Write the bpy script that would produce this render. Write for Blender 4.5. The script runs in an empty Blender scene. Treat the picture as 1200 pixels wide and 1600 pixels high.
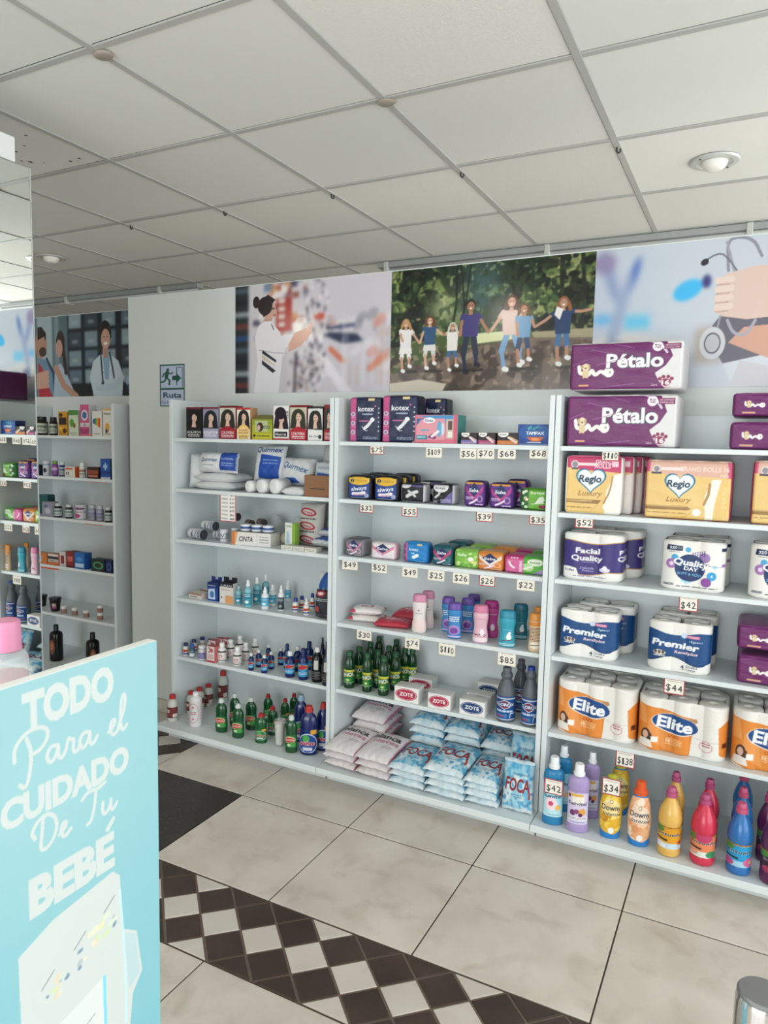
import bpy, math, random
import numpy as np
from mathutils import Vector, Matrix

# ------------------------------------------------------------------ scene, camera, light
scene = bpy.context.scene
COL = scene.collection
scene.view_settings.view_transform = 'Standard'
scene.view_settings.look = 'None'
scene.view_settings.exposure = 0.0
scene.view_settings.gamma = 1.0
scene.view_settings.use_curve_mapping = False

CAM_Z = 1.38424
CEIL = 2.47126


def look_axes(yaw, pitch, roll):
    cy, sy, cp, sp = math.cos(yaw), math.sin(yaw), math.cos(pitch), math.sin(pitch)
    fwd = Vector((-sy * cp, cy * cp, sp))
    right = Vector((cy, sy, 0))
    up = right.cross(fwd)
    cr, sr = math.cos(roll), math.sin(roll)
    return right * cr + up * sr, up * cr - right * sr, fwd


cam_data = bpy.data.cameras.new('camera')
cam = bpy.data.objects.new('camera', cam_data)
COL.objects.link(cam)
rgt, upv, fwd = look_axes(0.474159, -0.097214, 0.021093)
M = Matrix((rgt, upv, -fwd)).transposed().to_4x4()
M.translation = Vector((0, 0, CAM_Z))
cam.matrix_world = M
cam_data.sensor_fit = 'VERTICAL'
cam_data.sensor_height = 36
cam_data.sensor_width = 27
cam_data.lens = 1114.03 / 1600 * 36
cam_data.clip_start = 0.05
scene.camera = cam

world = bpy.data.worlds.new('daylight')
scene.world = world
world.use_nodes = True
bg = world.node_tree.nodes['Background']
bg.inputs[0].default_value = (0.80, 0.90, 1.0, 1)
bg.inputs[1].default_value = 1.2


def area(name, loc, target, sx, sy, power, color):
    d = bpy.data.lights.new(name, 'AREA')
    d.shape = 'RECTANGLE'
    d.size, d.size_y, d.energy, d.color = sx, sy, power, color
    o = bpy.data.objects.new(name, d)
    COL.objects.link(o)
    o.location = loc
    o.rotation_euler = (Vector(target) - Vector(loc)).to_track_quat('-Z', 'Y').to_euler()
    return o


# daylight entering by the glazed shop front behind the camera and by the glazed side
area('daylight_shop_front', (-1.0, -2.75, 1.15), (-1.0, 3, 2.0), 3.6, 2.1, 108, (0.97, 1.0, 0.99))
area('daylight_side_window', (2.75, 0.45, 1.15), (-3, 0.45, 1.0), 4.6, 2.1, 74, (0.95, 1.0, 1.0))
area('daylight_rear_window', (2.75, 4.2, 1.15), (-3, 4.2, 2.6), 2.5, 2.1, 70, (1.0, 0.99, 0.96))

scene.cycles.max_bounces = 8
scene.cycles.diffuse_bounces = 4
scene.cycles.glossy_bounces = 4
scene.cycles.transmission_bounces = 6
scene.cycles.transparent_max_bounces = 8
scene.cycles.caustics_reflective = False
scene.cycles.caustics_refractive = False
scene.cycles.sample_clamp_indirect = 4.0
scene.cycles.use_denoising = True

rng = random.Random(11)
nrs = np.random.RandomState(5)

# ------------------------------------------------------------------ materials


def srgb(h):
    if not isinstance(h, str):
        return np.array(h, float)
    h = h.lstrip('#')
    return np.array([int(h[i:i + 2], 16) for i in (0, 2, 4)]) / 255.0


def lin(c):
    c = np.asarray(c, float)
    return np.where(c <= 0.04045, c / 12.92, ((c + 0.055) / 1.055) ** 2.4)


_mats = {}


def mat(c, rough=0.5, metal=0.0, trans=0.0, alpha=1.0, coat=0.0, ior=1.45, emit=0.0):
    key = (c, rough, metal, trans, alpha, coat, ior, emit)
    if key in _mats:
        return _mats[key]
    m = bpy.data.materials.new('paint_' + str(len(_mats)))
    m.use_nodes = True
    nt = m.node_tree
    b = nt.nodes['Principled BSDF']
    b.inputs['Base Color'].default_value = (*lin(srgb(c)), 1)
    b.inputs['Roughness'].default_value = rough
    b.inputs['Metallic'].default_value = metal
    b.inputs['Transmission Weight'].default_value = trans
    b.inputs['Alpha'].default_value = alpha
    b.inputs['Coat Weight'].default_value = coat
    b.inputs['IOR'].default_value = ior
    if emit:
        b.inputs['Emission Color'].default_value = (*lin(srgb(c)), 1)
        b.inputs['Emission Strength'].default_value = emit
    # faint wear: a little noise in the gloss
    if trans == 0 and not emit:
        n = nt.nodes.new('ShaderNodeTexNoise')
        n.inputs['Scale'].default_value = 35
        r = nt.nodes.new('ShaderNodeMapRange')
        r.inputs['To Min'].default_value = max(0.02, rough - 0.06)
        r.inputs['To Max'].default_value = min(1, rough + 0.06)
        nt.links.new(n.outputs[0], r.inputs['Value'])
        nt.links.new(r.outputs[0], b.inputs['Roughness'])
    _mats[key] = m
    return m


def print_mat(name, rough=0.45, coat=0.0, bump=0.0, bscale=60.0):
    m = bpy.data.materials.new(name)
    m.use_nodes = True
    nt = m.node_tree
    b = nt.nodes['Principled BSDF']
    a = nt.nodes.new('ShaderNodeVertexColor')
    a.layer_name = 'Col'
    nt.links.new(a.outputs[0], b.inputs['Base Color'])
    b.inputs['Roughness'].default_value = rough
    b.inputs['Coat Weight'].default_value = coat
    b.inputs['Specular IOR Level'].default_value = 0.35
    if bump:
        n = nt.nodes.new('ShaderNodeTexNoise')
        n.inputs['Scale'].default_value = bscale
        n.inputs['Detail'].default_value = 3
        bp = nt.nodes.new('ShaderNodeBump')
        bp.inputs['Strength'].default_value = bump
        bp.inputs['Distance'].default_value = 0.004
        nt.links.new(n.outputs[0], bp.inputs['Height'])
        nt.links.new(bp.outputs[0], b.inputs['Normal'])
    return m


PM_CARD = print_mat('printed_carton', 0.42)
PM_FILM = print_mat('printed_film', 0.3, 0.0, 0.3, 45)
PM_BAG = print_mat('printed_bag', 0.34, 0.0, 0.5, 40)
PM_PAPER = print_mat('printed_paper', 0.7)
PM_POSTER = print_mat('printed_vinyl', 0.15, 0.0, 0.03, 120)
PM_SIGN = print_mat('printed_board', 0.5)
PM_PLASTIC = print_mat('printed_plastic', 0.3)

# ------------------------------------------------------------------ flat print: a small scan converter
_glyphs = {}


def outline(s, bold):
    k = (s, bold)
    if k in _glyphs:
        return _glyphs[k]
    cu = bpy.data.curves.new('type', 'FONT')
    cu.body = s
    cu.resolution_u = 3
    cu.offset = bold
    o = bpy.data.objects.new('type', cu)
    COL.objects.link(o)
    dg = bpy.context.evaluated_depsgraph_get()
    ev = o.evaluated_get(dg)
    me = ev.to_mesh()
    v = np.empty(len(me.vertices) * 3)
    me.vertices.foreach_get('co', v)
    v = v.reshape(-1, 3)[:, :2]
    nl = len(me.loops)
    le = np.empty(nl, int)
    me.loops.foreach_get('edge_index', le)
    cnt = np.bincount(le, minlength=len(me.edges))
    ed = np.empty(len(me.edges) * 2, int)
    me.edges.foreach_get('vertices', ed)
    ed = ed.reshape(-1, 2)[cnt == 1]
    ev.to_mesh_clear()
    bpy.data.objects.remove(o)
    bpy.data.curves.remove(cu)
    seg = np.hstack([v[ed[:, 0]], v[ed[:, 1]]]) if len(ed) else np.zeros((0, 4))
    _glyphs[k] = seg
    return seg


class Cv:
    """A sheet of print: x to the right 0..1, y up 0..1."""
    S = 2

    def __init__(s, w, h, bg='ffffff'):
        s.w, s.h = max(4, int(w)), max(4, int(h))
        s.W, s.H = s.w * s.S, s.h * s.S
        s.a = np.empty((s.H, s.W, 3))
        s.a[:] = srgb(bg)
        s.asp = s.w / s.h

    def mask(s, e):
        if len(e) == 0:
            return None
        y0, y1 = np.minimum(e[:, 1], e[:, 3]), np.maximum(e[:, 1], e[:, 3])
        r0 = np.clip(np.ceil(y0 - 0.5).astype(int), 0, s.H)
        r1 = np.clip(np.ceil(y1 - 0.5).astype(int), 0, s.H)
        n = r1 - r0
        ok = n > 0
        e, r0, n = e[ok], r0[ok], n[ok]
        if len(e) == 0:
            return None
        idx = np.repeat(np.arange(len(e)), n)
        off = np.arange(n.sum()) - np.repeat(np.cumsum(n) - n, n)
        rows = r0[idx] + off
        t = (rows + 0.5 - e[idx, 1]) / (e[idx, 3] - e[idx, 1])
        xs = e[idx, 0] + t * (e[idx, 2] - e[idx, 0])
        c = np.clip(np.ceil(xs - 0.5).astype(int), 0, s.W)
        ra, rb = rows.min(), rows.max() + 1
        d = np.zeros((rb - ra, s.W + 1), int)
        np.add.at(d, (rows - ra, c), 1)
        return ra, rb, (np.cumsum(d, 1)[:, :s.W] % 2).astype(bool)

    def fill(s, e, col, al=1.0):
        m = s.mask(e)
        if m:
            ra, rb, k = m
            v = s.a[ra:rb]
            v[k] = v[k] * (1 - al) + srgb(col) * al
        return s

    def px(s, pts):
        p = np.asarray(pts, float)
        return np.stack([p[:, 0] * s.W, (1 - p[:, 1]) * s.H], 1)

    def poly(s, pts, col, al=1.0):
        p = s.px(pts)
        return s.fill(np.hstack([p, np.roll(p, -1, 0)]), col, al)

    def rect(s, x0, y0, x1, y1, col, al=1.0):
        return s.poly([(x0, y0), (x1, y0), (x1, y1), (x0, y1)], col, al)

    def ell(s, cx, cy, rx, ry=None, col='ffffff', rot=0, al=1.0):
        ry = rx * s.asp if ry is None else ry
        t = np.linspace(0, 2 * np.pi, 40)[:-1]
        X, Y = rx * np.cos(t), ry * np.sin(t) / s.asp
        r = math.radians(rot)
        return s.poly(np.stack([cx + X * math.cos(r) - Y * math.sin(r), cy + (X * math.sin(r) + Y * math.cos(r)) * s.asp], 1), col, al)

    def line(s, pts, wd, col, smooth=0):
        p = np.asarray(pts, float)
        if smooth:
            for _ in range(smooth):
                u, v = 0.75 * p[:-1] + 0.25 * p[1:], 0.25 * p[:-1] + 0.75 * p[1:]
                p = np.vstack([p[:1], np.stack([u, v], 1).reshape(-1, 2), p[-1:]])
        p = s.px(p)
        hw = wd * s.W / 2
        for i in range(len(p) - 1):
            d = p[i + 1] - p[i]
            L = np.hypot(*d)
            if L < 1e-6:
                continue
            n = np.array([-d[1], d[0]]) / L * hw
            q = np.array([p[i] + n, p[i + 1] + n, p[i + 1] - n, p[i] - n])
            s.fill(np.hstack([q, np.roll(q, -1, 0)]), col)
        t = np.linspace(0, 2 * np.pi, 13)[:-1]
        for c in p:
            q = c + hw * np.stack([np.cos(t), np.sin(t)], 1)
            s.fill(np.hstack([q, np.roll(q, -1, 0)]), col)
        return s

    def t(s, txt, cx, cy, h, col='ffffff', bold=0.015, w=None, it=0.0, rot=0, al=1.0, edge=None, ew=0.03):
        """lettering centred on cx, cy; h is the height of a capital as a share of the sheet height"""
        if edge:
            s.t(txt, cx, cy, h, edge, bold + ew, w, it, rot, al)
        g = outline(txt, bold)
        if len(g) == 0:
            return s
        g = g.copy()
        k = h * s.H / 0.69
        xs = np.concatenate([g[:, 0], g[:, 2]])
        x0, x1 = xs.min(), xs.max()
        kx = k
        if w is not None:
            kx = min(k * 1.6, w * s.W / (x1 - x0))
            if kx < k * 0.55 and len(txt) > 1:
                k = kx / 0.55
        r = math.radians(rot)
        out = np.empty_like(g)
        for a, b in ((0, 1), (2, 3)):
            X = (g[:, a] - (x0 + x1) / 2) * kx
            Y = (g[:, b] - 0.345) * k
            X = X + it * Y
            out[:, a] = cx * s.W + X * math.cos(r) - Y * math.sin(r)
            out[:, b] = (1 - cy) * s.H - (X * math.sin(r) + Y * math.cos(r))
        return s.fill(out, col, al)

    def speck(s, amp, size=6, seed=0):
        r = np.random.RandomState(seed)
        hh, ww = max(2, s.H // size + 2), max(2, s.W // size + 2)
        n = r.rand(hh, ww)
        yi, xi = np.linspace(0, hh - 1.01, s.H), np.linspace(0, ww - 1.01, s.W)
        y0, x0 = yi.astype(int), xi.astype(int)
        fy, fx = (yi - y0)[:, None], (xi - x0)[None]
        N = (n[y0][:, x0] * (1 - fy) * (1 - fx) + n[y0 + 1][:, x0] * fy * (1 - fx) + n[y0][:, x0 + 1] * (1 - fy) * fx + n[y0 + 1][:, x0 + 1] * fy * fx)
        return N

    def blend(s, N, col):
        s.a = s.a * (1 - N[..., None]) + srgb(col) * N[..., None]
        return s

    def grad(s, c0, c1, vert=True):
        t = np.linspace(0, 1, s.H)[:, None, None] if vert else np.linspace(0, 1, s.W)[None, :, None]
        s.a = np.broadcast_to(srgb(c0) * (1 - t) + srgb(c1) * t, s.a.shape).copy()
        return s

    def lines(s, x0, x1, y0, y1, n, col, wd=0.4, al=1.0, seed=1):
        """small print: rows of short dashes"""
        r = random.Random(seed)
        for i in range(n):
            y = y0 + (y1 - y0) * (i + 0.5) / n
            hh = (y1 - y0) / n * wd / 2
            x = x0
            while x < x1:
                l = (x1 - x0) * r.uniform(0.08, 0.25)
                s.rect(x, y - hh, min(x + l, x1), y + hh, col, al)
                x += l + (x1 - x0) * 0.03
        return s

    def blur(s, r):
        r = int(r)
        for ax in (0, 1):
            for _ in range(2):
                p = [(0, 0)] * 3
                p[ax] = (r + 1, r)
                c = np.cumsum(np.pad(s.a, p, mode='edge'), ax)
                n = s.a.shape[ax]
                sl = [slice(None)] * 3
                sl[ax] = slice(2 * r + 1, 2 * r + 1 + n)
                s2 = [slice(None)] * 3
                s2[ax] = slice(0, n)
                s.a = (c[tuple(sl)] - c[tuple(s2)]) / (2 * r + 1)
        return s

    def out(s):
        """vertex colours, row 0 at the bottom"""
        a = s.a.reshape(s.h, s.S, s.w, s.S, 3).mean((1, 3))
        return lin(np.clip(a, 0, 1))[::-1]


# ------------------------------------------------------------------ meshes


class MB:
    def __init__(s):
        s.v, s.f, s.c, s.n = [], [], [], 0

    def add(s, v, f, c=None):
        v = np.asarray(v, float).reshape(-1, 3)
        s.v.append(v)
        s.f.extend([tuple(i + s.n for i in q) for q in f])
        c = np.ones(3) * 0.8 if c is None else np.asarray(c, float)
        s.c.append(np.broadcast_to(c, (len(v), 3)) if c.ndim == 1 else c.reshape(-1, 3))
        s.n += len(v)
        return s

    def grid(s, P, c=None, flip=False):
        m, n = P.shape[:2]
        i = np.arange((m - 1) * n).reshape(m - 1, n)[:, :-1].ravel()
        q = np.stack([i, i + 1, i + n + 1, i + n], 1)
        if flip:
            q = q[:, ::-1]
        return s.add(P.reshape(-1, 3), q.tolist(), c)

    def box(s, x0, x1, y0, y1, z0, z1, c=None):
        v = [(x, y, z) for z in (z0, z1) for y in (y0, y1) for x in (x0, x1)]
        return s.add(v, [(0, 2, 3, 1), (4, 5, 7, 6), (0, 1, 5, 4), (1, 3, 7, 5), (3, 2, 6, 7), (2, 0, 4, 6)], c)

    def bevel_box(s, x0, x1, y0, y1, z0, z1, b):
        """box with chamfered edges"""
        cx, cy, cz = (x0 + x1) / 2, (y0 + y1) / 2, (z0 + z1) / 2
        h = np.array([(x1 - x0) / 2, (y1 - y0) / 2, (z1 - z0) / 2])
        b = min(b, h.min() * 0.8)
        vs, idx = [], {}
        for sx in (-1, 1):
            for sy in (-1, 1):
                for sz in (-1, 1):
                    for a in range(3):
                        q = np.array([sx, sy, sz], float) * (h - b)
                        q[a] += b * (sx, sy, sz)[a]
                        idx[(sx, sy, sz, a)] = len(vs)
                        vs.append(q + (cx, cy, cz))
        f = []
        for a in range(3):
            o = [i for i in range(3) if i != a]
            for sg in (-1, 1):
                r = []
                for u, w in ((-1, -1), (1, -1), (1, 1), (-1, 1)):
                    k = [0, 0, 0]
                    k[a], k[o[0]], k[o[1]] = sg, u, w
                    r.append(idx[(*k, a)])
                f.append(r if (sg > 0) == (a != 1) else r[::-1])
            for u in (-1, 1):
                for w in (-1, 1):
                    k0, k1 = [0, 0, 0], [0, 0, 0]
                    k0[a], k1[a] = -1, 1
                    for k in (k0, k1):
                        k[o[0]], k[o[1]] = u, w
                    r = [idx[(*k0, o[0])], idx[(*k0, o[1])], idx[(*k1, o[1])], idx[(*k1, o[0])]]
                    f.append(r if (u * w > 0) == (a != 1) else r[::-1])
        for sx in (-1, 1):
            for sy in (-1, 1):
                for sz in (-1, 1):
                    r = [idx[(sx, sy, sz, a)] for a in range(3)]
                    f.append(r if sx * sy * sz > 0 else r[::-1])
        return s.add(vs, f)

    def lathe(s, prof, n=24, sx=1.0, sy=1.0, c=None, x=0, y=0, z=0):
        p = np.asarray(prof, float)
        t = np.linspace(0, 2 * np.pi, n + 1)
        P = np.empty((len(p), n + 1, 3))
        P[..., 0] = x + p[:, :1] * np.sin(t) * sx
        P[..., 1] = y - p[:, :1] * np.cos(t) * sy
        P[..., 2] = z + p[:, 1:]
        m = len(p)
        f = []
        for i in range(m - 1):
            for j in range(n):
                a, b = i * n + j, i * n + (j + 1) % n
                f.append((a, b, b + n, a + n))
        V = P[:, :n].reshape(-1, 3)
        extra = []
        if p[0, 0] > 1e-6:
            f.append(tuple(range(n))[::-1])
        if p[-1, 0] > 1e-6:
            f.append(tuple((m - 1) * n + j for j in range(n)))
        return s.add(V, f, c)

    def tube(s, pts, r, n=8, c=None, cap=True):
        P = [Vector(q) for q in pts]
        rings, f = [], []
        prev = None
        for i, q in enumerate(P):
            d = (P[min(i + 1, len(P) - 1)] - P[max(i - 1, 0)]).normalized()
            ref = prev if prev else (Vector((0, 0, 1)) if abs(d.z) < 0.9 else Vector((1, 0, 0)))
            a = d.cross(ref).normalized()
            b = a.cross(d).normalized()
            prev = b
            rr = r[i] if hasattr(r, '__len__') else r
            rings += [q + (a * math.cos(2 * math.pi * k / n) + b * math.sin(2 * math.pi * k / n)) * rr for k in range(n)]
        for i in range(len(P) - 1):
            for k in range(n):
                f.append((i * n + k, i * n + (k + 1) % n, (i + 1) * n + (k + 1) % n, (i + 1) * n + k))
        if cap:
            f.append(tuple(range(n))[::-1])
            f.append(tuple((len(P) - 1) * n + k for k in range(n)))
        return s.add([tuple(q) for q in rings], f, c)

    def mesh(s, name, material, smooth=False):
        me = bpy.data.meshes.new(name)
        V = np.vstack(s.v)
        me.from_pydata(V.tolist(), [], s.f)
        ca = me.color_attributes.new('Col', 'FLOAT_COLOR', 'POINT')
        c4 = np.ones((len(V), 4), np.float32)
        c4[:, :3] = np.vstack(s.c)
        ca.data.foreach_set('color', c4.ravel())
        for m in (material if isinstance(material, (list, tuple)) else [material]):
            me.materials.append(m)
        if smooth:
            me.polygons.foreach_set('use_smooth', [True] * len(me.polygons))
            if smooth is not True:
                me.set_sharp_from_angle(angle=math.radians(smooth))
        me.update()
        return me


def ob(name, me, parent=None, loc=None, rz=None):
    o = bpy.data.objects.new(name, me)
    COL.objects.link(o)
    if parent:
        o.parent = parent
    if loc is not None:
        o.location = loc
    if rz:
        o.rotation_euler = (0, 0, rz)
    return o


def tag(o, label, cat, group=None):
    o['label'], o['category'] = label, cat
    if group:
        o['group'] = group
    return o


def structure(o):
    o['kind'] = 'structure'
    return o


def empty(name, loc=(0, 0, 0), rz=0):
    o = bpy.data.objects.new(name, None)
    COL.objects.link(o)
    o.location = loc
    o.rotation_euler = (0, 0, rz)
    return o


def rbox(w, d, h, front=None, right=None, side='ffffff', top=None, back=None, r=0.002, puff=0.0, spuff=0.0, name='carton', pm=None, tpuff=None, wr=0.0, left=None):
    """printed box or soft pack; footprint x -w/2..w/2, y 0..d (front at y=0), z 0..h"""
    mb = MB()
    hw = np.array([w / 2, d / 2, h / 2])
    r = min(r, hw.min() * 0.95)
    sidec = lin(srgb(side))
    topc = lin(srgb(top)) if top is not None else sidec
    backc = lin(srgb(back)) if back is not None else sidec
    tpuff = spuff if tpuff is None else tpuff

    def cs(half):
        e = min(0.9, r / half)
        base = [-1, -1 + e * 0.3, -1 + e, -0.5, 0, 0.5, 1 - e, 1 - e * 0.3, 1]
        if r < 0.004 and puff == 0 and spuff == 0:
            base = [-1, -1 + e * 0.5, -1 + e, 1 - e, 1 - e * 0.5, 1]
        return np.array(sorted(set(base)))

    def face(ax, sg, cvs, flat, pf):
        o = [(1, 2), (0, 2), (0, 1)][ax]
        if cvs is not None:
            c = cvs.out()
            m, n = c.shape[:2]
            U, Vv = np.linspace(-1, 1, n), np.linspace(-1, 1, m)
        else:
            c = flat
            U, Vv = cs(hw[o[0]]), cs(hw[o[1]])
        uu, vv = np.meshgrid(U, Vv)
        P = np.empty(uu.shape + (3,))
        P[..., o[0]] = uu * hw[o[0]]
        P[..., o[1]] = vv * hw[o[1]]
        P[..., ax] = sg * hw[ax]
        inner = np.clip(P, -(hw - r), hw - r)
        dd = P - inner
        L = np.maximum(np.linalg.norm(dd, axis=-1, keepdims=True), 1e-9)
        P = inner + dd / L * r
        P[..., ax] += sg * pf * (1 - uu ** 4) * (1 - vv ** 4)
        if wr:
            P[..., ax] += sg * wr * np.sin(uu * 7 + vv * 3 + ax) * np.sin(vv * 9 - uu * 2) * (1 - uu ** 4) * (1 - vv ** 4)
        P += (0, d / 2, h / 2)
        fl = (sg < 0) if ax in (0, 2) else (sg > 0)
        if ax == 1 and sg > 0 and cvs is not None:
            c = c[:, ::-1]
        mb.grid(P, c, flip=fl)

    face(1, -1, front, sidec, puff)
    face(1, 1, None, backc, puff)
    face(0, 1, right, sidec, spuff)
    face(0, -1, None, sidec if left is None else lin(srgb(left)), spuff)
    face(2, 1, None, topc, tpuff)
    face(2, -1, None, sidec, 0)
    return mb.mesh(name, pm or PM_CARD, smooth=50)


def pillow(w, l, t, top=None, side='ffffff', name='bag', pm=None, seed=0, nu=28, nv=36, lump=0.0, flat=0.6, edge=True):
    """a filled bag lying flat: x -w/2..w/2, y 0..l (front edge at y=0), z 0..t"""
    r = np.random.RandomState(seed)
    mb = MB()
    if top is not None:
        c = top.out()
        nv, nu = c.shape[0] - 1, c.shape[1] - 1
    else:
        c = lin(srgb(side))
    U, V = np.linspace(-1, 1, nu + 1), np.linspace(-1, 1, nv + 1)
    uu, vv = np.meshgrid(U, V)
    ph = r.rand(8) * 6.28
    prof = (np.clip(1 - np.abs(uu) ** 3.2, 0, 1) ** 0.55) * (np.clip(1 - np.abs(vv) ** 3.6, 0, 1) ** 0.55)
    wr = 0.05 * np.sin(uu * 5 + ph[0] + vv * 2) * np.sin(vv * 4 + ph[1]) + 0.035 * np.sin(uu * 13 + ph[2]) * np.sin(vv * 9 + ph[3])
    edgew = 0.06 * np.sin(uu * 16 + ph[4]) * np.abs(vv) ** 6 + 0.05 * np.sin(vv * 15 + ph[5]) * np.abs(uu) ** 6
    x = uu * w / 2 * (1 - 0.035 * (1 - vv ** 2)) * (1 + 0.01 * np.sin(vv * 8 + ph[6]))
    y = (vv + 1) / 2 * l * 1.0 + 0.008 * l * np.sin(uu * 6 + ph[7]) * (np.abs(vv) ** 3)
    hz = prof * (1 + wr + lump * np.sin(uu * 8 + ph[1]) * np.sin(vv * 7 + ph[2]))
    zmid = 0.38
    zt = t * (zmid + (1 - zmid) * hz * (1.0) + edgew * 0.5)
    zb = t * np.maximum(zmid - zmid * np.minimum(1, prof * 1.25) + edgew * 0.4, 0)
    mb.grid(np.stack([x, y, zt], -1), c)
    k = max(1, nu // 14)
    sl = (slice(None, None, k), slice(None, None, k))

    def sub(a):
        ii = list(range(0, a.shape[0] - 1, k)) + [a.shape[0] - 1]
        jj = list(range(0, a.shape[1] - 1, k)) + [a.shape[1] - 1]
        return a[np.ix_(ii, jj)]
    mb.grid(np.stack([sub(x), sub(y), sub(zb)], -1), lin(srgb(side)), flip=True)
    # side skirt between upper and lower sheet
    per = [(0, j) for j in range(nu + 1)] + [(i, nu) for i in range(1, nv + 1)] + [(nv, j) for j in range(nu - 1, -1, -1)] + [(i, 0) for i in range(nv - 1, 0, -1)]
    ii, jj = np.array([p[0] for p in per]), np.array([p[1] for p in per])
    T = np.stack([x[ii, jj], y[ii, jj], zt[ii, jj]], -1)
    B = np.stack([x[ii, jj], y[ii, jj], zb[ii, jj]], -1)
    n = len(per)
    mb.add(np.vstack([T, B]), [(i, (i + 1) % n + 0, (i + 1) % n + n, i + n)[::-1] for i in range(n)][:], lin(srgb(side)))
    return mb.mesh(name, pm or PM_BAG, smooth=True)


def rprof(prof):
    p = np.asarray(prof, float)
    return lambda z: np.interp(z, p[:, 1], p[:, 0])


def wrap(cvs, prof, z0, z1, half, sx=1.0, sy=1.0, off=0.0006, name='label', pm=None):
    """label glued round a turned body, centred on the front"""
    c = cvs.out()
    m, n = c.shape[:2]
    p = np.asarray([q for i, q in enumerate(prof) if i == 0 or q[1] > prof[i - 1][1]], float)
    zz = np.linspace(z0, z1, m)
    a = np.linspace(-half, half, n)
    rr = np.interp(zz, p[:, 1], p[:, 0]) + off
    P = np.empty((m, n, 3))
    P[..., 0] = rr[:, None] * np.sin(a) * sx
    P[..., 1] = -rr[:, None] * np.cos(a) * sy
    P[..., 2] = zz[:, None]
    mb = MB().grid(P, c)
    return mb.mesh(name, pm or PM_PLASTIC, smooth=True)


def smooth_prof(pts, k=2):
    """round a turned profile by corner cutting, keeping both ends"""
    p = np.asarray(pts, float)
    for _ in range(k):
        q = [p[0]]
        for i in range(len(p) - 1):
            q += [0.78 * p[i] + 0.22 * p[i + 1], 0.22 * p[i] + 0.78 * p[i + 1]]
        q.append(p[-1])
        p = np.array(q)
    return [tuple(x) for x in p]


class Proto:
    """a kind of thing: shared meshes of its parts, copied as objects"""

    def __init__(s, name, cat, parts, dims):
        s.name, s.cat, s.parts, s.dims = name, cat, parts, dims

    def put(s, label, P, group=None, rz=0.0, d=None, tilt=None, cat=None):
        x, y, z, w, h = P
        w0, d0, h0 = s.dims
        sc = (w / w0, (d / d0 if d else w / w0), h / h0)
        if len(s.parts) == 1:
            root = ob(s.name, s.parts[0][1])
        else:
            root = empty(s.name)
            made = []
            for pn, me, par in s.parts:
                made.append(ob(pn, me, root if par is None else made[par]))
        root.location = (x, y, z)
        root.rotation_euler = (tilt or 0, 0, rz)
        root.scale = sc
        tag(root, label, cat or s.cat, group)
        return root


def box_proto(name, cat, w, d, h, **kw):
    return Proto(name, cat, [(name, rbox(w, d, h, name=name, **kw), None)], (w, d, h))

# ------------------------------------------------------------------ the setting
YW = 2.745          # face of the partition that carries the posters
YR = 2.995          # face of the recessed partition


def tex_mat(name, build):
    m = bpy.data.materials.new(name)
    m.use_nodes = True
    build(m.node_tree, m.node_tree.nodes['Principled BSDF'])
    return m


def stone(base, dark, spot, rough=0.35, spots=0.5):
    def f(nt, b):
        N = nt.nodes.new
        g = N('ShaderNodeNewGeometry')
        n1, n2, n3 = N('ShaderNodeTexNoise'), N('ShaderNodeTexNoise'), N('ShaderNodeTexNoise')
        n1.inputs['Scale'].default_value, n1.inputs['Detail'].default_value = 5.0, 6
        n2.inputs['Scale'].default_value, n2.inputs['Detail'].default_value = 9.0, 9
        n3.inputs['Scale'].default_value, n3.inputs['Detail'].default_value = 90.0, 3
        for n in (n1, n2, n3):
            nt.links.new(g.outputs['Position'], n.inputs['Vector'])
        n2.inputs['Distortion'].default_value = 0.5
        r1, r2, r3 = N('ShaderNodeValToRGB'), N('ShaderNodeValToRGB'), N('ShaderNodeValToRGB')
        r1.color_ramp.elements[0].position, r1.color_ramp.elements[1].position = 0.32, 0.68
        r1.color_ramp.elements[0].color = (*lin(srgb(dark)), 1)
        r1.color_ramp.elements[1].color = (*lin(srgb(base)), 1)
        r2.color_ramp.elements[0].position, r2.color_ramp.elements[1].position = 0.52, 0.80
        r2.color_ramp.elements[0].color = (0, 0, 0, 1)
        r2.color_ramp.elements[1].color = (spots, spots, spots, 1)
        mx = N('ShaderNodeMix')
        mx.data_type = 'RGBA'
        nt.links.new(r2.outputs[0], mx.inputs[0])
        nt.links.new(n1.outputs[0], r1.inputs[0])
        nt.links.new(n2.outputs[0], r2.inputs[0])
        nt.links.new(r1.outputs[0], mx.inputs[6])
        mx.inputs[7].default_value = (*lin(srgb(spot)), 1)
        oi = N('ShaderNodeObjectInfo')
        hs = N('ShaderNodeHueSaturation')
        mr = N('ShaderNodeMapRange')
        mr.inputs['To Min'].default_value, mr.inputs['To Max'].default_value = 0.95, 1.05
        nt.links.new(oi.outputs['Random'], mr.inputs['Value'])
        nt.links.new(mr.outputs[0], hs.inputs['Value'])
        nt.links.new(mx.outputs[2], hs.inputs['Color'])
        nt.links.new(hs.outputs[0], b.inputs['Base Color'])
        rr = N('ShaderNodeMapRange')
        rr.inputs['To Min'].default_value, rr.inputs['To Max'].default_value = rough - 0.1, rough + 0.12
        nt.links.new(n3.outputs[0], rr.inputs['Value'])
        nt.links.new(rr.outputs[0], b.inputs['Roughness'])
        bp = N('ShaderNodeBump')
        bp.inputs['Strength'].default_value = 0.05
        bp.inputs['Distance'].default_value = 0.002
        nt.links.new(n3.outputs[0], bp.inputs['Height'])
        nt.links.new(bp.outputs[0], b.inputs['Normal'])
    return f


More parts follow.
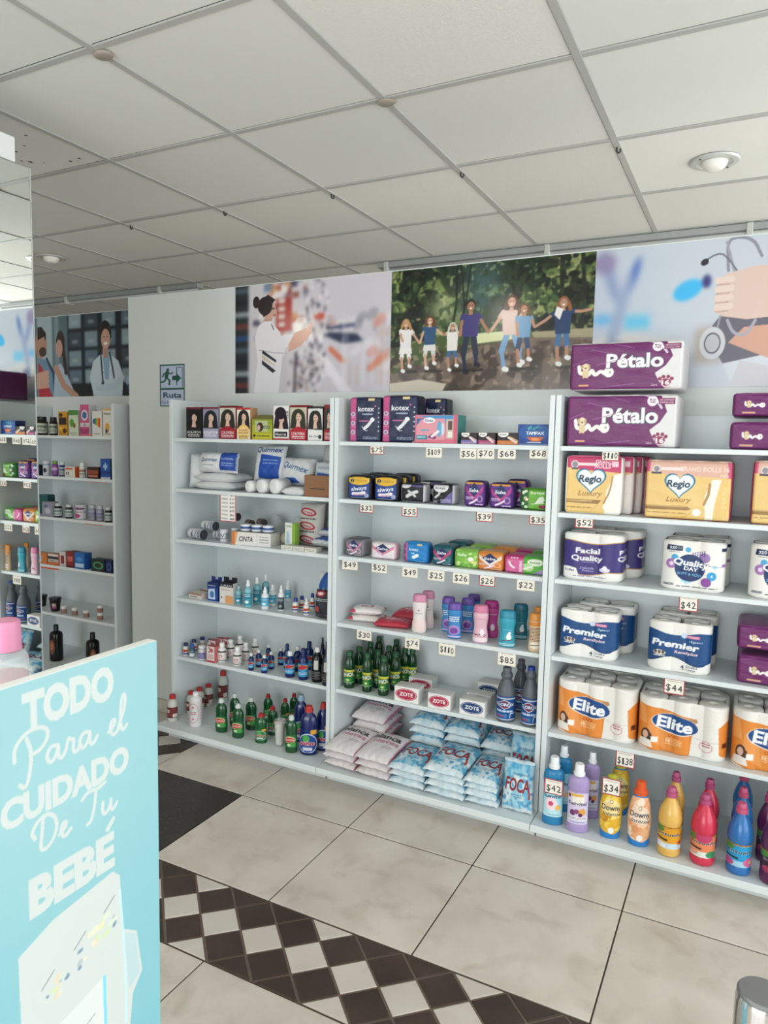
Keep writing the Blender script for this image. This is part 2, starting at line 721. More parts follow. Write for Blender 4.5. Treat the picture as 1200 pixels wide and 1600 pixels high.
M_TILE = tex_mat('beige_porcelain_tile', stone('dfd6cb', 'cfc4b8', 'a4907e', 0.36, 0.5))
M_TILE_PALE = tex_mat('pale_mosaic_tile', stone('dbd3ca', 'cfc5bb', 'b0a294', 0.36, 0.35))
M_TILE_DARK = tex_mat('dark_brown_tile', stone('4a3a32', '3a2d27', '5b473c', 0.33, 0.5))
M_TILE_BLACK = tex_mat('dark_slate_tile', stone('39322e', '2c2623', '4a423d', 0.30, 0.5))


def slab_mat(nt, b):
    """the same tiling further off: beige with brown joints, by position"""
    stone('dfd6cb', 'cfc4b8', 'a4907e', 0.36, 0.5)(nt, b)
    N = nt.nodes.new
    src = b.inputs['Base Color'].links[0].from_socket
    g = N('ShaderNodeNewGeometry')
    sp = N('ShaderNodeSeparateXYZ')
    nt.links.new(g.outputs['Position'], sp.inputs[0])
    res = []
    for k, o in ((0, -1.69066), (1, 1.65667)):
        a = N('ShaderNodeMath'); a.operation = 'SUBTRACT'; a.inputs[1].default_value = o
        nt.links.new(sp.outputs[k], a.inputs[0])
        w = N('ShaderNodeMath'); w.operation = 'PINGPONG'; w.inputs[1].default_value = 0.475992 / 2
        nt.links.new(a.outputs[0], w.inputs[0])
        c = N('ShaderNodeMath'); c.operation = 'LESS_THAN'; c.inputs[1].default_value = 0.002
        nt.links.new(w.outputs[0], c.inputs[0])
        res.append(c)
    mx = N('ShaderNodeMath'); mx.operation = 'MAXIMUM'
    nt.links.new(res[0].outputs[0], mx.inputs[0])
    nt.links.new(res[1].outputs[0], mx.inputs[1])
    m = N('ShaderNodeMix'); m.data_type = 'RGBA'
    nt.links.new(mx.outputs[0], m.inputs[0])
    nt.links.new(src, m.inputs[6])
    m.inputs[7].default_value = (*lin(srgb('4a4038')), 1)
    nt.links.new(m.outputs[2], b.inputs['Base Color'])


M_SLAB = tex_mat('floor_beyond', slab_mat)
M_GROUT = mat('54483e', 0.85)

FX, FY, FS = -1.69066, 1.65667, 0.475992
floor = structure(ob('floor', MB().box(-6.3, 2.9, -2.9, 5.6, -0.12, -0.012).mesh('floor', M_SLAB)))
groutbed = MB().box(-3.10, 1.16, 0.60, 2.745, -0.011, -0.0035).mesh('grout_bed', M_GROUT)
ob('grout_bed', groutbed, floor)
# ground level beyond the laid area
mb = MB()
for a in ((-6.3, -3.10, -2.9, 5.6), (1.16, 2.9, -2.9, 5.6), (-3.10, 1.16, -2.9, 0.60), (-3.10, 1.16, 2.745, 5.6)):
    mb.box(*a, -0.0118, -0.0008)
far = ob('distant_tiling', mb.mesh('distant_tiling', M_SLAB), floor)
far['kind'] = 'stuff'


M_GROUT_PALE = mat('76685c', 0.85)
ob('mosaic_bed', MB().box(-3.09, 1.15, 1.374, 1.653, -0.0032, -0.0026).mesh('mosaic_bed', M_GROUT_PALE), floor)
ob('mosaic_bed', MB().box(-2.447, -2.168, 1.654, 2.740, -0.0032, -0.0026).mesh('mosaic_bed', M_GROUT_PALE), floor)


def tile(w, l, m, name='floor_tile', b=0.0010, gap=0.0024):
    return MB().bevel_box(gap, w - gap, gap + 0.0012, l - gap - 0.0012, -0.008, 0.0, b).mesh(name, m)


DY0, DY1, DX = 1.372, 1.655, 0.1474
tile_full = tile(FS, FS, M_TILE)
tile_dark = tile(FS, FS, M_TILE_BLACK)
tile_cut = tile(FS, 2.745 - (FY + 2 * FS), M_TILE)
bandx0, bandx1 = -2.166 - (DY1 - DY0), -2.166
tile_near = tile(FS, FS, M_TILE)
for i in range(-3, 6):
    x = FX + i * FS
    for j in (0, 1, 2):
        y = FY + j * FS
        if i == -2:
            continue
        me = tile_cut if j == 2 else (tile_dark if (i, j) == (-1, 0) else tile_full)
        if i == -3:
            x = bandx0 - FS
        ob('floor_tile', me, floor, (x, y, 0))
    for j in (0, 1):
        y = DY0 - (j + 1) * FS
        ob('floor_tile', tile_near, floor, (FX + i * FS, y, 0))

def poly_tile(pts, m, name='mosaic_tile'):
    """thin slab with a slightly inset top, over a convex outline"""
    p = np.asarray(pts, float)
    c = p.mean(0)

    def inset(q, d):
        n = len(q)
        out = []
        for i in range(n):
            a, b, e = q[i - 1], q[i], q[(i + 1) % n]
            u, v = (b - a) / np.hypot(*(b - a)), (e - b) / np.hypot(*(e - b))
            n1, n2 = np.array([-u[1], u[0]]), np.array([-v[1], v[0]])
            k = (n1 + n2) / (1 + n1 @ n2)
            out.append(b + k * d)
        return np.array(out)
    lo, hi = inset(p, 0.0034), inset(p, 0.0044)
    n = len(p)
    V = [(x, y, -0.006) for x, y in lo] + [(x, y, -0.0008) for x, y in lo] + [(x, y, 0) for x, y in hi]
    f = [tuple(range(n))[::-1], tuple(range(2 * n, 3 * n))]
    for i in range(n):
        j = (i + 1) % n
        f += [(i, j, n + j, n + i), (n + i, n + j, 2 * n + j, 2 * n + i)]
    return MB().add(V, f).mesh(name, m)


def mosaic(origin, ax, n, hd, off):
    """diagonal chequer band; ax = direction of the band, hd = half diagonal across"""
    a = np.array(ax, float)
    b = np.array([a[1], -a[0]])          # across, towards the second edge
    o = np.array(origin, float)
    h = DX / 2

    def P(u, v):
        return o + a * u + b * v
    shared = {}

    def piece(kind, pts, u0, m):
        key = (kind, m.name)
        base = P(u0, 0)
        if key not in shared:
            q = [np.array(p) - base for p in pts]
            ar = sum(q[i - 1][0] * q[i][1] - q[i - 1][1] * q[i][0] for i in range(len(q)))
            shared[key] = poly_tile(q if ar > 0 else q[::-1], m)
        ob('mosaic_tile', shared[key], floor, (base[0], base[1], 0))
    for k in range(n):
        u = k * DX
        for row, m in ((1, M_TILE_DARK), (3, M_TILE_DARK)):
            v = row * hd
            piece('d%d' % row, [P(u, v - hd), P(u + h, v), P(u, v + hd), P(u - h, v)], u, m)
        u2 = u + h
        v = 2 * hd
        piece('d2', [P(u2, v - hd), P(u2 + h, v), P(u2, v + hd), P(u2 - h, v)], u2, M_TILE_PALE)
        piece('t', [P(u, 0), P(u + 2 * h, 0), P(u + h, hd)], u, M_TILE_PALE if (k + off) % 3 == 0 else M_TILE_DARK)
        piece('b', [P(u, 4 * hd), P(u + 2 * h, 4 * hd), P(u + h, 3 * hd)], u, M_TILE_PALE if (k + off - 1) % 3 == 0 else M_TILE_DARK)


mosaic((-1.501 - 6 * DX, DY1), (1, 0), 24, (DY1 - DY0) / 4, 0)
mosaic((bandx0, DY1 + 0.06), (0, 1), 7, (DY1 - DY0) / 4, 1)

# ---- ceiling of lay-in tiles on white rails
GX, GY, GS = -3.55704, 0.89525, 0.61


def ceil_tex(scale, strength, color):
    def f(nt, b):
        N = nt.nodes.new
        b.inputs['Base Color'].default_value = (*lin(srgb(color)), 1)
        b.inputs['Roughness'].default_value = 0.75
        g = N('ShaderNodeNewGeometry')
        oi = N('ShaderNodeObjectInfo')
        n = N('ShaderNodeTexNoise')
        n.inputs['Scale'].default_value, n.inputs['Detail'].default_value = scale, 2
        n.inputs['Distortion'].default_value = 2.5
        nt.links.new(g.outputs['Position'], n.inputs['Vector'])
        bp = N('ShaderNodeBump')
        bp.inputs['Strength'].default_value = strength
        bp.inputs['Distance'].default_value = 0.004
        nt.links.new(n.outputs[0], bp.inputs['Height'])
        nt.links.new(bp.outputs[0], b.inputs['Normal'])
        rgb = N('ShaderNodeRGB')
        rgb.outputs[0].default_value = (*lin(srgb(color)), 1)
        hs = N('ShaderNodeHueSaturation')
        mr = N('ShaderNodeMapRange')
        mr.inputs['To Min'].default_value, mr.inputs['To Max'].default_value = 0.94, 1.04
        nt.links.new(oi.outputs['Random'], mr.inputs['Value'])
        nt.links.new(mr.outputs[0], hs.inputs['Value'])
        nt.links.new(rgb.outputs[0], hs.inputs['Color'])
        nt.links.new(hs.outputs[0], b.inputs['Base Color'])
    return f


M_CT = tex_mat('smooth_ceiling_tile', ceil_tex(30, 0.05, 'e6e7e1'))
M_CTX = tex_mat('embossed_ceiling_tile', ceil_tex(70, 0.32, 'e5e5df'))
M_RAIL = mat('b9bab6', 0.5)


def stained(nt, b):
    ceil_tex(30, 0.05, 'e6e7e1')(nt, b)
    N = nt.nodes.new
    src = b.inputs['Base Color'].links[0].from_socket
    g = N('ShaderNodeNewGeometry')
    v = N('ShaderNodeTexVoronoi')
    v.inputs['Scale'].default_value = 26
    n = N('ShaderNodeTexNoise')
    n.inputs['Scale'].default_value = 7
    nt.links.new(g.outputs['Position'], v.inputs['Vector'])
    nt.links.new(g.outputs['Position'], n.inputs['Vector'])
    a = N('ShaderNodeMath'); a.operation = 'LESS_THAN'; a.inputs[1].default_value = 0.2
    c = N('ShaderNodeMath'); c.operation = 'GREATER_THAN'; c.inputs[1].default_value = 0.52
    e = N('ShaderNodeMath'); e.operation = 'MULTIPLY'
    nt.links.new(v.outputs['Distance'], a.inputs[0])
    nt.links.new(n.outputs[0], c.inputs[0])
    nt.links.new(a.outputs[0], e.inputs[0])
    nt.links.new(c.outputs[0], e.inputs[1])
    m = N('ShaderNodeMix'); m.data_type = 'RGBA'
    nt.links.new(e.outputs[0], m.inputs[0])
    nt.links.new(src, m.inputs[6])
    m.inputs[7].default_value = (*lin(srgb('5a5148')), 1)
    nt.links.new(m.outputs[2], b.inputs['Base Color'])


M_CTS = tex_mat('stained_ceiling_tile', stained)
ceiling = structure(ob('ceiling', MB().box(-6.3, 2.9, -2.9, 5.6, CEIL + 0.02, CEIL + 0.14).mesh('ceiling', M_CT)))


def ctile(m):
    return MB().bevel_box(0.011, GS - 0.0145, 0.011, GS - 0.0150, 0.003, 0.017, 0.0015).mesh('ceiling_tile', m)


ob('gap_shade_sheet', MB().box(GX - 4 * GS, GX + 8 * GS, GY - GS, GY + 7 * GS, CEIL + 0.0175, CEIL + 0.0195).mesh('gap_shade_sheet', mat('2a2a28', 0.9)), ceiling)  # dark sheet that paints shade into the slits between tiles and rails
ct_a, ct_b, ct_s = ctile(M_CT), ctile(M_CTX), ctile(M_CTS)
NI, NJ = range(-4, 8), range(-1, 7)
for i in NI:
    for j in NJ:
        me = ct_b if i in (4, 3) and j < 4 and (i, j) not in ((3, 1), (3, 2), (3, 0)) else ct_a
        if (i, j) == (1, 1):
            me = ct_s
        ob('ceiling_tile', me, ceiling, (GX + i * GS, GY + j * GS, CEIL))
ylen = (NJ[-1] - NJ[0] + 1) * GS
rail_y = MB().bevel_box(-0.012, 0.012, 0, ylen, -0.001, 0.006, 0.001).mesh('grid_rail', M_RAIL)
rail_x = MB().bevel_box(0.012, GS - 0.012, -0.012, 0.012, 0.0, 0.0055, 0.001).mesh('cross_rail', M_RAIL)
for i in range(NI[0], NI[-1] + 2):
    ob('grid_rail', rail_y, ceiling, (GX + i * GS, GY + NJ[0] * GS, CEIL))
for i in NI:
    for j in range(NJ[0], NJ[-1] + 2):
        ob('cross_rail', rail_x, ceiling, (GX + i * GS, GY + j * GS, CEIL))

# ---- walls
M_WALL = tex_mat('white_panel', ceil_tex(12, 0.02, 'dde2e0'))
M_PLAIN = mat('d8d6cf', 0.8)
WT = 2.103
wall_back = structure(ob('wall_back', MB().bevel_box(-2.925, 1.75, YW, YW + 0.045, 0, WT, 0.001).mesh('wall_back', M_WALL)))
wall_recess = structure(ob('wall_recess', MB().bevel_box(-5.6, -2.93, YR, YR + 0.045, 0, WT, 0.001).mesh('wall_recess', M_WALL)))
ret = structure(ob('wall_return', MB().box(-2.925, -2.885, YW + 0.046, YR + 0.045, 0, WT).mesh('wall_return', M_WALL)))
structure(ob('wall_left', MB().box(-6.42, -6.3, -2.9, 5.6, 0, CEIL).mesh('wall_left', M_PLAIN)))
structure(ob('wall_rear', MB().box(-6.3, 2.9, 5.6, 5.72, 0, CEIL).mesh('wall_rear', M_PLAIN)))
# glazed shop front behind the camera and glazed side: posts, low wall and header
M_ALU = mat('a9acae', 0.35, 0.9)
mb = MB().box(-6.3, 2.9, -2.72, -2.62, 2.36, CEIL).box(-6.3, -2.85, -2.72, -2.62, 0, 2.36).box(0.85, 2.7, -2.72, -2.62, 0, 2.36)
wf = structure(ob('wall_front', mb.mesh('wall_front', M_PLAIN)))
for x in (-2.85, -1.65, -0.4, 0.79):
    ob('window_post', MB().box(x, x + 0.06, -2.71, -2.63, 0, 2.36).mesh('window_post', M_ALU), wf)
mb = MB().box(2.62, 2.72, -2.62, 5.6, 2.36, CEIL).box(2.62, 2.72, 2.85, 3.0, 0, 2.36).box(2.62, 2.72, 5.5, 5.6, 0, 2.36).box(2.62, 2.72, -2.62, -1.9, 0, 2.36)
wr = structure(ob('wall_right', mb.mesh('wall_right', M_PLAIN)))
for y in (-1.9, -0.55, 0.8, 2.15, 2.78, 3.0, 4.2, 5.44):
    ob('window_post', MB().box(2.63, 2.71, y, y + 0.06, 0, 2.36).mesh('window_post', M_ALU), wr)

# ---- ceiling fixtures
M_WHITE = mat('eceeed', 0.35)
M_TRIM = mat('d5d7d6', 0.3, 0.3)


def ceiling_lamp(x, y, label, lit=0.0):
    r = empty('ceiling_lamp', (x, y, CEIL))
    ring = [(0.062, -0.004), (0.066, -0.007), (0.084, -0.006), (0.090, 0.0), (0.088, 0.001)]
    ob('trim_ring', MB().lathe(ring, 32).mesh('trim_ring', M_TRIM, 40), r)
    can = [(0.0605, 0.0195), (0.062, -0.004), (0.063, -0.004), (0.064, 0.0195)]
    ob('socket_well', MB().lathe(can, 32).mesh('socket_well', mat('8f9394', 0.25, 0.8), True), r)
    b = smooth_prof([(0.0, -0.036), (0.026, -0.034), (0.045, -0.016), (0.047, 0.004), (0.036, 0.016), (0.0, 0.018)], 2)
    bm = mat('f4f2ea', 0.35) if not lit else mat('fff4e2', 0.35, emit=lit)
    ob('bulb', MB().lathe(b, 28).mesh('bulb', bm, True), r)
    for k in (0.6, 3.8):
        ob('screw', MB().lathe([(0.0, -0.0095), (0.004, -0.009), (0.004, -0.006)], 10, x=0.076 * math.sin(k), y=0.076 * math.cos(k)).mesh('screw', mat('6d7072', 0.3, 0.8)), r)
    tag(r, label, 'lamp', 'recessed ceiling lamps')
    return r


ceiling_lamp(-0.198, 3.07, 'unlit recessed ceiling lamp with white bulb above the stethoscope poster')
ceiling_lamp(-3.899, 3.056, 'unlit recessed ceiling lamp with silver ring beside the mirrored column')
ceiling_lamp(-1.93, -0.53, 'lit recessed ceiling lamp behind the sales counter', 250)
ceiling_lamp(-3.88, -0.32, 'lit recessed ceiling lamp in the far corner of the shop', 250)


def fixture(x0, x1, label):
    r = empty('ceiling_channel', ((x0 + x1) / 2, 3.965, CEIL))
    L = (x1 - x0) / 2
    ob('channel_body', MB().bevel_box(-L, L, -0.032, 0.032, -0.034, -0.0015, 0.003).mesh('channel_body', mat('aeb1b0', 0.4, 0.2)), r)
    ob('tube', MB().tube([(-L + 0.02, -0.005, -0.044), (L - 0.02, -0.005, -0.044)], 0.011, 10).mesh('tube', mat('c9cbc9', 0.3), True), r)
    k = -L + 0.06
    while k < L:
        ob('bracket', MB().bevel_box(k - 0.014, k + 0.014, -0.040, 0.034, -0.058, -0.0015, 0.003).mesh('bracket', mat('d5d5d0', 0.4)), r)
        k += 0.98
    tag(r, label, 'ceiling light', 'slim tube channels on the ceiling')


fixture(-2.10, 1.5, 'long slim grey tube channel on ceiling above the running children poster')
fixture(-5.9, -3.52, 'slim grey tube channel on dark ceiling above the doctors poster')

hook = MB().tube([(0, 0, 0), (0, 0, -0.014), (0.006, 0, -0.021), (0.013, 0, -0.018), (0.013, 0, -0.008)], 0.0035, 6).mesh('ceiling_hook', mat('3c3c3c', 0.5), True)
HOOKS = [(-0.510, 2.788), (-1.114, 2.783), (-1.725, 2.789), (-2.326, 2.786), (-2.926, 2.770)]
for (x, y), l in zip(HOOKS, ['small dark hook on ceiling rail towards the white-bulb lamp', 'small dark hook on ceiling rail above the running children poster', 'small dark hook on ceiling rail above the pharmacist poster', 'small dark hook on ceiling rail above the evacuation sign', 'small dark hook on ceiling rail beside the silver-ringed lamp']):
    tag(ob('ceiling_hook', hook, None, (x, y, CEIL)), l, 'hook', 'dark hooks on the ceiling rails')
pad = MB().lathe(smooth_prof([(0, -0.010), (0.024, -0.009), (0.032, -0.004), (0.030, 0.0)], 1), 18, 1.0, 0.8).mesh('adhesive_pad', mat('a89c90', 0.4, alpha=0.9), True)
for (x, y), l in zip([(GX + 3 * GS + 0.008, GY + GS + 0.03), (GX + 4 * GS + 0.004, GY + 2 * GS + 0.01)], ['brownish adhesive pad stuck on a rail crossing above the mirrored column', 'brownish adhesive pad stuck on a rail crossing at the middle of ceiling']):
    tag(ob('adhesive_pad', pad, None, (x, y, CEIL - 0.001)), l, 'adhesive pad', 'adhesive pads on the ceiling rails')

# ---- mirrored column
colm = empty('mirror_column', (-2.1, 1.175, 0))
ob('column_body', MB().bevel_box(-0.42, -0.008, -0.60, 0.398, 0, 2.225, 0.002).mesh('column_body', mat('c9c9c4', 0.6)), colm)
mir = tex_mat('silvered_mirror', lambda nt, b: (setattr(b.inputs['Base Color'], 'default_value', (0.86, 0.88, 0.86, 1)), setattr(b.inputs['Metallic'], 'default_value', 1.0), setattr(b.inputs['Roughness'], 'default_value', 0.015)))
ob('mirror_pane', MB().box(-0.006, 0.0, -0.60, 0.398, 0.0, 2.226).mesh('mirror_pane', mir), colm)
ob('mirror_edge', MB().box(-0.008, 0.001, 0.3985, 0.402, 0.0, 2.228).mesh('mirror_edge', mat('d8dcd8', 0.2, 0.5)), colm)
ob('top_board', MB().bevel_box(-0.40, 0.0, -0.60, 0.352, 2.229, 2.305, 0.003).mesh('top_board', M_WHITE), colm)
tag(colm, 'tall mirrored column with thin white board on top beside baby-care sign', 'column')

# ------------------------------------------------------------------ shelf units
M_MEL = mat('dce3e4', 0.36)
LEVELS = (1.385, 1.157, 0.926, 0.652, 0.375)
BASE = 0.083


def shelf_unit(x0, x1, yf, yb, label, rec=0.012):
    u = empty('shelf_unit', ((x0 + x1) / 2, yf, 0))
    hw = (x1 - x0) / 2
    d = yb - yf
    side = MB().bevel_box(-0.009, 0.009, 0, d - 0.002, 0, 1.556, 0.0012).mesh('side_panel', M_MEL)
    for s in (-1, 1):
        ob('side_panel', side, u, (s * (hw - 0.0095), 0, 0))
    ob('back_panel', MB().box(-hw + 0.019, hw - 0.019, d - 0.010, d - 0.003, 0.03, 1.50).mesh('back_panel', M_MEL), u)
    sh = MB().bevel_box(-hw + 0.019, hw - 0.019, rec, d - 0.0105, -0.016, 0, 0.0015).mesh('shelf', M_MEL)
    for z in LEVELS:
        ob('shelf', sh, u, (0, 0, z))
    mbx = MB().bevel_box(-hw, hw, -0.108, -0.0005, BASE - 0.025, BASE, 0.0025)
    mbx.bevel_box(-hw + 0.019, hw - 0.019, -0.0004, d - 0.0105, BASE - 0.025, BASE, 0.0008)
    ob('base_shelf', mbx.mesh('base_shelf', M_MEL), u)
    ob('kick_plate', MB().bevel_box(-hw + 0.002, hw - 0.002, -0.022, -0.002, 0.0005, BASE - 0.0255, 0.001).mesh('kick_plate', M_MEL), u)
    tag(u, label, 'shelf unit', 'white melamine shelf units')
    return u


shelf_unit(-2.346, -1.480, 2.432, YW - 0.002, 'white shelf unit holding hair dye, cotton bags, sprays and dish soap')
shelf_unit(-1.478, -0.605, 2.432, YW - 0.002, 'white shelf unit holding sanitary pads, lotions, soap bars and detergent bags')
shelf_unit(-0.603, 0.275, 2.432, YW - 0.002, 'white shelf unit holding toilet paper packs and fabric softener bottles')
shelf_unit(-3.86, -2.972, 2.682, YR - 0.002, 'white shelf unit holding vitamin jars beside the mirrored column')

# ------------------------------------------------------------------ posters on the partition


def sheet(name, cvs, x0, x1, z0, z1, y, label, cat, pm, thick=0.0018, group=None):
    w, h = x1 - x0, z1 - z0
    me = rbox(w, thick, h, front=cvs, side='d8d8d6', r=0.0002, name=name, pm=pm)
    return tag(ob(name, me, None, ((x0 + x1) / 2, y - thick - 0.0004, z0)), label, cat, group)


def person(c, x, y, h, skin, hair, shirt, legs, arms=(), shoe='f0f0ee', skirt=None, lean=0.0, stride=0.05, leglen=0.46, fem=True):
    """small printed figure: x centre, y feet, h height (sheet units)"""
    k = h * (1 / c.asp)
    hd = 0.075 * h
    sh = y + h * 0.80
    hip = y + h * leglen
    # legs
    for s, ft in ((-1, 0.0), (1, 0.09)):
        kx = x + s * 0.05 * k
        knee = (x + s * (0.06 + stride) * k, y + h * 0.25)
        foot = (x + s * (0.05 + stride * (1.6 if ft else 0.4)) * k, y + h * ft + 0.01 * h)
        c.line([(kx, hip), knee], 0.085 * k, legs)
        c.line([knee, foot], 0.055 * k, legs if skirt == 'long' else skin)
        c.line([foot, (foot[0] + 0.03 * k, foot[1] - 0.005)], 0.07 * k, shoe)
    if skirt and skirt != 'long':
        c.poly([(x - 0.10 * k, hip + 0.1 * h), (x + 0.10 * k, hip + 0.1 * h), (x + 0.14 * k, hip - 0.12 * h), (x - 0.14 * k, hip - 0.12 * h)], skirt)
    c.poly([(x - 0.13 * k, sh), (x + 0.13 * k, sh), (x + 0.11 * k, hip - 0.01 * h), (x - 0.11 * k, hip - 0.01 * h)], shirt)
    for (ax, ay) in arms:
        s = 1 if ax > x else -1
        el = ((x + s * 0.13 * k + ax) / 2, (sh + ay) / 2 - 0.03 * h)
        c.line([(x + s * 0.11 * k, sh - 0.02 * h), ((x + s * 0.11 * k + el[0]) / 2, (sh + el[1]) / 2 - 0.01 * h)], 0.07 * k, shirt)
        c.line([((x + s * 0.11 * k + el[0]) / 2, (sh + el[1]) / 2 - 0.01 * h), el, (ax, ay)], 0.045 * k, skin)
    c.rect(x - 0.03 * k, sh - 0.01 * h, x + 0.03 * k, sh + 0.05 * h, skin)
    hx, hy = x + lean * k, sh + 0.11 * h
    if fem:
        c.ell(hx, hy + 0.01 * h, 0.078 * k, 0.088 * h, hair)
        c.line([(hx + 0.07 * k, hy), (hx + 0.10 * k, hy - 0.10 * h)], 0.06 * k, hair)
        c.line([(hx - 0.07 * k, hy), (hx - 0.09 * k, hy - 0.08 * h)], 0.05 * k, hair)
    else:
        c.ell(hx, hy + 0.025 * h, 0.068 * k, 0.068 * h, hair)
    c.ell(hx, hy - 0.005 * h, 0.053 * k, 0.066 * h, skin)
    c.rect(hx - 0.035 * k, hy + 0.008 * h, hx - 0.015 * k, hy + 0.016 * h, '3a2620')
    c.rect(hx + 0.015 * k, hy + 0.008 * h, hx + 0.035 * k, hy + 0.016 * h, '3a2620')
    c.ell(hx, hy - 0.03 * h, 0.02 * k, 0.010 * h, 'f4e8e4')


def poster_children():
    c = Cv(330, 200, '1d2b22')
    c.grad('18261d', '243022')
    for sz, th, col, am, sd in ((70, 0.5, '0f1814', 0.9, 1), (46, 0.56, '4f6a3c', 0.75, 2), (22, 0.60, '7f8f4e', 0.75, 3), (12, 0.66, 'b3b976', 0.7, 4), (30, 0.6, '10150f', 0.8, 5), (9, 0.68, '0e140f', 0.6, 6)):
        N = c.speck(1, sz, sd)
        c.blend(np.clip((N - th) * 9, 0, 1) * am, col)
    # hazy light in the middle, trunks
    yy, xx = np.mgrid[0:c.H, 0:c.W]
    g = np.exp(-(((xx / c.W - 0.48) / 0.13) ** 2 + ((yy / c.H - 0.22) / 0.30) ** 2))
    c.blend(g * 0.62, '5d7f80')
    g = np.exp(-(((xx / c.W - 0.28) / 0.08) ** 2 + ((yy / c.H - 0.34) / 0.14) ** 2))
    c.blend(g * 0.75, 'b9c08c')
    for x0, x1, w in ((0.33, 0.35, .01), (0.39, 0.37, .008), (0.36, 0.42, .007), (0.63, 0.62, .015), (0.84, 0.85, .02), (0.95, 0.94, .018), (0.10, 0.11, .012)):
        c.line([(x0, 0.44), ((x0 + x1) / 2 + 0.01, 0.7), (x1, 1.0)], w, '20251c')
    N = c.speck(1, 14, 9)
    k = np.clip((N - 0.58) * 8, 0, 1) * 0.6
    k[c.H // 2:] = 0
    c.blend(k, '2e4027')
    # grass and path
    c.poly([(0, 0.36), (0.3, 0.45), (1, 0.42), (1, 0), (0, 0)], '4a5a34')
    c.poly([(0.42, 0.45), (0.62, 0.46), (0.7, 0.40), (0.45, 0.37)], 'd9dcae')
    c.poly([(0.72, 0.44), (1, 0.45), (1, 0.36), (0.75, 0.36)], 'a59a7c')
    c.poly([(0, 0.14), (0.25, 0.26), (0.5, 0.36), (0.72, 0.40), (1, 0.38), (1, 0), (0, 0)], '78685c')
    for sz, th, col, am, sd in ((26, 0.5, '3f342f', 0.8, 11), (12, 0.6, 'b9a48f', 0.55, 12), (40, 0.55, '574a44', 0.7, 13)):
        N = c.speck(1, sz, sd)
        k = np.clip((N - th) * 7, 0, 1) * am
        k[:int(c.H * 0.63)] = 0
        c.blend(k, col)
    c.poly([(0, 0), (0, 0.07), (0.17, 0.10), (0.31, 0.06), (0.29, 0.0)], 'cfc3b2')
    c.blur(1)
    for x_ in (0.09, 0.22, 0.34, 0.43, 0.63, 0.69, 0.87):
        c.ell(x_ + 0.02, 0.165, 0.05, 0.014, '2c2420', 0, 0.7)
    # the children
    sk = 'c79a80'
    person(c, 0.085, 0.17, 0.43, sk, 'b58a5a', 'e9e4e2', 'ece8e6', [(0.16, 0.40), (0.07, 0.42)], skirt='efeae8', stride=.02)
    person(c, 0.215, 0.19, 0.42, 'd8ab92', '6d3b2c', '2f5379', 'd9d6d4', [(0.165, 0.40), (0.28, 0.46)], skirt='e3e0dc', stride=.03)
    person(c, 0.335, 0.17, 0.38, 'b88a70', 'c9c5b8', 'e8e4de', '4a6f9c', [(0.285, 0.46), (0.375, 0.44)], stride=.03, leglen=.42)
    person(c, 0.425, 0.15, 0.57, 'a87a5e', '1d1a1c', '403a78', '2a3248', [(0.375, 0.45), (0.515, 0.46)], shoe='22262e', skirt='long', fem=False, stride=.03, leglen=.5)
    person(c, 0.625, 0.16, 0.57, 'd2a58e', '5a4034', 'd8bfb4', '7fa6cc', [(0.53, 0.47), (0.655, 0.42)], skirt='long', stride=.06, leglen=.48)
    person(c, 0.685, 0.19, 0.47, 'b98668', '6b4a34', '6f9dc4', '34486a', [(0.66, 0.42), (0.735, 0.48)], stride=.03)
    person(c, 0.865, 0.19, 0.50, 'b88a72', '8a5a3c', '243c66', '47709f', [(0.74, 0.48), (0.985, 0.585)], stride=.015)
    c.poly([(0.835, 0.62), (0.865, 0.60), (0.85, 0.52), (0.825, 0.56)], 'eae6e2')
    return c


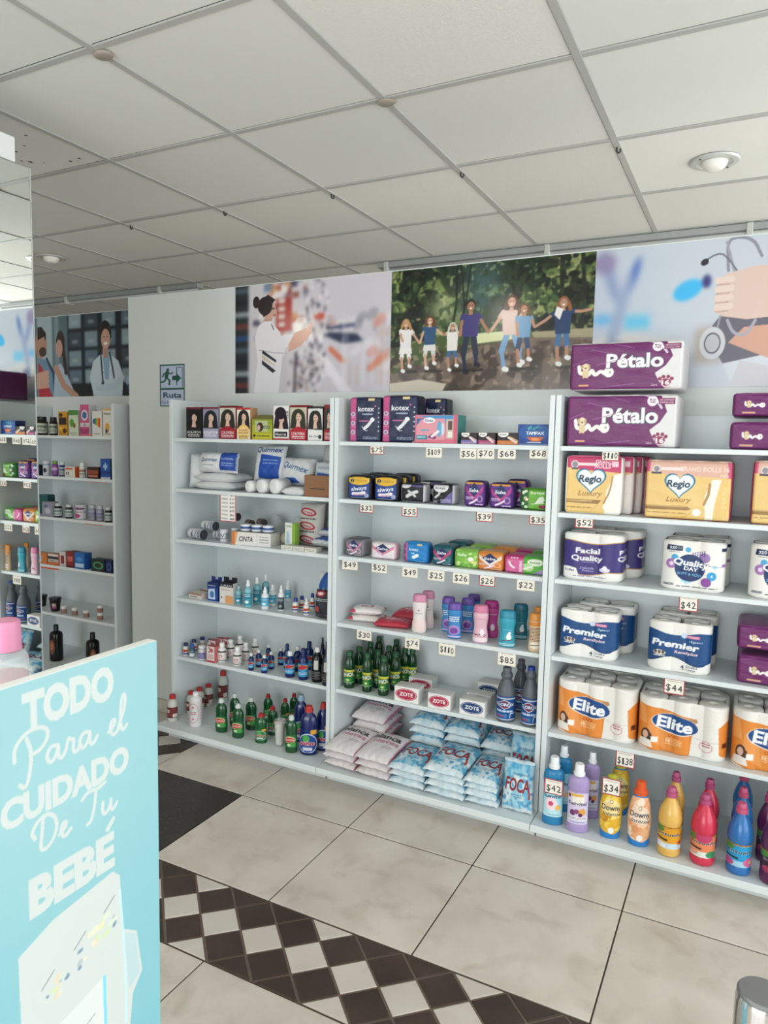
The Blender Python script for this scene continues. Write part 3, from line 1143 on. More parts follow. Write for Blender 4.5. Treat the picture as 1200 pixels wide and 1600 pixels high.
def poster_pharmacist():
    c = Cv(300, 190, 'cfc9cf')
    c.rect(0, 0, 0.095, 1, '2b3036')
    for i in range(9):
        y = 0.05 + i * 0.11
        c.rect(0, y, 0.095, y + 0.05, ['6a3a38', '8f979c', '20252c', '4a5a66', '2f4a78'][i % 5])
    c.rect(0.095, 0, 0.115, 1, 'c9c6ca')
    for i in range(70):
        x, y = 0.12 + 0.38 * rng.random(), 0.4 + 0.6 * rng.random()
        c.rect(x, y, x + 0.03 + 0.03 * rng.random(), y + 0.05 + 0.03 * rng.random(), rng.choice(['b5523c', 'e2dcd8', 'd9d4d6', '8f4a44', 'c98a5a', '6f88a8', 'efeaea', '3d3f52']), 0.8)
    c.rect(0.285, 0.56, 0.39, 0.86, 'a83a34')
    for i in range(4):
        c.rect(0.30, 0.60 + i * 0.07, 0.345, 0.645 + i * 0.07, 'ddd2cc')
    c.poly([(0.5, 1), (1, 1), (1, 0.0), (0.72, 0), (0.48, 0.45)], 'cdc8d0')
    c.poly([(0.5, 0.46), (0.53, 0.48), (0.78, 0), (0.70, 0)], 'e6e2e8')
    for i in range(60):
        t = rng.random()
        x = 0.56 + 0.44 * t
        y = 0.62 - 0.5 * t * rng.random() + 0.06 * rng.random()
        c.ell(x, y, 0.012 + 0.02 * t, 0.03 + 0.05 * t, rng.choice(['e4dfe4', 'c9a9a0', '8d8a98', 'd7d2da', 'b9b4be', 'd98a78']), -50, 0.6)
    c.poly([(0.6, 0.50), (0.63, 0.53), (0.80, 0.50), (0.84, 0.44), (0.72, 0.42)], '3a4258')
    c.line([(0.62, 0.56), (0.78, 0.58)], 0.015, '3a4468')
    c.rect(0.53, 0.64, 0.6, 0.7, 'c2483c')
    c.line([(0.64, 0.38), (0.72, 0.27)], 0.03, 'd27a62')
    c.line([(0.88, 0.2), (0.96, 0.3)], 0.04, 'd58a74')
    for i in range(50):
        c.ell(0.37 + 0.2 * rng.random(), 0.34 * rng.random(), 0.008, 0.02, rng.choice(['4a4450', 'e6dfe0', 'b98f7c', '8a8790']), 0, 0.7)
    c.line([(0.41, 0), (0.42, 0.36)], 0.014, '4a4650')
    for i in range(160):
        t = rng.random()
        x, y = 0.44 + 0.14 * t + 0.05 * rng.random(), 1.0 - 0.95 * rng.random()
        c.ell(x, y, 0.006 + 0.006 * rng.random(), 0.012 + 0.02 * rng.random(), rng.choice(['f0ecf0', '8a8894', '4a4654', 'c9b4b0', 'e2dee4', '6d6a78']), 0, 0.75)
    for i in range(26):
        x = 0.70 + 0.3 * rng.random()
        c.rect(x, 0.05, x + 0.012, 0.55 * rng.random() + 0.1, rng.choice(['d8d2da', 'b4aeb8', 'c99a8a', 'e6e0e4']), 0.4)
    c.blur(5)
    # pale blurred ellipse where her hands reach
    c.ell(0.45, 0.58, 0.05, 0.10, 'fbf7ee', 0, 0.5)
    c.blur(2)
    coat, sh2 = 'e2dfe4', 'c6c3cc'
    c.poly([(0.135, 0), (0.16, 0.30), (0.15, 0.42), (0.14, 0.52), (0.165, 0.62), (0.21, 0.665), (0.25, 0.66), (0.31, 0.56), (0.345, 0.40), (0.35, 0.0)], coat)
    c.poly([(0.305, 0), (0.33, 0.35), (0.36, 0.34), (0.355, 0)], sh2)
    c.poly([(0.16, 0.44), (0.17, 0.54), (0.26, 0.52), (0.42, 0.53), (0.42, 0.45), (0.27, 0.36)], coat)
    c.line([(0.17, 0.40), (0.27, 0.37), (0.36, 0.36)], 0.006, 'b2afba')
    c.poly([(0.41, 0.54), (0.49, 0.58), (0.525, 0.60), (0.52, 0.53), (0.45, 0.42), (0.37, 0.37), (0.37, 0.44)], 'd0a291')
    c.line([(0.49, 0.56), (0.52, 0.62)], 0.012, 'd8ac9a')
    c.poly([(0.195, 0.40), (0.29, 0.30), (0.285, 0.28), (0.19, 0.37)], '2c2f3c')
    c.poly([(0.19, 0.36), (0.275, 0.265), (0.285, 0.245), (0.19, 0.32)], 'cdbfa4')
    c.poly([(0.19, 0.31), (0.285, 0.205), (0.265, 0.185), (0.19, 0.27)], '2c2f3c')
    c.poly([(0.205, 0.66), (0.255, 0.66), (0.27, 0.72), (0.22, 0.76)], 'bf9484')
    c.ell(0.235, 0.765, 0.048, 0.085, 'caa08f')
    c.poly([(0.255, 0.70), (0.287, 0.69), (0.292, 0.74), (0.28, 0.80), (0.25, 0.82)], 'caa08f')
    c.ell(0.21, 0.80, 0.05, 0.085, '2a2022')
    c.poly([(0.17, 0.78), (0.20, 0.70), (0.225, 0.72), (0.225, 0.78), (0.255, 0.81), (0.282, 0.85), (0.23, 0.90), (0.19, 0.87)], '2a2022')
    c.ell(0.15, 0.84, 0.024, 0.055, '2f2426')
    c.line([(0.258, 0.77), (0.275, 0.772)], 0.006, '3a2624')
    c.line([(0.268, 0.71), (0.284, 0.713)], 0.007, '9a4a48')
    c.line([(0.255, 0.63), (0.27, 0.58)], 0.006, '55505c')
    return c


def poster_stetho():
    c = Cv(280, 190, 'c3cad4')
    yy, xx = np.mgrid[0:c.H, 0:c.W]
    c.blend(np.clip(1 - xx / c.W * 2.2, 0, 1) * 0.4, 'a9b4c8')
    c.poly([(0, 0.1), (0.45, 0.12), (0.5, 0.3), (0.2, 0.4), (0, 0.36)], 'd9d6d4')
    c.ell(0.08, 0.8, 0.03, 0.2, '8f9cc0', 20)
    c.ell(0.20, 0.78, 0.02, 0.16, '4a6ab4', -20)
    c.ell(0.14, 0.55, 0.03, 0.3, '98a6c4', -15)
    c.ell(0.05, 0.9, 0.06, 0.08, '8f86a8')
    c.ell(0.13, 0.27, 0.05, 0.045, '3f4f86')
    c.rect(0.17, 0.42, 0.30, 0.52, '69bfe0')
    c.ell(0.05, 0.5, 0.05, 0.04, '69aee0')
    c.ell(0.30, 0.27, 0.08, 0.02, '8fa2cc')
    c.poly([(0.53, 0.16), (0.53, 0.40), (0.62, 0.42), (0.75, 0.36), (0.75, 0.18)], 'b3a7a2')
    c.blur(9)
    c.ell(0.485, 0.67, 0.075, 0.065, '45b4ea', 22)
    c.ell(0.575, 0.72, 0.022, 0.045, '3c3f78')
    c.blur(4)
    c.ell(0.86, 0.32, 0.2, 0.4, 'd3d6dc', 0, 0.7)
    c.blur(3)
    # hand and stethoscope
    c.poly([(0.615, 0.42), (0.715, 0.60), (1, 0.75), (1, 0.25), (0.675, 0.16), (0.615, 0.30)], '6a6672')
    c.poly([(0.695, 0.30), (1, 0.12), (1, 0.42), (0.765, 0.40)], 'd0a18c')
    c.line([(0.675, 0.78), (0.660, 0.98), (0.715, 1.0), (0.785, 0.97), (0.825, 0.86)], 0.014, '8f8c9a', 2)
    c.line([(0.660, 0.97), (0.715, 0.72)], 0.012, 'a19eaa')
    c.line([(0.555, 0.855), (0.615, 0.90), (0.655, 0.89), (0.735, 0.74)], 0.007, '6d6a78', 1)
    c.ell(0.560, 0.85, 0.02, 0.022, '35323c', 20)
    c.poly([(0.615, 0.52), (0.630, 0.70), (0.665, 0.76), (0.795, 0.80), (1, 0.80), (1, 0.47), (0.775, 0.45), (0.655, 0.48)], 'd9c0b4')
    for k in range(4):
        c.line([(0.63, 0.54 + k * 0.06), (0.695, 0.545 + k * 0.06)], 0.028, 'e2ccc1')
        c.line([(0.625, 0.51 + k * 0.06), (0.685, 0.513 + k * 0.06)], 0.004, 'b5978a')
    c.line([(0.650, 0.48), (0.635, 0.36)], 0.010, '9a97a2')
    c.ell(0.620, 0.30, 0.062, 0.11, 'c9cad0')
    c.ell(0.620, 0.30, 0.040, 0.072, '55555c')
    c.ell(0.620, 0.30, 0.034, 0.062, 'b9bac0')
    c.line([(0.685, 0.45), (0.715, 0.36), (0.775, 0.34), (0.815, 0.44)], 0.014, 'aaa7b4', 2)
    c.poly([(0.715, 0.0), (0.755, 0.18), (1, 0.10), (1, 0)], 'c9c6cc')
    full = Cv(356, 190, 'c9ccd2')
    full.a[:, :c.W] = c.a
    full.a[:, c.W:] = c.a[:, -1:]
    return full


def poster_doctor():
    c = Cv(250, 130, '1c242c')
    c.rect(0, 0, 0.34, 1, '5c7078')
    c.rect(0.06, 0, 0.20, 1, 'a4b4b8')
    c.rect(0.22, 0, 0.26, 1, '7c929a')
    for i, x in enumerate((0.35, 0.49, 0.64, 0.80, 0.93)):
        for j in range(4):
            y = 0.14 + j * 0.23
            c.rect(x, y, x + 0.11, y + 0.19, ['5e7180', '7f929c', '3a4852', '8b9ea8'][(i * 3 + j * 5) % 4])
            c.rect(x + 0.03, y + 0.05, x + 0.08, y + 0.09, 'a9b8c0', 0.6)
    c.rect(0.34, 0, 1, 0.16, '141a20')
    c.blur(3)
    # man with red shirt edge
    c.poly([(0.065, 0), (0.065, 0.50), (0.125, 0.48), (0.185, 0.36), (0.235, 0.0)], '6f8ca6')
    c.poly([(0.065, 0), (0.065, 0.44), (0.105, 0.36), (0.165, 0.10), (0.195, 0)], 'b0343e')
    c.line([(0.145, 0.48), (0.205, 0.3), (0.215, 0)], 0.02, '30465e')
    c.ell(0.095, 0.66, 0.055, 0.17, 'b08a78')
    c.poly([(0.065, 0.72), (0.125, 0.76), (0.140, 0.70), (0.145, 0.80), (0.105, 0.88), (0.065, 0.88)], '2a2424')
    c.ell(0.110, 0.57, 0.035, 0.06, '4a3a34')
    for k in range(4):
        c.line([(0.06, 0.28 - k * 0.05), (0.15, 0.31 - k * 0.055)], 0.03, 'caa090')
    # girl
    c.poly([(0.200, 0.0), (0.220, 0.36), (0.270, 0.42), (0.320, 0.30), (0.410, 0.0)], 'a9bccc')
    c.line([(0.230, 0.36), (0.300, 0.14), (0.410, 0.0)], 0.045, 'b8907e')
    c.ell(0.275, 0.66, 0.04, 0.16, '3c2e2a')
    c.line([(0.295, 0.64), (0.320, 0.3)], 0.03, '3c2e2a')
    c.ell(0.262, 0.60, 0.03, 0.11, 'bd9686')
    # doctor
    c.poly([(0.56, 0.0), (0.53, 0.24), (0.56, 0.42), (0.62, 0.50), (0.70, 0.50), (0.77, 0.42), (0.81, 0.24), (0.80, 0.0)], 'c3d2dc')
    c.poly([(0.64, 0.50), (0.70, 0.50), (0.69, 0.20), (0.66, 0.2)], '88a8c4')
    c.rect(0.645, 0.46, 0.685, 0.58, 'b48c7c')
    c.ell(0.665, 0.74, 0.052, 0.16, '241d1e')
    c.ell(0.668, 0.68, 0.038, 0.12, 'c59d8c')
    c.ell(0.668, 0.63, 0.018, 0.018, 'f2e8e4')
    c.rect(0.65, 0.70, 0.66, 0.715, '2c2020')
    c.rect(0.676, 0.70, 0.686, 0.715, '2c2020')
    c.line([(0.625, 0.52), (0.635, 0.30), (0.64, 0.18)], 0.012, '232b34', 1)
    c.line([(0.70, 0.52), (0.72, 0.36), (0.735, 0.22)], 0.012, '232b34', 1)
    c.ell(0.64, 0.16, 0.012, 0.025, '38424c')
    c.line([(0.60, 0.10), (0.74, 0.12), (0.80, 0.22)], 0.04, 'b8c8d4')
    c.poly([(0.83, 0.16), (1, 0.28), (1, 0.06), (0.86, 0.04)], '2c4a8e')
    c.poly([(0.82, 0.18), (1, 0.32), (1, 0.26), (0.84, 0.13)], '8fa8c4')
    return c


sheet('wall_poster', poster_pharmacist(), -2.222, -1.394, 1.603, 2.099, YW, 'glossy poster of a pharmacist in white coat reaching to a blurred shelf', 'poster', PM_POSTER, group='posters along the partition top')
sheet('wall_poster', poster_children(), -1.393, -0.5545, 1.600, 2.098, YW, 'glossy poster of seven children running hand in hand through woods', 'poster', PM_POSTER, group='posters along the partition top')
sheet('wall_poster', poster_stetho(), -0.5535, 0.277, 1.600, 2.098, YW, 'glossy poster of a hand holding a stethoscope on blurred blue background', 'poster', PM_POSTER, group='posters along the partition top')
sheet('wall_poster', poster_doctor(), -4.02, -3.05, 1.62, 2.099, YR, 'dark poster of a smiling doctor with a man and a girl', 'poster', PM_POSTER, group='posters along the partition top')


def evac_sign():
    c = Cv(64, 108, '1d5a44')
    c.rect(0.05, 0.44, 0.95, 0.965, 'b9c4de')
    c.rect(0.05, 0.03, 0.95, 0.40, 'b9c4de')
    g = '1c5440'
    c.ell(0.33, 0.87, 0.055, None, g)
    c.line([(0.31, 0.81), (0.27, 0.70)], 0.14, g)
    c.line([(0.30, 0.80), (0.18, 0.78), (0.12, 0.70)], 0.05, g)
    c.line([(0.33, 0.80), (0.46, 0.77), (0.52, 0.80)], 0.05, g)
    c.line([(0.28, 0.68), (0.40, 0.62), (0.38, 0.52)], 0.065, g)
    c.line([(0.26, 0.68), (0.20, 0.60), (0.08, 0.58)], 0.065, g)
    c.line([(0.68, 0.50), (0.68, 0.92), (0.90, 0.92), (0.90, 0.46)], 0.025, g)
    c.poly([(0.50, 0.72), (0.66, 0.72), (0.66, 0.79), (0.86, 0.67), (0.66, 0.55), (0.66, 0.62), (0.50, 0.62)], g)
    c.t('Ruta', 0.5, 0.275, 0.125, '1f3f4a', 0.02, w=0.72)
    c.t('De Evacuaci\u00f3n', 0.5, 0.10, 0.06, '3a55a0', 0.0, w=0.84)
    return c


sheet('evacuation_sign', evac_sign(), -2.704, -2.538, 1.543, 1.753, YW, 'green framed evacuation route sign with running figure, reading Ruta', 'sign', PM_SIGN, 0.004)

# ------------------------------------------------------------------ baby-care sign board, near the camera
SX, SY1, SZ1 = -0.617, 0.617, 1.144
SW, SHT = 0.262, 0.60


def baby_sign():
    c = Cv(250, 572, 'a9e0e9')
    c.grad('92bfc5', '7bb9c5')
    yy, xx = np.mgrid[0:c.H, 0:c.W]
    c.blend(np.exp(-(((xx / c.W - 0.4) / 0.5) ** 2 + ((yy / c.H - 0.22) / 0.2) ** 2)) * 0.35, 'a8caca')
    wh = 'c9d0cd'

    def X(s):      # metres from the far edge -> sheet
        return (SW + s) / SW

    def Y(z):
        return (SHT + z) / SHT
    h = lambda m: m / SHT
    c.t('TODO', X(-0.122), Y(-0.031), h(0.034), wh, 0.055, w=0.112 / SW)
    c.t('CUIDADO', X(-0.125), Y(-0.126), h(0.027), wh, 0.05, w=0.158 / SW)
    c.t('BEBE', X(-0.1225), Y(-0.225), h(0.037), wh, 0.055, w=0.108 / SW)
    c.line([(X(-0.078), Y(-0.199)), (X(-0.070), Y(-0.190))], 0.022, wh)

    def script(strokes, ox, oz, k, wd=0.0042):
        for st in strokes:
            c.line([(X(ox + a * k), Y(oz + b * k)) for a, b in st], wd / SW, wh, 2)
    # 'Para el' and 'De Tu' in a looping hand, unit = x-height
    P_ = [[(0.2, 1.9), (0.5, 1.0), (0.25, -0.4), (0.0, -0.7), (-0.25, -0.4)], [(-0.5, 0.9), (-0.5, 1.7), (0.3, 2.3), (1.3, 2.2), (1.5, 1.6), (1.0, 1.0), (0.4, 0.95)]]

    def a_(x):
        return [[(x + 0.75, 0.85), (x + 0.3, 1.0), (x + 0.0, 0.5), (x + 0.25, 0.02), (x + 0.6, 0.3), (x + 0.78, 0.9), (x + 0.72, 0.25), (x + 0.95, 0.02), (x + 1.25, 0.45)]]

    def r_(x):
        return [[(x, 0.35), (x + 0.2, 1.05), (x + 0.3, 0.9), (x + 0.55, 0.85), (x + 0.45, 0.2), (x + 0.7, 0.0), (x + 0.95, 0.4)]]

    def e_(x):
        return [[(x, 0.35), (x + 0.45, 0.65), (x + 0.5, 0.98), (x + 0.2, 0.95), (x + 0.1, 0.4), (x + 0.35, 0.0), (x + 0.8, 0.35)]]

    def l_(x):
        return [[(x, 0.4), (x + 0.55, 1.5), (x + 0.55, 2.3), (x + 0.3, 2.2), (x + 0.15, 0.9), (x + 0.3, 0.02), (x + 0.65, 0.35)]]
    for s in P_ + a_(1.3) + r_(2.5) + a_(3.35) + e_(5.4) + l_(6.1):
        script([s], -0.178, -0.094, 0.0192)
    D_ = [[(0.45, 2.0), (0.35, 1.0), (0.2, 0.1), (0.6, -0.1), (1.2, 0.4), (1.4, 1.3), (0.9, 2.05), (0.1, 1.9), (-0.35, 1.3), (-0.1, 0.9)]]
    T_ = [[(-0.35, 1.75), (0.1, 2.1), (0.8, 1.95), (1.4, 2.15)], [(0.7, 1.95), (0.55, 0.9), (0.3, 0.1), (0.0, 0.0)]]
    u_ = [[(0, 0.9), (-0.05, 0.2), (0.25, 0.0), (0.6, 0.5), (0.65, 0.95), (0.6, 0.25), (0.8, 0.02), (1.1, 0.4)]]

    def mv(st, x):
        return [[(a + x, b) for a, b in s] for s in st]
    for s in D_ + e_(1.5) + mv(T_, 3.5) + mv(u_, 4.7):
        script([s], -0.166, -0.180, 0.0175)
    # pack of wipes with a printed flap
    c.poly([(X(-0.186), Y(-0.60)), (X(-0.190), Y(-0.278)), (X(-0.150), Y(-0.262)), (X(-0.072), Y(-0.252)), (X(-0.062), Y(-0.262)), (X(-0.058), Y(-0.33)), (X(-0.038), Y(-0.345)), (X(-0.030), Y(-0.40)), (X(-0.045), Y(-0.42)), (X(-0.05), Y(-0.46)), (X(-0.075), Y(-0.60))], 'cad1ce')
    c.poly([(X(-0.058), Y(-0.335)), (X(-0.040), Y(-0.347)), (X(-0.034), Y(-0.40)), (X(-0.05), Y(-0.41))], 'b6ccd0')
    c.line([(X(-0.062), Y(-0.28)), (X(-0.056), Y(-0.36)), (X(-0.055), Y(-0.45))], 0.01, 'bfe6ee', 1)
    for i in range(26):
        t = rng.random()
        x, z = -0.16 + 0.10 * t, -0.345 + 0.045 * t + rng.uniform(-0.012, 0.012)
        c.ell(X(x), Y(z), rng.uniform(0.006, 0.028), rng.uniform(0.002, 0.006), rng.choice(['c9dca0', 'e9c9a4', 'a9b4b8', 'd9e6c4', '6a88a4', 'efd8b8']), rng.uniform(0, 60), 0.8)
    for a in range(3):
        c.line([(X(-0.165 + 0.04 * a), Y(-0.33 + 0.018 * a)), (X(-0.15 + 0.04 * a), Y(-0.318 + 0.018 * a))], 0.006, '8a9498')
    c.poly([(X(-0.165), Y(-0.60)), (X(-0.168), Y(-0.40)), (X(-0.155), Y(-0.385)), (X(-0.088), Y(-0.37)), (X(-0.086), Y(-0.60))], 'd7dcd9')
    c.line([(X(-0.155), Y(-0.43)), (X(-0.10), Y(-0.405))], 0.004, '7a868c')
    c.line([(X(-0.155), Y(-0.436)), (X(-0.12), Y(-0.42))], 0.004, '7a868c')
    c.line([(X(-0.086), Y(-0.37)), (X(-0.084), Y(-0.60))], 0.016, '7fd0e6')
    c.line([(X(-0.168), Y(-0.40)), (X(-0.172), Y(-0.60))], 0.01, 'bfe4ee')
    c.rect(X(-0.119), Y(-0.428), X(-0.108), Y(-0.417), '6fb8cc')
    return c


sg = empty('sign_board', (SX, SY1 - SW, 0))
me = rbox(SW, 0.0155, SHT, front=baby_sign(), side='f2f4f2', r=0.0012, name='printed_face', pm=PM_SIGN)
o = ob('printed_face', me, sg, (0, SW / 2, SZ1 - SHT), math.pi / 2)
ob('lower_board', MB().bevel_box(-0.0155, 0, 0, SW, 0.0, SZ1 - SHT - 0.0005, 0.001).mesh('lower_board', mat('80c0cc', 0.5)), sg)
tag(sg, 'pale turquoise upright sign board reading TODO Para el CUIDADO De Tu BEBE', 'sign')
# low counter behind the board; the cologne bottle stands on it
ct = empty('display_counter', (-0.83, 0.51, 0))
ob('counter_body', MB().bevel_box(-0.11, 0.11, -0.14, 0.14, 0, 1.007, 0.003).mesh('counter_body', M_MEL), ct)
ob('counter_top', MB().bevel_box(-0.112, 0.112, -0.142, 0.145, 1.0075, 1.0235, 0.003).mesh('counter_top', M_MEL), ct)
tag(ct, 'narrow white display counter hidden behind the turquoise sign board', 'counter')
# chrome post
post = empty('chrome_post', (0.042, 0.754, 0))
ob('post_tube', MB().lathe([(0.024, 0.012), (0.024, 0.845), (0.0225, 0.851)], 40).mesh('post_tube', mat('c9cacc', 0.12, 1.0), 40), post)
ob('post_cap', MB().lathe([(0.0228, 0.8512), (0.0228, 0.8535), (0.021, 0.8555), (0.0, 0.8555)], 40).mesh('post_cap', mat('8d8e90', 0.35, 0.8), 40), post)
ob('post_base', MB().lathe([(0.11, 0.0), (0.11, 0.006), (0.10, 0.011), (0.024, 0.0125)], 40).mesh('post_base', mat('b9babc', 0.2, 1.0), 40), post)
tag(post, 'short chrome post with flat grey cap near the camera', 'post')

# ------------------------------------------------------------------ products: toilet paper packs
def cv(w, h, bg, ppm=520):
    return Cv(w * ppm, h * ppm, bg)


def pup(c, x, y, k):
    """a small cream puppy amid unrolled paper"""
    w = 'efece8'
    c.line([(x - 1.0 * k, y + 1.2 * k * c.asp), (x - 0.9 * k, y + 0.2 * k * c.asp), (x - 0.4 * k, y + 0.1 * k * c.asp), (x + 0.5 * k, y - 0.2 * k * c.asp), (x + 0.9 * k, y + 0.8 * k * c.asp), (x + 1.4 * k, y - 0.3 * k * c.asp), (x + 2.2 * k, y + 0.5 * k * c.asp), (x + 2.8 * k, y + 0.1 * k * c.asp)], 0.55 * k, w, 2)
    c.ell(x + 3.4 * k, y + 0.25 * k * c.asp, 0.75 * k, None, w)
    c.ell(x + 3.6 * k, y + 0.25 * k * c.asp, 0.2 * k, None, 'b5aeb0')
    cr = 'dcc79f'
    c.ell(x, y + 0.2 * k * c.asp, 0.5 * k, 0.75 * k * c.asp, cr)
    c.ell(x, y + 1.1 * k * c.asp, 0.55 * k, None, 'e6d4b0')
    c.ell(x - 0.5 * k, y + 1.1 * k * c.asp, 0.18 * k, 0.4 * k * c.asp, 'c9ae80')
    c.ell(x + 0.5 * k, y + 1.1 * k * c.asp, 0.18 * k, 0.4 * k * c.asp, 'c9ae80')
    c.ell(x, y + 0.95 * k * c.asp, 0.14 * k, None, '5a4438')
    c.line([(x - 0.3 * k, y - 0.5 * k * c.asp), (x - 0.3 * k, y)], 0.22 * k, cr)
    c.line([(x + 0.3 * k, y - 0.5 * k * c.asp), (x + 0.3 * k, y)], 0.22 * k, cr)


def d_petalo(w, h, full=True):
    c = cv(w, h, '6d2a63', 480)
    N = c.speck(1, 30, 2)
    c.blend(np.clip(N - 0.4, 0, 1) * 0.5, '8a3f7e')
    if full:
        c.poly([(0.86, 0), (0.80, 0.18), (0.765, 0.34), (0.85, 0.48), (0.91, 0.68), (0.85, 1), (1, 1), (1, 0)], 'dcdada')
        c.line([(0.86, 0.75), (0.82, 0.88), (0.70, 1.02)], 0.02, 'd9cfe0')
        pup(c, 0.15, 0.34, 0.062)
        c.t('P\u00e9talo', 0.585, 0.61, 0.27, 'f4f2f2', 0.035, w=0.50, edge='3f4a55', ew=0.035)
        c.ell(0.78, 0.88, 0.045, None, 'f4f0f2')
        c.t('TE DA', 0.78, 0.90, 0.035, '5c2454', 0.02, w=0.06)
        c.t('M\u00c1S', 0.78, 0.855, 0.035, '5c2454', 0.02, w=0.05)
        c.rect(0.835, 0.82, 0.975, 0.93, '7a2c58')
        c.lines(0.845, 0.965, 0.83, 0.92, 3, 'd9b9cc')
        for a, b in ((-0.05, 0.09), (-0.02, 0.13), (0.02, 0.13), (0.05, 0.09)):
            c.ell(0.86 + a, 0.13 + b, 0.016, None, '8a2f52')
        c.ell(0.86, 0.15, 0.045, 0.075, '8a2f52')
        c.t('16', 0.86, 0.145, 0.085, 'f7f2f2', 0.03, w=0.07)
        c.t('Cont.', 0.765, 0.10, 0.04, 'efe6ec', 0.01, w=0.05)
        c.lines(0.83, 0.90, 0.03, 0.06, 1, '8a2f52')
        c.rect(0.09, 0.09, 0.18, 0.125, 'e0a07a')
    else:
        pup(c, 0.30, 0.45, 0.07)
        c.rect(0.18, 0.13, 0.42, 0.2, 'd9a88c')
        c.poly([(0.8, 0.3), (1, 0.5), (1, 0), (0.7, 0)], '9a3a6a')
    for k in range(5):
        y = rng.random()
        c.line([(rng.random() * 0.6, y), (rng.random() * 0.6 + 0.1, y + 0.12)], 0.005, 'a066a0')
    return c


def d_regio(w, h, big):
    c = cv(w, h, 'e6c27a', 480)
    N = c.speck(1, 60, 3)
    c.blend(np.clip((N - 0.35) * 1.2, 0, 1) * 0.7, 'f0dba6')
    c.poly([(0, 0.80), (0.3, 0.76), (0.7, 0.74), (1, 0.72), (1, 1), (0, 1)], 'dcae9c' if big else 'c23a68')
    if big:
        c.poly([(0, 0.8), (0.05, 0.8), (0.06, 1), (0, 1)], 'c8577a')
        c.poly([(0.95, 0.72), (1, 0.72), (1, 1), (0.94, 1)], 'c8577a')
        c.poly([(0.72, 0.0), (0.70, 0.4), (0.78, 0.7), (0.88, 0.7), (0.82, 0.3), (0.80, 0)], 'efe9e0')
        c.line([(0.755, 0.62), (0.745, 0.45), (0.70, 0.28)], 0.03, 'b08850')
        c.t('GRAND ROLLS 16', 0.68, 0.86, 0.075, 'efd6c8', 0.02, w=0.56)
        c.t('=72', 0.91, 0.76, 0.05, 'efd6c8', 0.02, w=0.09)
        c.t('MAXI', 0.92, 0.40, 0.06, 'ecd296', 0.02, w=0.3, rot=90)
        cx, s = 0.41, 1.0
    else:
        c.poly([(0.72, 0.0), (0.74, 0.4), (0.86, 0.68), (1, 0.72), (1, 0)], 'f1ece4')
        c.line([(0.84, 0.66), (0.80, 0.40), (0.70, 0.2)], 0.03, 'b58a52', 1)
        c.t('GRAND', 0.68, 0.90, 0.065, 'f6e4ea', 0.025, w=0.30)
        c.t('ROLLS', 0.66, 0.83, 0.065, 'f6e4ea', 0.025, w=0.28)
        c.rect(0.82, 0.82, 0.93, 0.92, 'f0d0dc')
        cx, s = 0.46, 1.5
    # portrait badge and ribbon
    bx = 0.13 if big else 0.16
    c.ell(bx, 0.85, 0.045 if big else 0.07, None, 'e9e2dc')
    c.ell(bx, 0.85, 0.035 if big else 0.055, None, '8d8a92')
    c.poly([(bx + 0.05, 0.83), (bx + 0.2 * s + 0.1, 0.83), (bx + 0.22 * s + 0.1, 0.88), (bx + 0.05, 0.88)], 'f2dcd8')
    c.rect(bx - 0.06, 0.765, bx + 0.06, 0.795, '3f3a44')
    # heart
    hx, hy, k = cx, 0.60, 0.19 * s
    t = np.linspace(0, 2 * np.pi, 60)
    H = np.stack([16 * np.sin(t) ** 3, 13 * np.cos(t) - 5 * np.cos(2 * t) - 2 * np.cos(3 * t) - np.cos(4 * t)], 1) / 17
    for g, col in ((1.0, '1d4f78'), (0.93, '5fb0cf'), (0.86, 'f6f8f8')):
        c.poly(np.stack([hx + H[:, 0] * k * g, hy + H[:, 1] * k * g * c.asp * 0.95], 1), col)
    c.t('Regio', hx - 0.01, 0.61, 0.115, '1c3350', 0.03, w=0.27 * s, it=0.15)
    c.t('Luxury', hx, 0.345 if big else 0.36, 0.085, '9a6c34', 0.01, w=0.28 * s, it=0.35)
    c.poly([(0, 0.23), (0.5, 0.235), (0.56, 0.19), (0.5, 0.165), (0, 0.16)] if big else [(0, 0.25), (0.66, 0.25), (0.6, 0.18), (0, 0.19)], '9a7440')
    c.poly([(0, 0.235), (0.5, 0.24), (0.5, 0.215), (0, 0.21)], 'c9a468')
    c.lines(0.04, 0.5, 0.09, 0.13, 1, 'a8803e')
    c.line([(0, 0.03), (0.45, 0.03), (0.58, 0.15)], 0.006, 'c99c52')
    c.ell(0.62 if big else 0.74, 0.14, 0.05, 0.06, 'f7efe8')
    return c


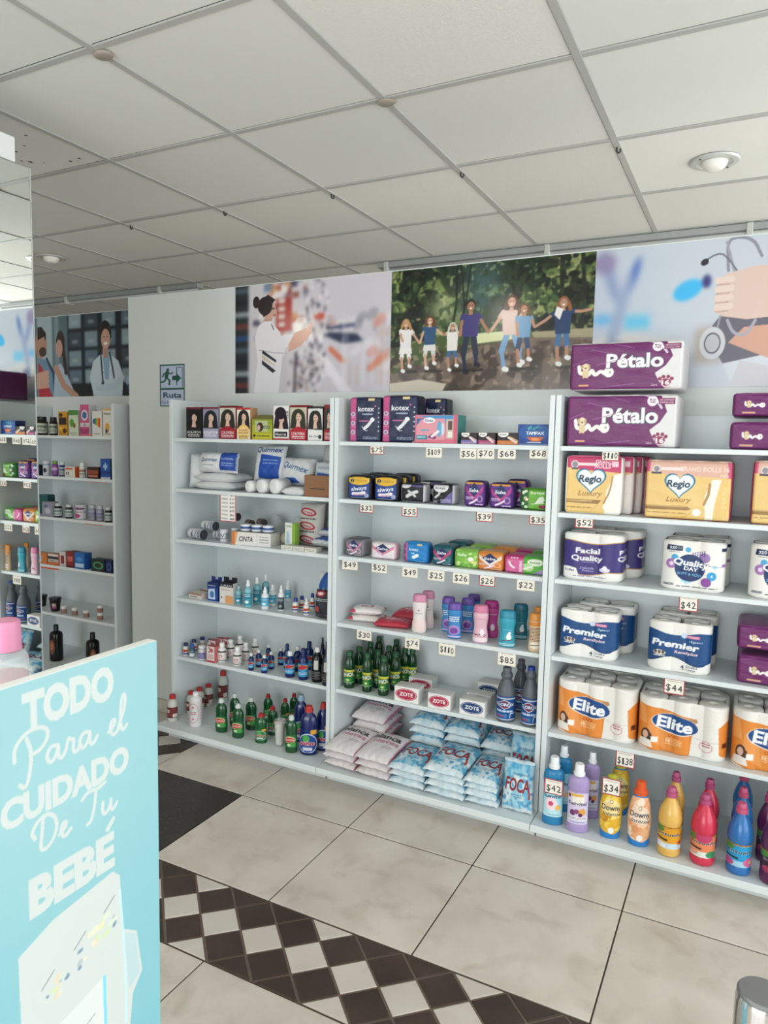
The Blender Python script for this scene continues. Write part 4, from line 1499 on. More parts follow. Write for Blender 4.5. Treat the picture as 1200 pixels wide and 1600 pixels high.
def d_wave(w, h, kind):
    """four-roll packs: print across the front, clear film above and below"""
    c = cv(w, h, 'ece9e4', 480)
    x = np.linspace(0, 1, 40)
    if kind == 'facial':
        up = 0.80 + 0.035 * np.sin(x * 6.5 + 1.2)
        lo = 0.12 + 0.075 * np.clip(np.sin((x - 0.1) * 5.2), -0.3, 1) * -1 + 0.07
        c.poly(list(zip(x, up + 0.02)) + list(zip(x[::-1], (lo - 0.02)[::-1])), 'b4844e')
        c.poly(list(zip(x, up)) + list(zip(x[::-1], lo[::-1])), '3d3376')
        c.poly([(0, 0.05), (0, 0.26), (0.1, 0.28), (0.25, 0.25), (0.30, 0.08)], 'ece9e4')
        c.t('Facial', 0.43, 0.63, 0.105, 'f6f5f5', 0.03, w=0.40)
        c.t('Quality', 0.42, 0.475, 0.105, 'f6f5f5', 0.03, w=0.52)
        c.line([(0.28, 0.545), (0.62, 0.56)], 0.012, '8a4a6a')
        c.lines(0.33, 0.55, 0.37, 0.40, 1, 'bcb4dc')
        c.t('Delicado', 0.43, 0.265, 0.045, 'c9c2e6', 0.01, w=0.22, it=.2)
        c.t('Frescor', 0.45, 0.205, 0.045, 'c9c2e6', 0.01, w=0.20, it=.2)
        c.t('4 rollos', 0.13, 0.20, 0.045, '3d3376', 0.02, w=0.17)
        c.ell(0.72, 0.25, 0.09, 0.05, 'dcd6f0')
        c.ell(0.72, 0.29, 0.04, 0.05, 'f0ecf8')
        c.t('4 rollos', 0.13, 0.20, 0.045, '3d3376', 0.02, w=0.17)
        c.lines(0.2, 0.75, 0.06, 0.1, 1, '7a74a0')
        c.t('F', 0.97, 0.63, 0.09, 'f6f5f5', 0.03)
        c.t('Q', 0.97, 0.50, 0.09, 'f6f5f5', 0.03)
    elif kind == 'premier':
        up = 0.79 + 0.045 * np.cos(x * 7.2)
        lo = 0.26 + 0.07 * np.cos(x * 7.6 + 0.2) * -1
        lo[x > 0.92] += 0.02
        c.poly(list(zip(x, up)) + list(zip(x[::-1], (lo - 0.03)[::-1])), '153a63')
        c.poly(list(zip(x, up)) + list(zip(x[::-1], lo[::-1])), '1a4a80')
        N = c.speck(1, 40, 7)
        k = np.clip((N - 0.5) * 2, 0, 1) * 0.25
        k[:int(c.H * 0.25)] = 0
        k[int(c.H * 0.72):] = 0
        c.blend(k, '2f6aa6')
        c.t('Premier', 0.45, 0.555, 0.125, 'f6f7f8', 0.04, w=0.74, it=0.1, rot=-3)
        c.t('Higienol', 0.76, 0.655, 0.04, 'dfe8f2', 0.01, w=0.2)
        c.t('Rendiplus', 0.62, 0.41, 0.055, 'f0e8f0', 0.02, w=0.36, it=0.2, edge='b0466a')
        c.ell(0.58, 0.755, 0.05, None, 'c9d8ea')
        c.rect(0.62, 0.715, 0.82, 0.775, 'd2709a')
        c.lines(0.64, 0.80, 0.72, 0.77, 2, 'f0d0e0')
        c.ell(0.20, 0.365, 0.10, 0.055, 'd8cfc4')
        for a in (-0.06, 0.0, 0.06):
            c.ell(0.20 + a, 0.375, 0.022, 0.035, '5a4a44')
        c.line([(0.08, 0.32), (0.2, 0.285), (0.32, 0.305)], 0.02, '10233f')
        c.lines(0.1, 0.31, 0.29, 0.31, 1, 'ffffff', 0.7)
        c.t('4', 0.57, 0.12, 0.075, '1d2f44', 0.03)
        c.lines(0.54, 0.61, 0.055, 0.075, 1, '1d2f44')
        c.line([(0.635, 0.06), (0.635, 0.17)], 0.005, '1d2f44')
        c.t('DOBLE', 0.73, 0.135, 0.035, '2a3c50', 0.01, w=0.15)
        c.t('HOJA', 0.72, 0.075, 0.035, '2a3c50', 0.01, w=0.12)
    else:
        for X_, Y_, r, col in ((0.22, 0.66, 0.055, '4aa0d0'), (0.17, 0.53, 0.085, 'a878b4'), (0.17, 0.53, 0.035, 'e6d9ec'), (0.68, 0.68, 0.085, '9a7ab4'), (0.42, 0.82, 0.045, '53a8d8'), (0.42, 0.26, 0.10, 'a4d4e8'), (0.80, 0.33, 0.075, '3aa0d4'), (0.72, 0.20, 0.08, '8a4a9c'), (0.84, 0.51, 0.03, 'a4d4e8')):
            c.ell(X_, Y_, r, None, col)
        for i in range(6):
            for j in range(3 + i % 2):
                c.ell(0.5 + 0.035 * i, 0.76 - 0.03 * j + 0.01 * i, 0.011, None, '5a3c88')
        c.ell(0.46, 0.46, 0.235, None, '1d3466')
        c.t('Quality', 0.48, 0.56, 0.115, 'f8f8f8', 0.035, w=0.55, it=0.12, rot=-6, edge='1d3466', ew=0.05)
        c.t('DAY', 0.48, 0.44, 0.07, 'f8f8f8', 0.03, w=0.22, rot=-6, edge='1d3466')
        c.t('SOFT & ROLL', 0.46, 0.335, 0.05, '7cc4e8', 0.015, w=0.38, rot=-4)
        c.t('4', 0.80, 0.33, 0.055, 'f6fafc', 0.03)
        c.poly([(0.08, 0.80), (0.34, 0.79), (0.34, 0.89), (0.10, 0.91)], '15264a')
        c.t('320', 0.19, 0.85, 0.05, 'f4f6f8', 0.025, w=0.12)
        c.lines(0.26, 0.33, 0.82, 0.88, 2, 'f4f6f8')
        c.lines(0.12, 0.30, 0.755, 0.775, 1, '30384a')
        c.lines(0.06, 0.22, 0.09, 0.14, 2, '30384a', 0.6)
        c.lines(0.26, 0.9, 0.075, 0.10, 1, '30384a', 0.6)
        c.rect(0.93, 0.83, 1, 0.89, '15264a')
        c.ell(0.97, 0.55, 0.03, None, 'a878b4')
    return c


def d_elite(w, h):
    c = cv(w, h, 'e9e6e0', 480)
    c.poly([(0, 0.0), (0, 0.86), (0.33, 0.80), (0.66, 0.70), (0.62, 0.35), (0.60, 0.0)], 'e08a3c')
    c.poly([(0.12, 0.2), (0.14, 0.6), (0.4, 0.78), (0.3, 0.4), (0.34, 0.05)], 'e89a54')
    c.poly([(0, 0.84), (0.02, 0.5), (0.12, 0.5), (0.08, 0.83)], 'eba05c')
    c.poly([(0.92, 0.12), (0.90, 0.62), (0.98, 0.74), (1, 0.74), (1, 0.05)], 'e08a3c')
    c.poly([(0.48, 0.66), (0.66, 0.72), (0.68, 0.66), (0.62, 0.6)], 'b98a58')
    c.ell(0.43, 0.55, 0.265, 0.185, 'efe6da', -7)
    c.ell(0.43, 0.555, 0.255, 0.172, '1d4a86', -7)
    c.t('Elite', 0.43, 0.555, 0.20, 'f6f7f8', 0.035, w=0.40, rot=-6)
    c.t('DUO', 0.42, 0.325, 0.055, 'b4512c', 0.02, w=0.12)
    c.lines(0.33, 0.52, 0.15, 0.28, 4, 'f0bd8c', 0.4)
    c.t('12', 0.36, 0.225, 0.055, 'f6e4cc', 0.02)
    c.t('23', 0.48, 0.215, 0.05, 'f2cfa4', 0.0)
    # girl with a sheet of paper
    c.ell(0.11, 0.27, 0.055, 0.13, '4a3026')
    c.ell(0.155, 0.22, 0.03, 0.11, '4a3026')
    c.ell(0.105, 0.285, 0.032, 0.075, 'd9b29c')
    c.poly([(0.02, 0.06), (0.04, 0.2), (0.1, 0.21), (0.17, 0.18), (0.19, 0.05)], 'e9e2da')
    c.poly([(0.17, 0.16), (0.25, 0.16), (0.25, 0.26), (0.17, 0.26)], 'f4f0ea')
    c.ell(0.775, 0.24, 0.075, 0.10, 'd0909c')
    c.ell(0.775, 0.24, 0.065, 0.088, 'e9e6e0')
    c.lines(0.73, 0.82, 0.23, 0.32, 2, 'b0506a', 0.5)
    c.line([(0.63, 0.36), (0.90, 0.34)], 0.004, 'b5b2ac')
    c.rect(0.945, 0.25, 0.99, 0.34, '5a2c2a')
    return c


M_ROLL = mat('ebe8e2', 0.85)
M_CORE = mat('b9ab98', 0.9)
roll_cache = {}


def paper_roll(r, h):
    k = (round(r, 4), round(h, 4))
    if k not in roll_cache:
        p = [(0.33 * r, h - 0.02), (0.33 * r, h - 0.0015), (0.36 * r, h), (0.90 * r, h), (0.985 * r, h - 0.004), (r, h - 0.012), (r, 0.010), (0.97 * r, 0.001), (0.0, 0.0)]
        roll_cache[k] = MB().lathe(p[::-1], 28).mesh('paper_roll', M_ROLL, 45)
    return roll_cache[k]


def roll_pack(name, cvs, nx, ny, nz, w, d, h, band=1.0):
    """rolls standing side by side in printed film; parts: paper_roll, wrapper"""
    r = w / nx / 2
    ry = d / ny / 2
    parts = []
    rh = h / nz
    me = paper_roll(min(r, ry) * 0.985, rh - 0.002)
    c = cvs.out()
    m, n = c.shape[:2]
    # wrapper outline: left side from the back, front with shallow valleys, right side
    fx = np.linspace(-w / 2, w / 2, n)
    loc = (fx + w / 2) % (2 * r) - r
    dep = r - np.sqrt(np.maximum(r * r - loc * loc, 0))
    first, last = fx < -w / 2 + r, fx > w / 2 - r
    dep = np.where(first | last, dep, np.minimum(dep, 0.17 * r))
    dep = np.minimum(dep, r)
    zz = np.linspace(0.001, h - 0.001, m)
    P = np.empty((m, n, 3))
    taper = 1 - 0.10 * np.clip((np.abs(zz / h - 0.5) - 0.44) / 0.06, 0, 1) ** 2
    P[..., 0] = fx * taper[:, None]
    P[..., 1] = dep * (ry / r) + (1 - taper[:, None]) * ry * 0.6
    P[..., 2] = zz[:, None]
    mb = MB().grid(P, c)
    ys = np.linspace(ry, d - ry, 3)
    for s in (1, -1):
        edge = c[:, -1] if s > 0 else c[:, 0]
        a = np.linspace(0, np.pi / 2, 8)
        px = np.concatenate([np.full(3, w / 2), w / 2 - r + r * np.cos(a)[1:]])
        py = np.concatenate([ys, d - ry + ry * np.sin(a)[1:]])
        Q = np.empty((m, len(px), 3))
        Q[..., 0] = s * px * taper[:, None]
        Q[..., 1] = py
        Q[..., 2] = zz[:, None]
        mb.grid(Q, np.repeat(edge[:, None], len(px), 1), flip=s < 0)
    P2 = np.stack([np.stack([np.array([-w / 2 + r, w / 2 - r]), np.array([d, d]), np.full(2, z)], -1) for z in (0.001, h - 0.001)])
    mb.grid(P2, lin(srgb('e4e1dc')), flip=True)
    parts.append(('wrapper', mb.mesh('wrapper', PM_FILM, smooth=60), None))
    rolls = []
    for k in range(nz):
        for i in range(nx):
            for j in range(ny):
                rolls.append((i, j, k))
    p = Proto(name, 'toilet paper', parts, (w, d, h))
    p.rolls = [(-w / 2 + r + 2 * r * i, ry + 2 * ry * j, rh * k, me) for i, j, k in rolls]
    return p


def put_pack(p, label, P, group=None, rz=0.0, d=None):
    x, y, z, w, h = P
    w0, d0, h0 = p.dims
    root = empty(p.name)
    ob('wrapper', p.parts[0][1], root)
    for (a, b, c_, me) in p.rolls:
        ob('paper_roll', me, root, (a, b, c_))
    root.location = (x, y, z)
    root.rotation_euler = (0, 0, rz)
    root.scale = (w / w0, (d or d0 * w / w0) / d0, h / h0)
    return tag(root, label, 'toilet paper', group)


def film_block(name, cvs, w, d, h, side, top, lumps, left=None):
    """a film-wrapped brick of rolls: the film and the swell of the roll ends on top"""
    body = rbox(w, d, h, front=cvs, side=side, top=top, r=0.012, puff=0.004, spuff=0.003, name='film', pm=PM_FILM, wr=0.0012, left=left)
    parts = [('film', body, None)]
    r = w / lumps / 2
    ring = smooth_prof([(0, -0.004), (r * 0.3, -0.004), (r * 0.36, 0.0005), (r * 0.86, 0.001), (r * 0.93, -0.004)], 1)
    mb = MB()
    bulge = MB().lathe(ring[::-1], 20).mesh('roll_end', mat(top, 0.4), True)
    p = Proto(name, 'toilet paper', parts, (w, d, h))
    p.lumps = [(-w / 2 + r * (2 * i + 1), r * (2 * j + 1), h + 0.001, bulge) for i in range(lumps) for j in range(max(1, int(d / (2 * r))))]
    return p


def put_film(p, label, P, group=None, rz=0.0, d=None):
    x, y, z, w, h = P
    w0, d0, h0 = p.dims
    root = empty(p.name)
    ob('film', p.parts[0][1], root)
    for (a, b, c_, me) in p.lumps:
        ob('roll_end', me, root, (a, b, c_))
    root.location = (x, y, z)
    root.rotation_euler = (0, 0, rz)
    root.scale = (w / w0, (d or d0) / d0, h / h0)
    return tag(root, label, 'toilet paper', group)


G3 = 'toilet paper packs on the shelf unit'
pet = film_block('toilet_paper_pack', d_petalo(0.41, 0.185), 0.41, 0.21, 0.185, 'd2ced0', 'd2ced0', 4, '5d2455')
P0 = (-0.396, 2.465, 1.385, 0.349, 0.171)
put_film(pet, 'large purple sixteen-roll toilet paper pack standing directly on the top shelf', P0, G3)
P1 = (-0.391, 2.468, 1.573, 0.355, 0.155)
put_film(pet, 'large purple sixteen-roll toilet paper pack stacked on another, rising over the poster', P1, G3)
pets = film_block('toilet_paper_pack', d_petalo(0.20, 0.105, False), 0.20, 0.20, 0.105, '5d2455', '8a4a80', 2)
put_film(pets, 'small purple toilet paper pack at the end of the top shelf, lower of two', (0.010, 2.465, 1.385, 0.152, 0.084), G3)
put_film(pets, 'small purple toilet paper pack at the end of the top shelf, upper of two', (0.011, 2.468, 1.487, 0.150, 0.071), G3)
rg = film_block('toilet_paper_pack', d_regio(0.208, 0.218, False), 0.208, 0.11, 0.218, 'efe9e2', 'd27a9a', 2)
for (dx, dy, l) in ((0, 0, 'cream and pink four-roll toilet paper pack with heart, foremost of its row'), (0.028, 0.062, 'cream and pink toilet paper pack second in the row with heart logo'), (0.048, 0.124, 'cream and pink toilet paper pack third in the row with heart logo'), (0.066, 0.186, 'cream and pink toilet paper pack at the back of the row with heart logo')):
    x, y, z, w, h = (-0.474, 2.470, 1.157, 0.184, 0.196)
    put_film(rg, l, (x + dx, y + dy, z, w, h), G3, d=0.06)
rb = film_block('toilet_paper_pack', d_regio(0.312, 0.222, True), 0.312, 0.2, 0.222, 'b04a62', 'e6c9bc', 4)
put_film(rb, 'wide cream sixteen-roll toilet paper pack with heart in the middle of its shelf', (-0.179, 2.470, 1.157, 0.255, 0.189), G3)
put_film(rb, 'wide cream toilet paper pack with heart cut by the edge of the picture', (0.128, 2.470, 1.157, 0.244, 0.195), G3)
fq = roll_pack('toilet_paper_pack', d_wave(0.222, 0.2, 'facial'), 2, 2, 1, 0.222, 0.2, 0.2)
x, y, z, w, h = (-0.468, 2.475, 0.926, 0.201, 0.163)
put_pack(fq, 'violet and white four-roll toilet paper pack in front on its shelf', (x, y, z, w, h), G3, d=0.125)
put_pack(fq, 'violet and white four-roll toilet paper pack behind another violet one', (x + 0.045, y + 0.128, z, w, h * 1.02), G3, d=0.125)
qd = roll_pack('toilet_paper_pack', d_wave(0.232, 0.2, 'day'), 2, 2, 1, 0.232, 0.2, 0.2)
x, y, z, w, h = (-0.150, 2.475, 0.926, 0.191, 0.163)
put_pack(qd, 'white four-roll toilet paper pack with navy disc and bubbles, mid shelf front', (x, y, z, w, h), G3, d=0.125)
put_pack(qd, 'white four-roll toilet paper pack with navy disc standing behind its twin', (x + 0.01, y + 0.128, z, w, h), G3, d=0.125)
put_pack(qd, 'white four-roll pack with navy disc cut by the edge of the picture', (0.104, 2.475, 0.926, 0.182, 0.170), G3, d=0.125)
pr = roll_pack('toilet_paper_pack', d_wave(0.216, 0.2, 'premier'), 2, 2, 1, 0.216, 0.2, 0.2)
x, y, z, w, h = (-0.470, 2.475, 0.652, 0.199, 0.165)
put_pack(pr, 'dark blue wavy four-roll toilet paper pack beside the side panel, front', (x, y, z, w, h), G3, d=0.125)
put_pack(pr, 'dark blue wavy four-roll toilet paper pack behind the one beside the panel', (x + 0.035, y + 0.128, z, w, h * 1.02), G3, d=0.125)
x, y, z, w, h = (-0.176, 2.475, 0.652, 0.193, 0.165)
put_pack(pr, 'dark blue wavy four-roll toilet paper pack above the $44 tag, front', (x, y, z, w, h), G3, d=0.125)
put_pack(pr, 'dark blue wavy four-roll toilet paper pack behind the one above $44', (x + 0.012, y + 0.128, z, w, h * 1.02), G3, d=0.125)
put_film(pets, 'small purple toilet paper pack on the lower shelf, bottom of its stack', (0.079, 2.475, 0.652, 0.160, 0.086), G3)
put_film(pets, 'small purple toilet paper pack on the lower shelf, top of its stack', (0.073, 2.477, 0.762, 0.158, 0.073), G3)
el = roll_pack('toilet_paper_pack', d_elite(0.29, 0.212), 3, 2, 2, 0.29, 0.2, 0.212)
put_pack(el, 'orange and white twelve-roll toilet paper pack next to the side panel', (-0.432, 2.472, 0.375, 0.271, 0.189), G3, d=0.2)
put_pack(el, 'orange and white twelve-roll toilet paper pack between two others', (-0.153, 2.472, 0.375, 0.276, 0.180), G3, d=0.2)
put_pack(el, 'orange and white twelve-roll pack cut by the edge of the picture', (0.130, 2.472, 0.375, 0.267, 0.189), G3, d=0.2)

# ------------------------------------------------------------------ fabric softener bottles


def capped(name, cat, prof, cap, body_m, cap_m, label=None, lz=None, half=1.2, sx=1.0, sy=1.0, n=28, extra=None, capn=20, csx=1.0, csy=1.0, label_pm=None):
    parts = [('body', MB().lathe(prof, n, sx, sy).mesh('body', body_m, 60), None)]
    parts.append(('cap', MB().lathe(cap, capn, csx, csy).mesh('cap', cap_m, 40), None))
    if label is not None:
        parts.append(('label', wrap(label, prof, lz[0], lz[1], half, sx, sy, pm=label_pm), 0))
    if extra:
        parts += extra
    r = max(p[0] for p in prof)
    h = max(p[1] for p in cap)
    return Proto(name, cat, parts, (2 * r * sx, 2 * r * sy, h))


def ribbed_cap(r0, r1, z0, z1):
    return [(r0 * 0.9, z0), (r0, z0 + 0.001), (r0, z0 + (z1 - z0) * 0.25), (r1 * 1.02, z0 + (z1 - z0) * 0.3), (r1, z1 - 0.002), (r1 - 0.002, z1), (0, z1)]


def d_suavitel(tint, flower):
    c = Cv(56, 74, 'a8dce8' if tint == 'b' else 'd4c8e4')
    if tint == 'b':
        c.grad('8fd2e4', 'bfe8ee')
        c.ell(0.42, 0.42, 0.24, None, 'efc4d0')
        for a in range(6):
            c.ell(0.42 + 0.15 * math.cos(a), 0.42 + 0.13 * math.sin(a), 0.13, None, 'f2dce2')
        c.ell(0.42, 0.42, 0.10, None, 'd2507a')
        c.ell(0.72, 0.30, 0.12, None, 'f0c070')
    else:
        c.ell(0.5, 0.78, 0.25, None, 'efe6dc')
        c.rect(0.1, 0.88, 0.7, 0.96, 'e0b04a')
        c.ell(0.3, 0.36, 0.12, None, '6a3a6e')
        c.ell(0.45, 0.40, 0.10, None, '8a4a74')
        c.ell(0.68, 0.40, 0.14, None, 'e2a04c')
        c.ell(0.6, 0.30, 0.08, None, '5a2a5e')
        c.ell(0.12, 0.88, 0.08, None, '7a3a6a')
        c.rect(0.05, 0.12, 0.95, 0.24, 'f2eef2')
        c.lines(0.1, 0.9, 0.14, 0.23, 2, '6a5a80')
    c.t('Suavitel', 0.47, 0.66, 0.105, '26304e', 0.02, w=0.78, it=0.2)
    c.lines(0.25, 0.8, 0.04, 0.1, 1, '5a8ab0')
    return c


sv = smooth_prof([(0.0, 0.0), (0.045, 0.0), (0.050, 0.004), (0.050, 0.030), (0.047, 0.034), (0.047, 0.168), (0.050, 0.178), (0.050, 0.202), (0.045, 0.220), (0.026, 0.229), (0.018, 0.231), (0.018, 0.236)], 1)
svc = [(0.026, 0.231), (0.027, 0.241), (0.0225, 0.245), (0.0205, 0.274), (0.0185, 0.277), (0.0, 0.277)]
suav_b = capped('softener_bottle', 'bottle', sv, svc, mat('2a7fb0', 0.28), mat('e9eef0', 0.35), d_suavitel('b', 0), (0.036, 0.165), 1.25, 1.0, 0.62, csx=1, csy=1)
suav_l = capped('softener_bottle', 'bottle', sv, svc, mat('a894c4', 0.28), mat('eef0f2', 0.35), d_suavitel('l', 0), (0.036, 0.165), 1.25, 1.0, 0.62)
GS_ = 'fabric softener bottles on the base shelf'
suav_b.put('blue softener bottle with white cap and price card, beside the panel', (-0.539, 2.379, 0.083, 0.071, 0.238), GS_, 0.2)
suav_b.put('blue softener bottle with white cap behind the one carrying $42', (-0.530, 2.484, 0.083, 0.058, 0.239), GS_, 0.2)
suav_l.put('lilac softener bottle with white cap and plum label, in front', (-0.453, 2.373, 0.083, 0.073, 0.235), GS_, 0.2)
suav_l.put('lilac softener bottle with white cap, behind its twin', (-0.431, 2.485, 0.083, 0.054, 0.237), GS_, 0.2)


def d_downy(col):
    c = Cv(60, 90, 'e0b53a' if col == 'y' else 'ecb48a')
    pal = ['f2cf52', 'd9a02c', 'e8b23a', 'f6dc7a', 'c98a2c'] if col == 'y' else ['f4d0b0', 'e8a878', 'f6e0cc', 'e29a6a', 'f0bf9a']
    for i in range(60):
        c.ell(rng.random(), rng.random(), rng.uniform(0.05, 0.13), None, rng.choice(pal))
    c.poly([(0, 0), (0, 0.20), (0.3, 0.13), (0.6, 0.10), (0.8, 0.16), (1, 0.24), (1, 0)], '2f7fc4')
    c.ell(0.5, 0.66, 0.34, 0.17, 'f2e2b4' if col == 'y' else 'f4e6d8', 0, 0.75)
    c.t('Downy', 0.5, 0.665, 0.105, '2a2c3a', 0.02, w=0.66)
    c.t('Intense', 0.54, 0.54, 0.075, '35303a', 0.005, w=0.58, it=0.3)
    c.ell(0.5, 0.79, 0.06, None, '6a6a52')
    c.ell(0.5, 0.79, 0.045, None, 'f0e4c0')
    c.ell(0.52, 0.18, 0.10, None, 'f2efe8')
    return c


dw = smooth_prof([(0.0, 0.0), (0.036, 0.0), (0.040, 0.005), (0.043, 0.06), (0.046, 0.11), (0.041, 0.16), (0.030, 0.20), (0.026, 0.208)], 1)
dwc = [(0.028, 0.2085), (0.028, 0.222), (0.024, 0.226), (0.020, 0.229), (0.019, 0.258), (0.016, 0.260), (0.0, 0.260)]
dow_y = capped('softener_bottle', 'bottle', dw, dwc, mat('2f7fc4', 0.3), mat('c2c43c', 0.35), d_downy('y'), (0.002, 0.200), 1.45, 1.0, 0.7)
dow_o = capped('softener_bottle', 'bottle', dw, dwc, mat('2f7fc4', 0.3), mat('dc5a2c', 0.35), d_downy('o'), (0.002, 0.200), 1.45, 1.0, 0.7)
dow_y.put('yellow floral softener bottle with lime cap, carrying the $34 card', (-0.348, 2.390, 0.083, 0.072, 0.212), GS_, 0.2)
dow_y.put('yellow floral softener bottle with lime cap behind the $34 card', (-0.347, 2.565, 0.083, 0.067, 0.213), GS_, 0.2)
dow_o.put('peach floral softener bottle with orange cap', (-0.256, 2.387, 0.083, 0.073, 0.216), GS_, 0.15)


def d_ens(bgc, mid, low, extra):
    c = Cv(60, 70, bgc)
    c.rect(0, 0.93, 1, 1, 'd9a03c')
    c.lines(0.15, 0.85, 0.945, 0.99, 1, '7a4a1c', 0.8)
    c.ell(0.14, 0.84, 0.2, 0.14, '4d8a3c')
    c.t('ensue\u00f1o', 0.52, 0.66, 0.13, '20263a', 0.02, w=0.78, it=0.25, edge='f6f2ea', ew=0.03)
    c.poly([(0.05, 0.46), (0.45, 0.42), (0.45, 0.34), (0.05, 0.38)], '2a2a2e')
    c.rect(0, 0, 1, 0.26, low)
    for a, b, r, col in extra:
        c.ell(a, b, r, None, col)
    return c


en = smooth_prof([(0.0, 0.004), (0.020, 0.0), (0.038, 0.002), (0.041, 0.012), (0.041, 0.03), (0.0395, 0.034), (0.0395, 0.125), (0.042, 0.132), (0.042, 0.15), (0.037, 0.18), (0.023, 0.212), (0.014, 0.226), (0.014, 0.232)], 1)
enc = [(0.016, 0.227), (0.020, 0.229), (0.0195, 0.247), (0.016, 0.2475), (0.0155, 0.262), (0.013, 0.266), (0, 0.266)]
ens = {}
for k, bc, cc, lb in (('y', 'e2b45a', 'b5567c', d_ens('dfa02c', 0, 'c9dce6', ((0.85, 0.3, 0.13, 'd8722c'), (0.85, 0.3, 0.05, '6a3a1c'), (0.2, 0.1, 0.2, 'eef2f4')))),
                      ('r', 'd0304e', 'b04a76', d_ens('e8875c', 0, 'dfe6dc', ((0.2, 0.2, 0.16, 'e4a48c'), (0.75, 0.15, 0.18, '3f8a5c'), (0.5, 0.88, 0.25, 'c2406a')))),
                      ('b', '2a6fb4', 'c4587c', d_ens('2f9ad0', 0, 'a4cfe6', ((0.82, 0.22, 0.24, 'd06aa0'), (0.82, 0.22, 0.08, 'e8c070'), (0.15, 0.15, 0.18, 'c2508c')))),
                      ('p', '5c1f4c', 'b0487a', d_ens('3a2038', 0, '5a2a50', ((0.3, 0.25, 0.15, 'a83a5c'), (0.7, 0.2, 0.18, '7a2c60'), (0.6, 0.4, 0.1, 'c8b03c'))))):
    ens[k] = capped('softener_bottle', 'bottle', en, enc, mat(bc, 0.22, coat=0.3), mat(cc, 0.35), lb, (0.036, 0.122), 1.5)
ens['y'].put('yellow rounded softener bottle with pink cap, in front', (-0.162, 2.381, 0.083, 0.073, 0.222), GS_, 0.1)
ens['y'].put('yellow rounded softener bottle with pink cap, behind its twin', (-0.159, 2.500, 0.083, 0.062, 0.223), GS_, 0.1)
ens['r'].put('red rounded softener bottle with pink cap, in front', (-0.063, 2.382, 0.083, 0.076, 0.223), GS_, 0.1)
ens['r'].put('red rounded softener bottle with pink cap, behind its twin', (-0.056, 2.501, 0.083, 0.065, 0.223), GS_, 0.1)
ens['b'].put('blue rounded softener bottle with pink cap, in front', (0.040, 2.382, 0.083, 0.074, 0.221), GS_, 0.1)
ens['b'].put('blue rounded softener bottle with pink cap, second in its row', (0.043, 2.492, 0.083, 0.064, 0.223), GS_, 0.1)
ens['b'].put('blue rounded softener bottle hindmost in its row, darker in shade', (0.044, 2.622, 0.083, 0.062, 0.223), GS_, 0.1)
ens['p'].put('dark purple rounded softener bottle cut by the picture edge, in front', (0.133, 2.372, 0.083, 0.075, 0.233), GS_, 0.1)
ens['p'].put('dark purple rounded softener bottle cut by the picture edge, behind', (0.118, 2.496, 0.083, 0.064, 0.223), GS_, 0.1)

# ------------------------------------------------------------------ price cards


def price(txt, border, seed=0):
    c = Cv(46, 40, border)
    b = 0.07 if border != 'd9c9a0' else 0.03
    c.rect(b, b * 1.1, 1 - b, 1 - b * 1.1, 'f1ece2')
    r = random.Random(txt + str(seed))
    c.lines(0.16, 0.84, 0.76, 0.88, 1, 'a89a94', 0.35, seed=seed)
    n = len(txt)
    w = 0.80 / max(n, 3)
    for i, ch in enumerate(txt):
        c.t(ch, 0.5 + (i - (n - 1) / 2) * w * 1.02, 0.40 + r.uniform(-0.03, 0.03), 0.40 if ch != '$' else 0.42, '26221f', 0.004, w=w * 0.80, it=r.uniform(-0.05, 0.12), rot=r.uniform(-4, 4))
    return c


def price_card(txt, P, red, label, rz=0.0):
    x, y, z, w, h = P
    cvs = price(txt, 'a83a44' if red else 'd9c9a0', int(abs(x) * 100))
    me = rbox(w, 0.0012, h, front=cvs, side='efe8da', r=0.0002, name='price_card', pm=PM_PAPER)
    o = ob('price_card', me, None, (x, y - 0.0025, z), rz)
    return tag(o, label, 'price tag', 'handwritten price cards')


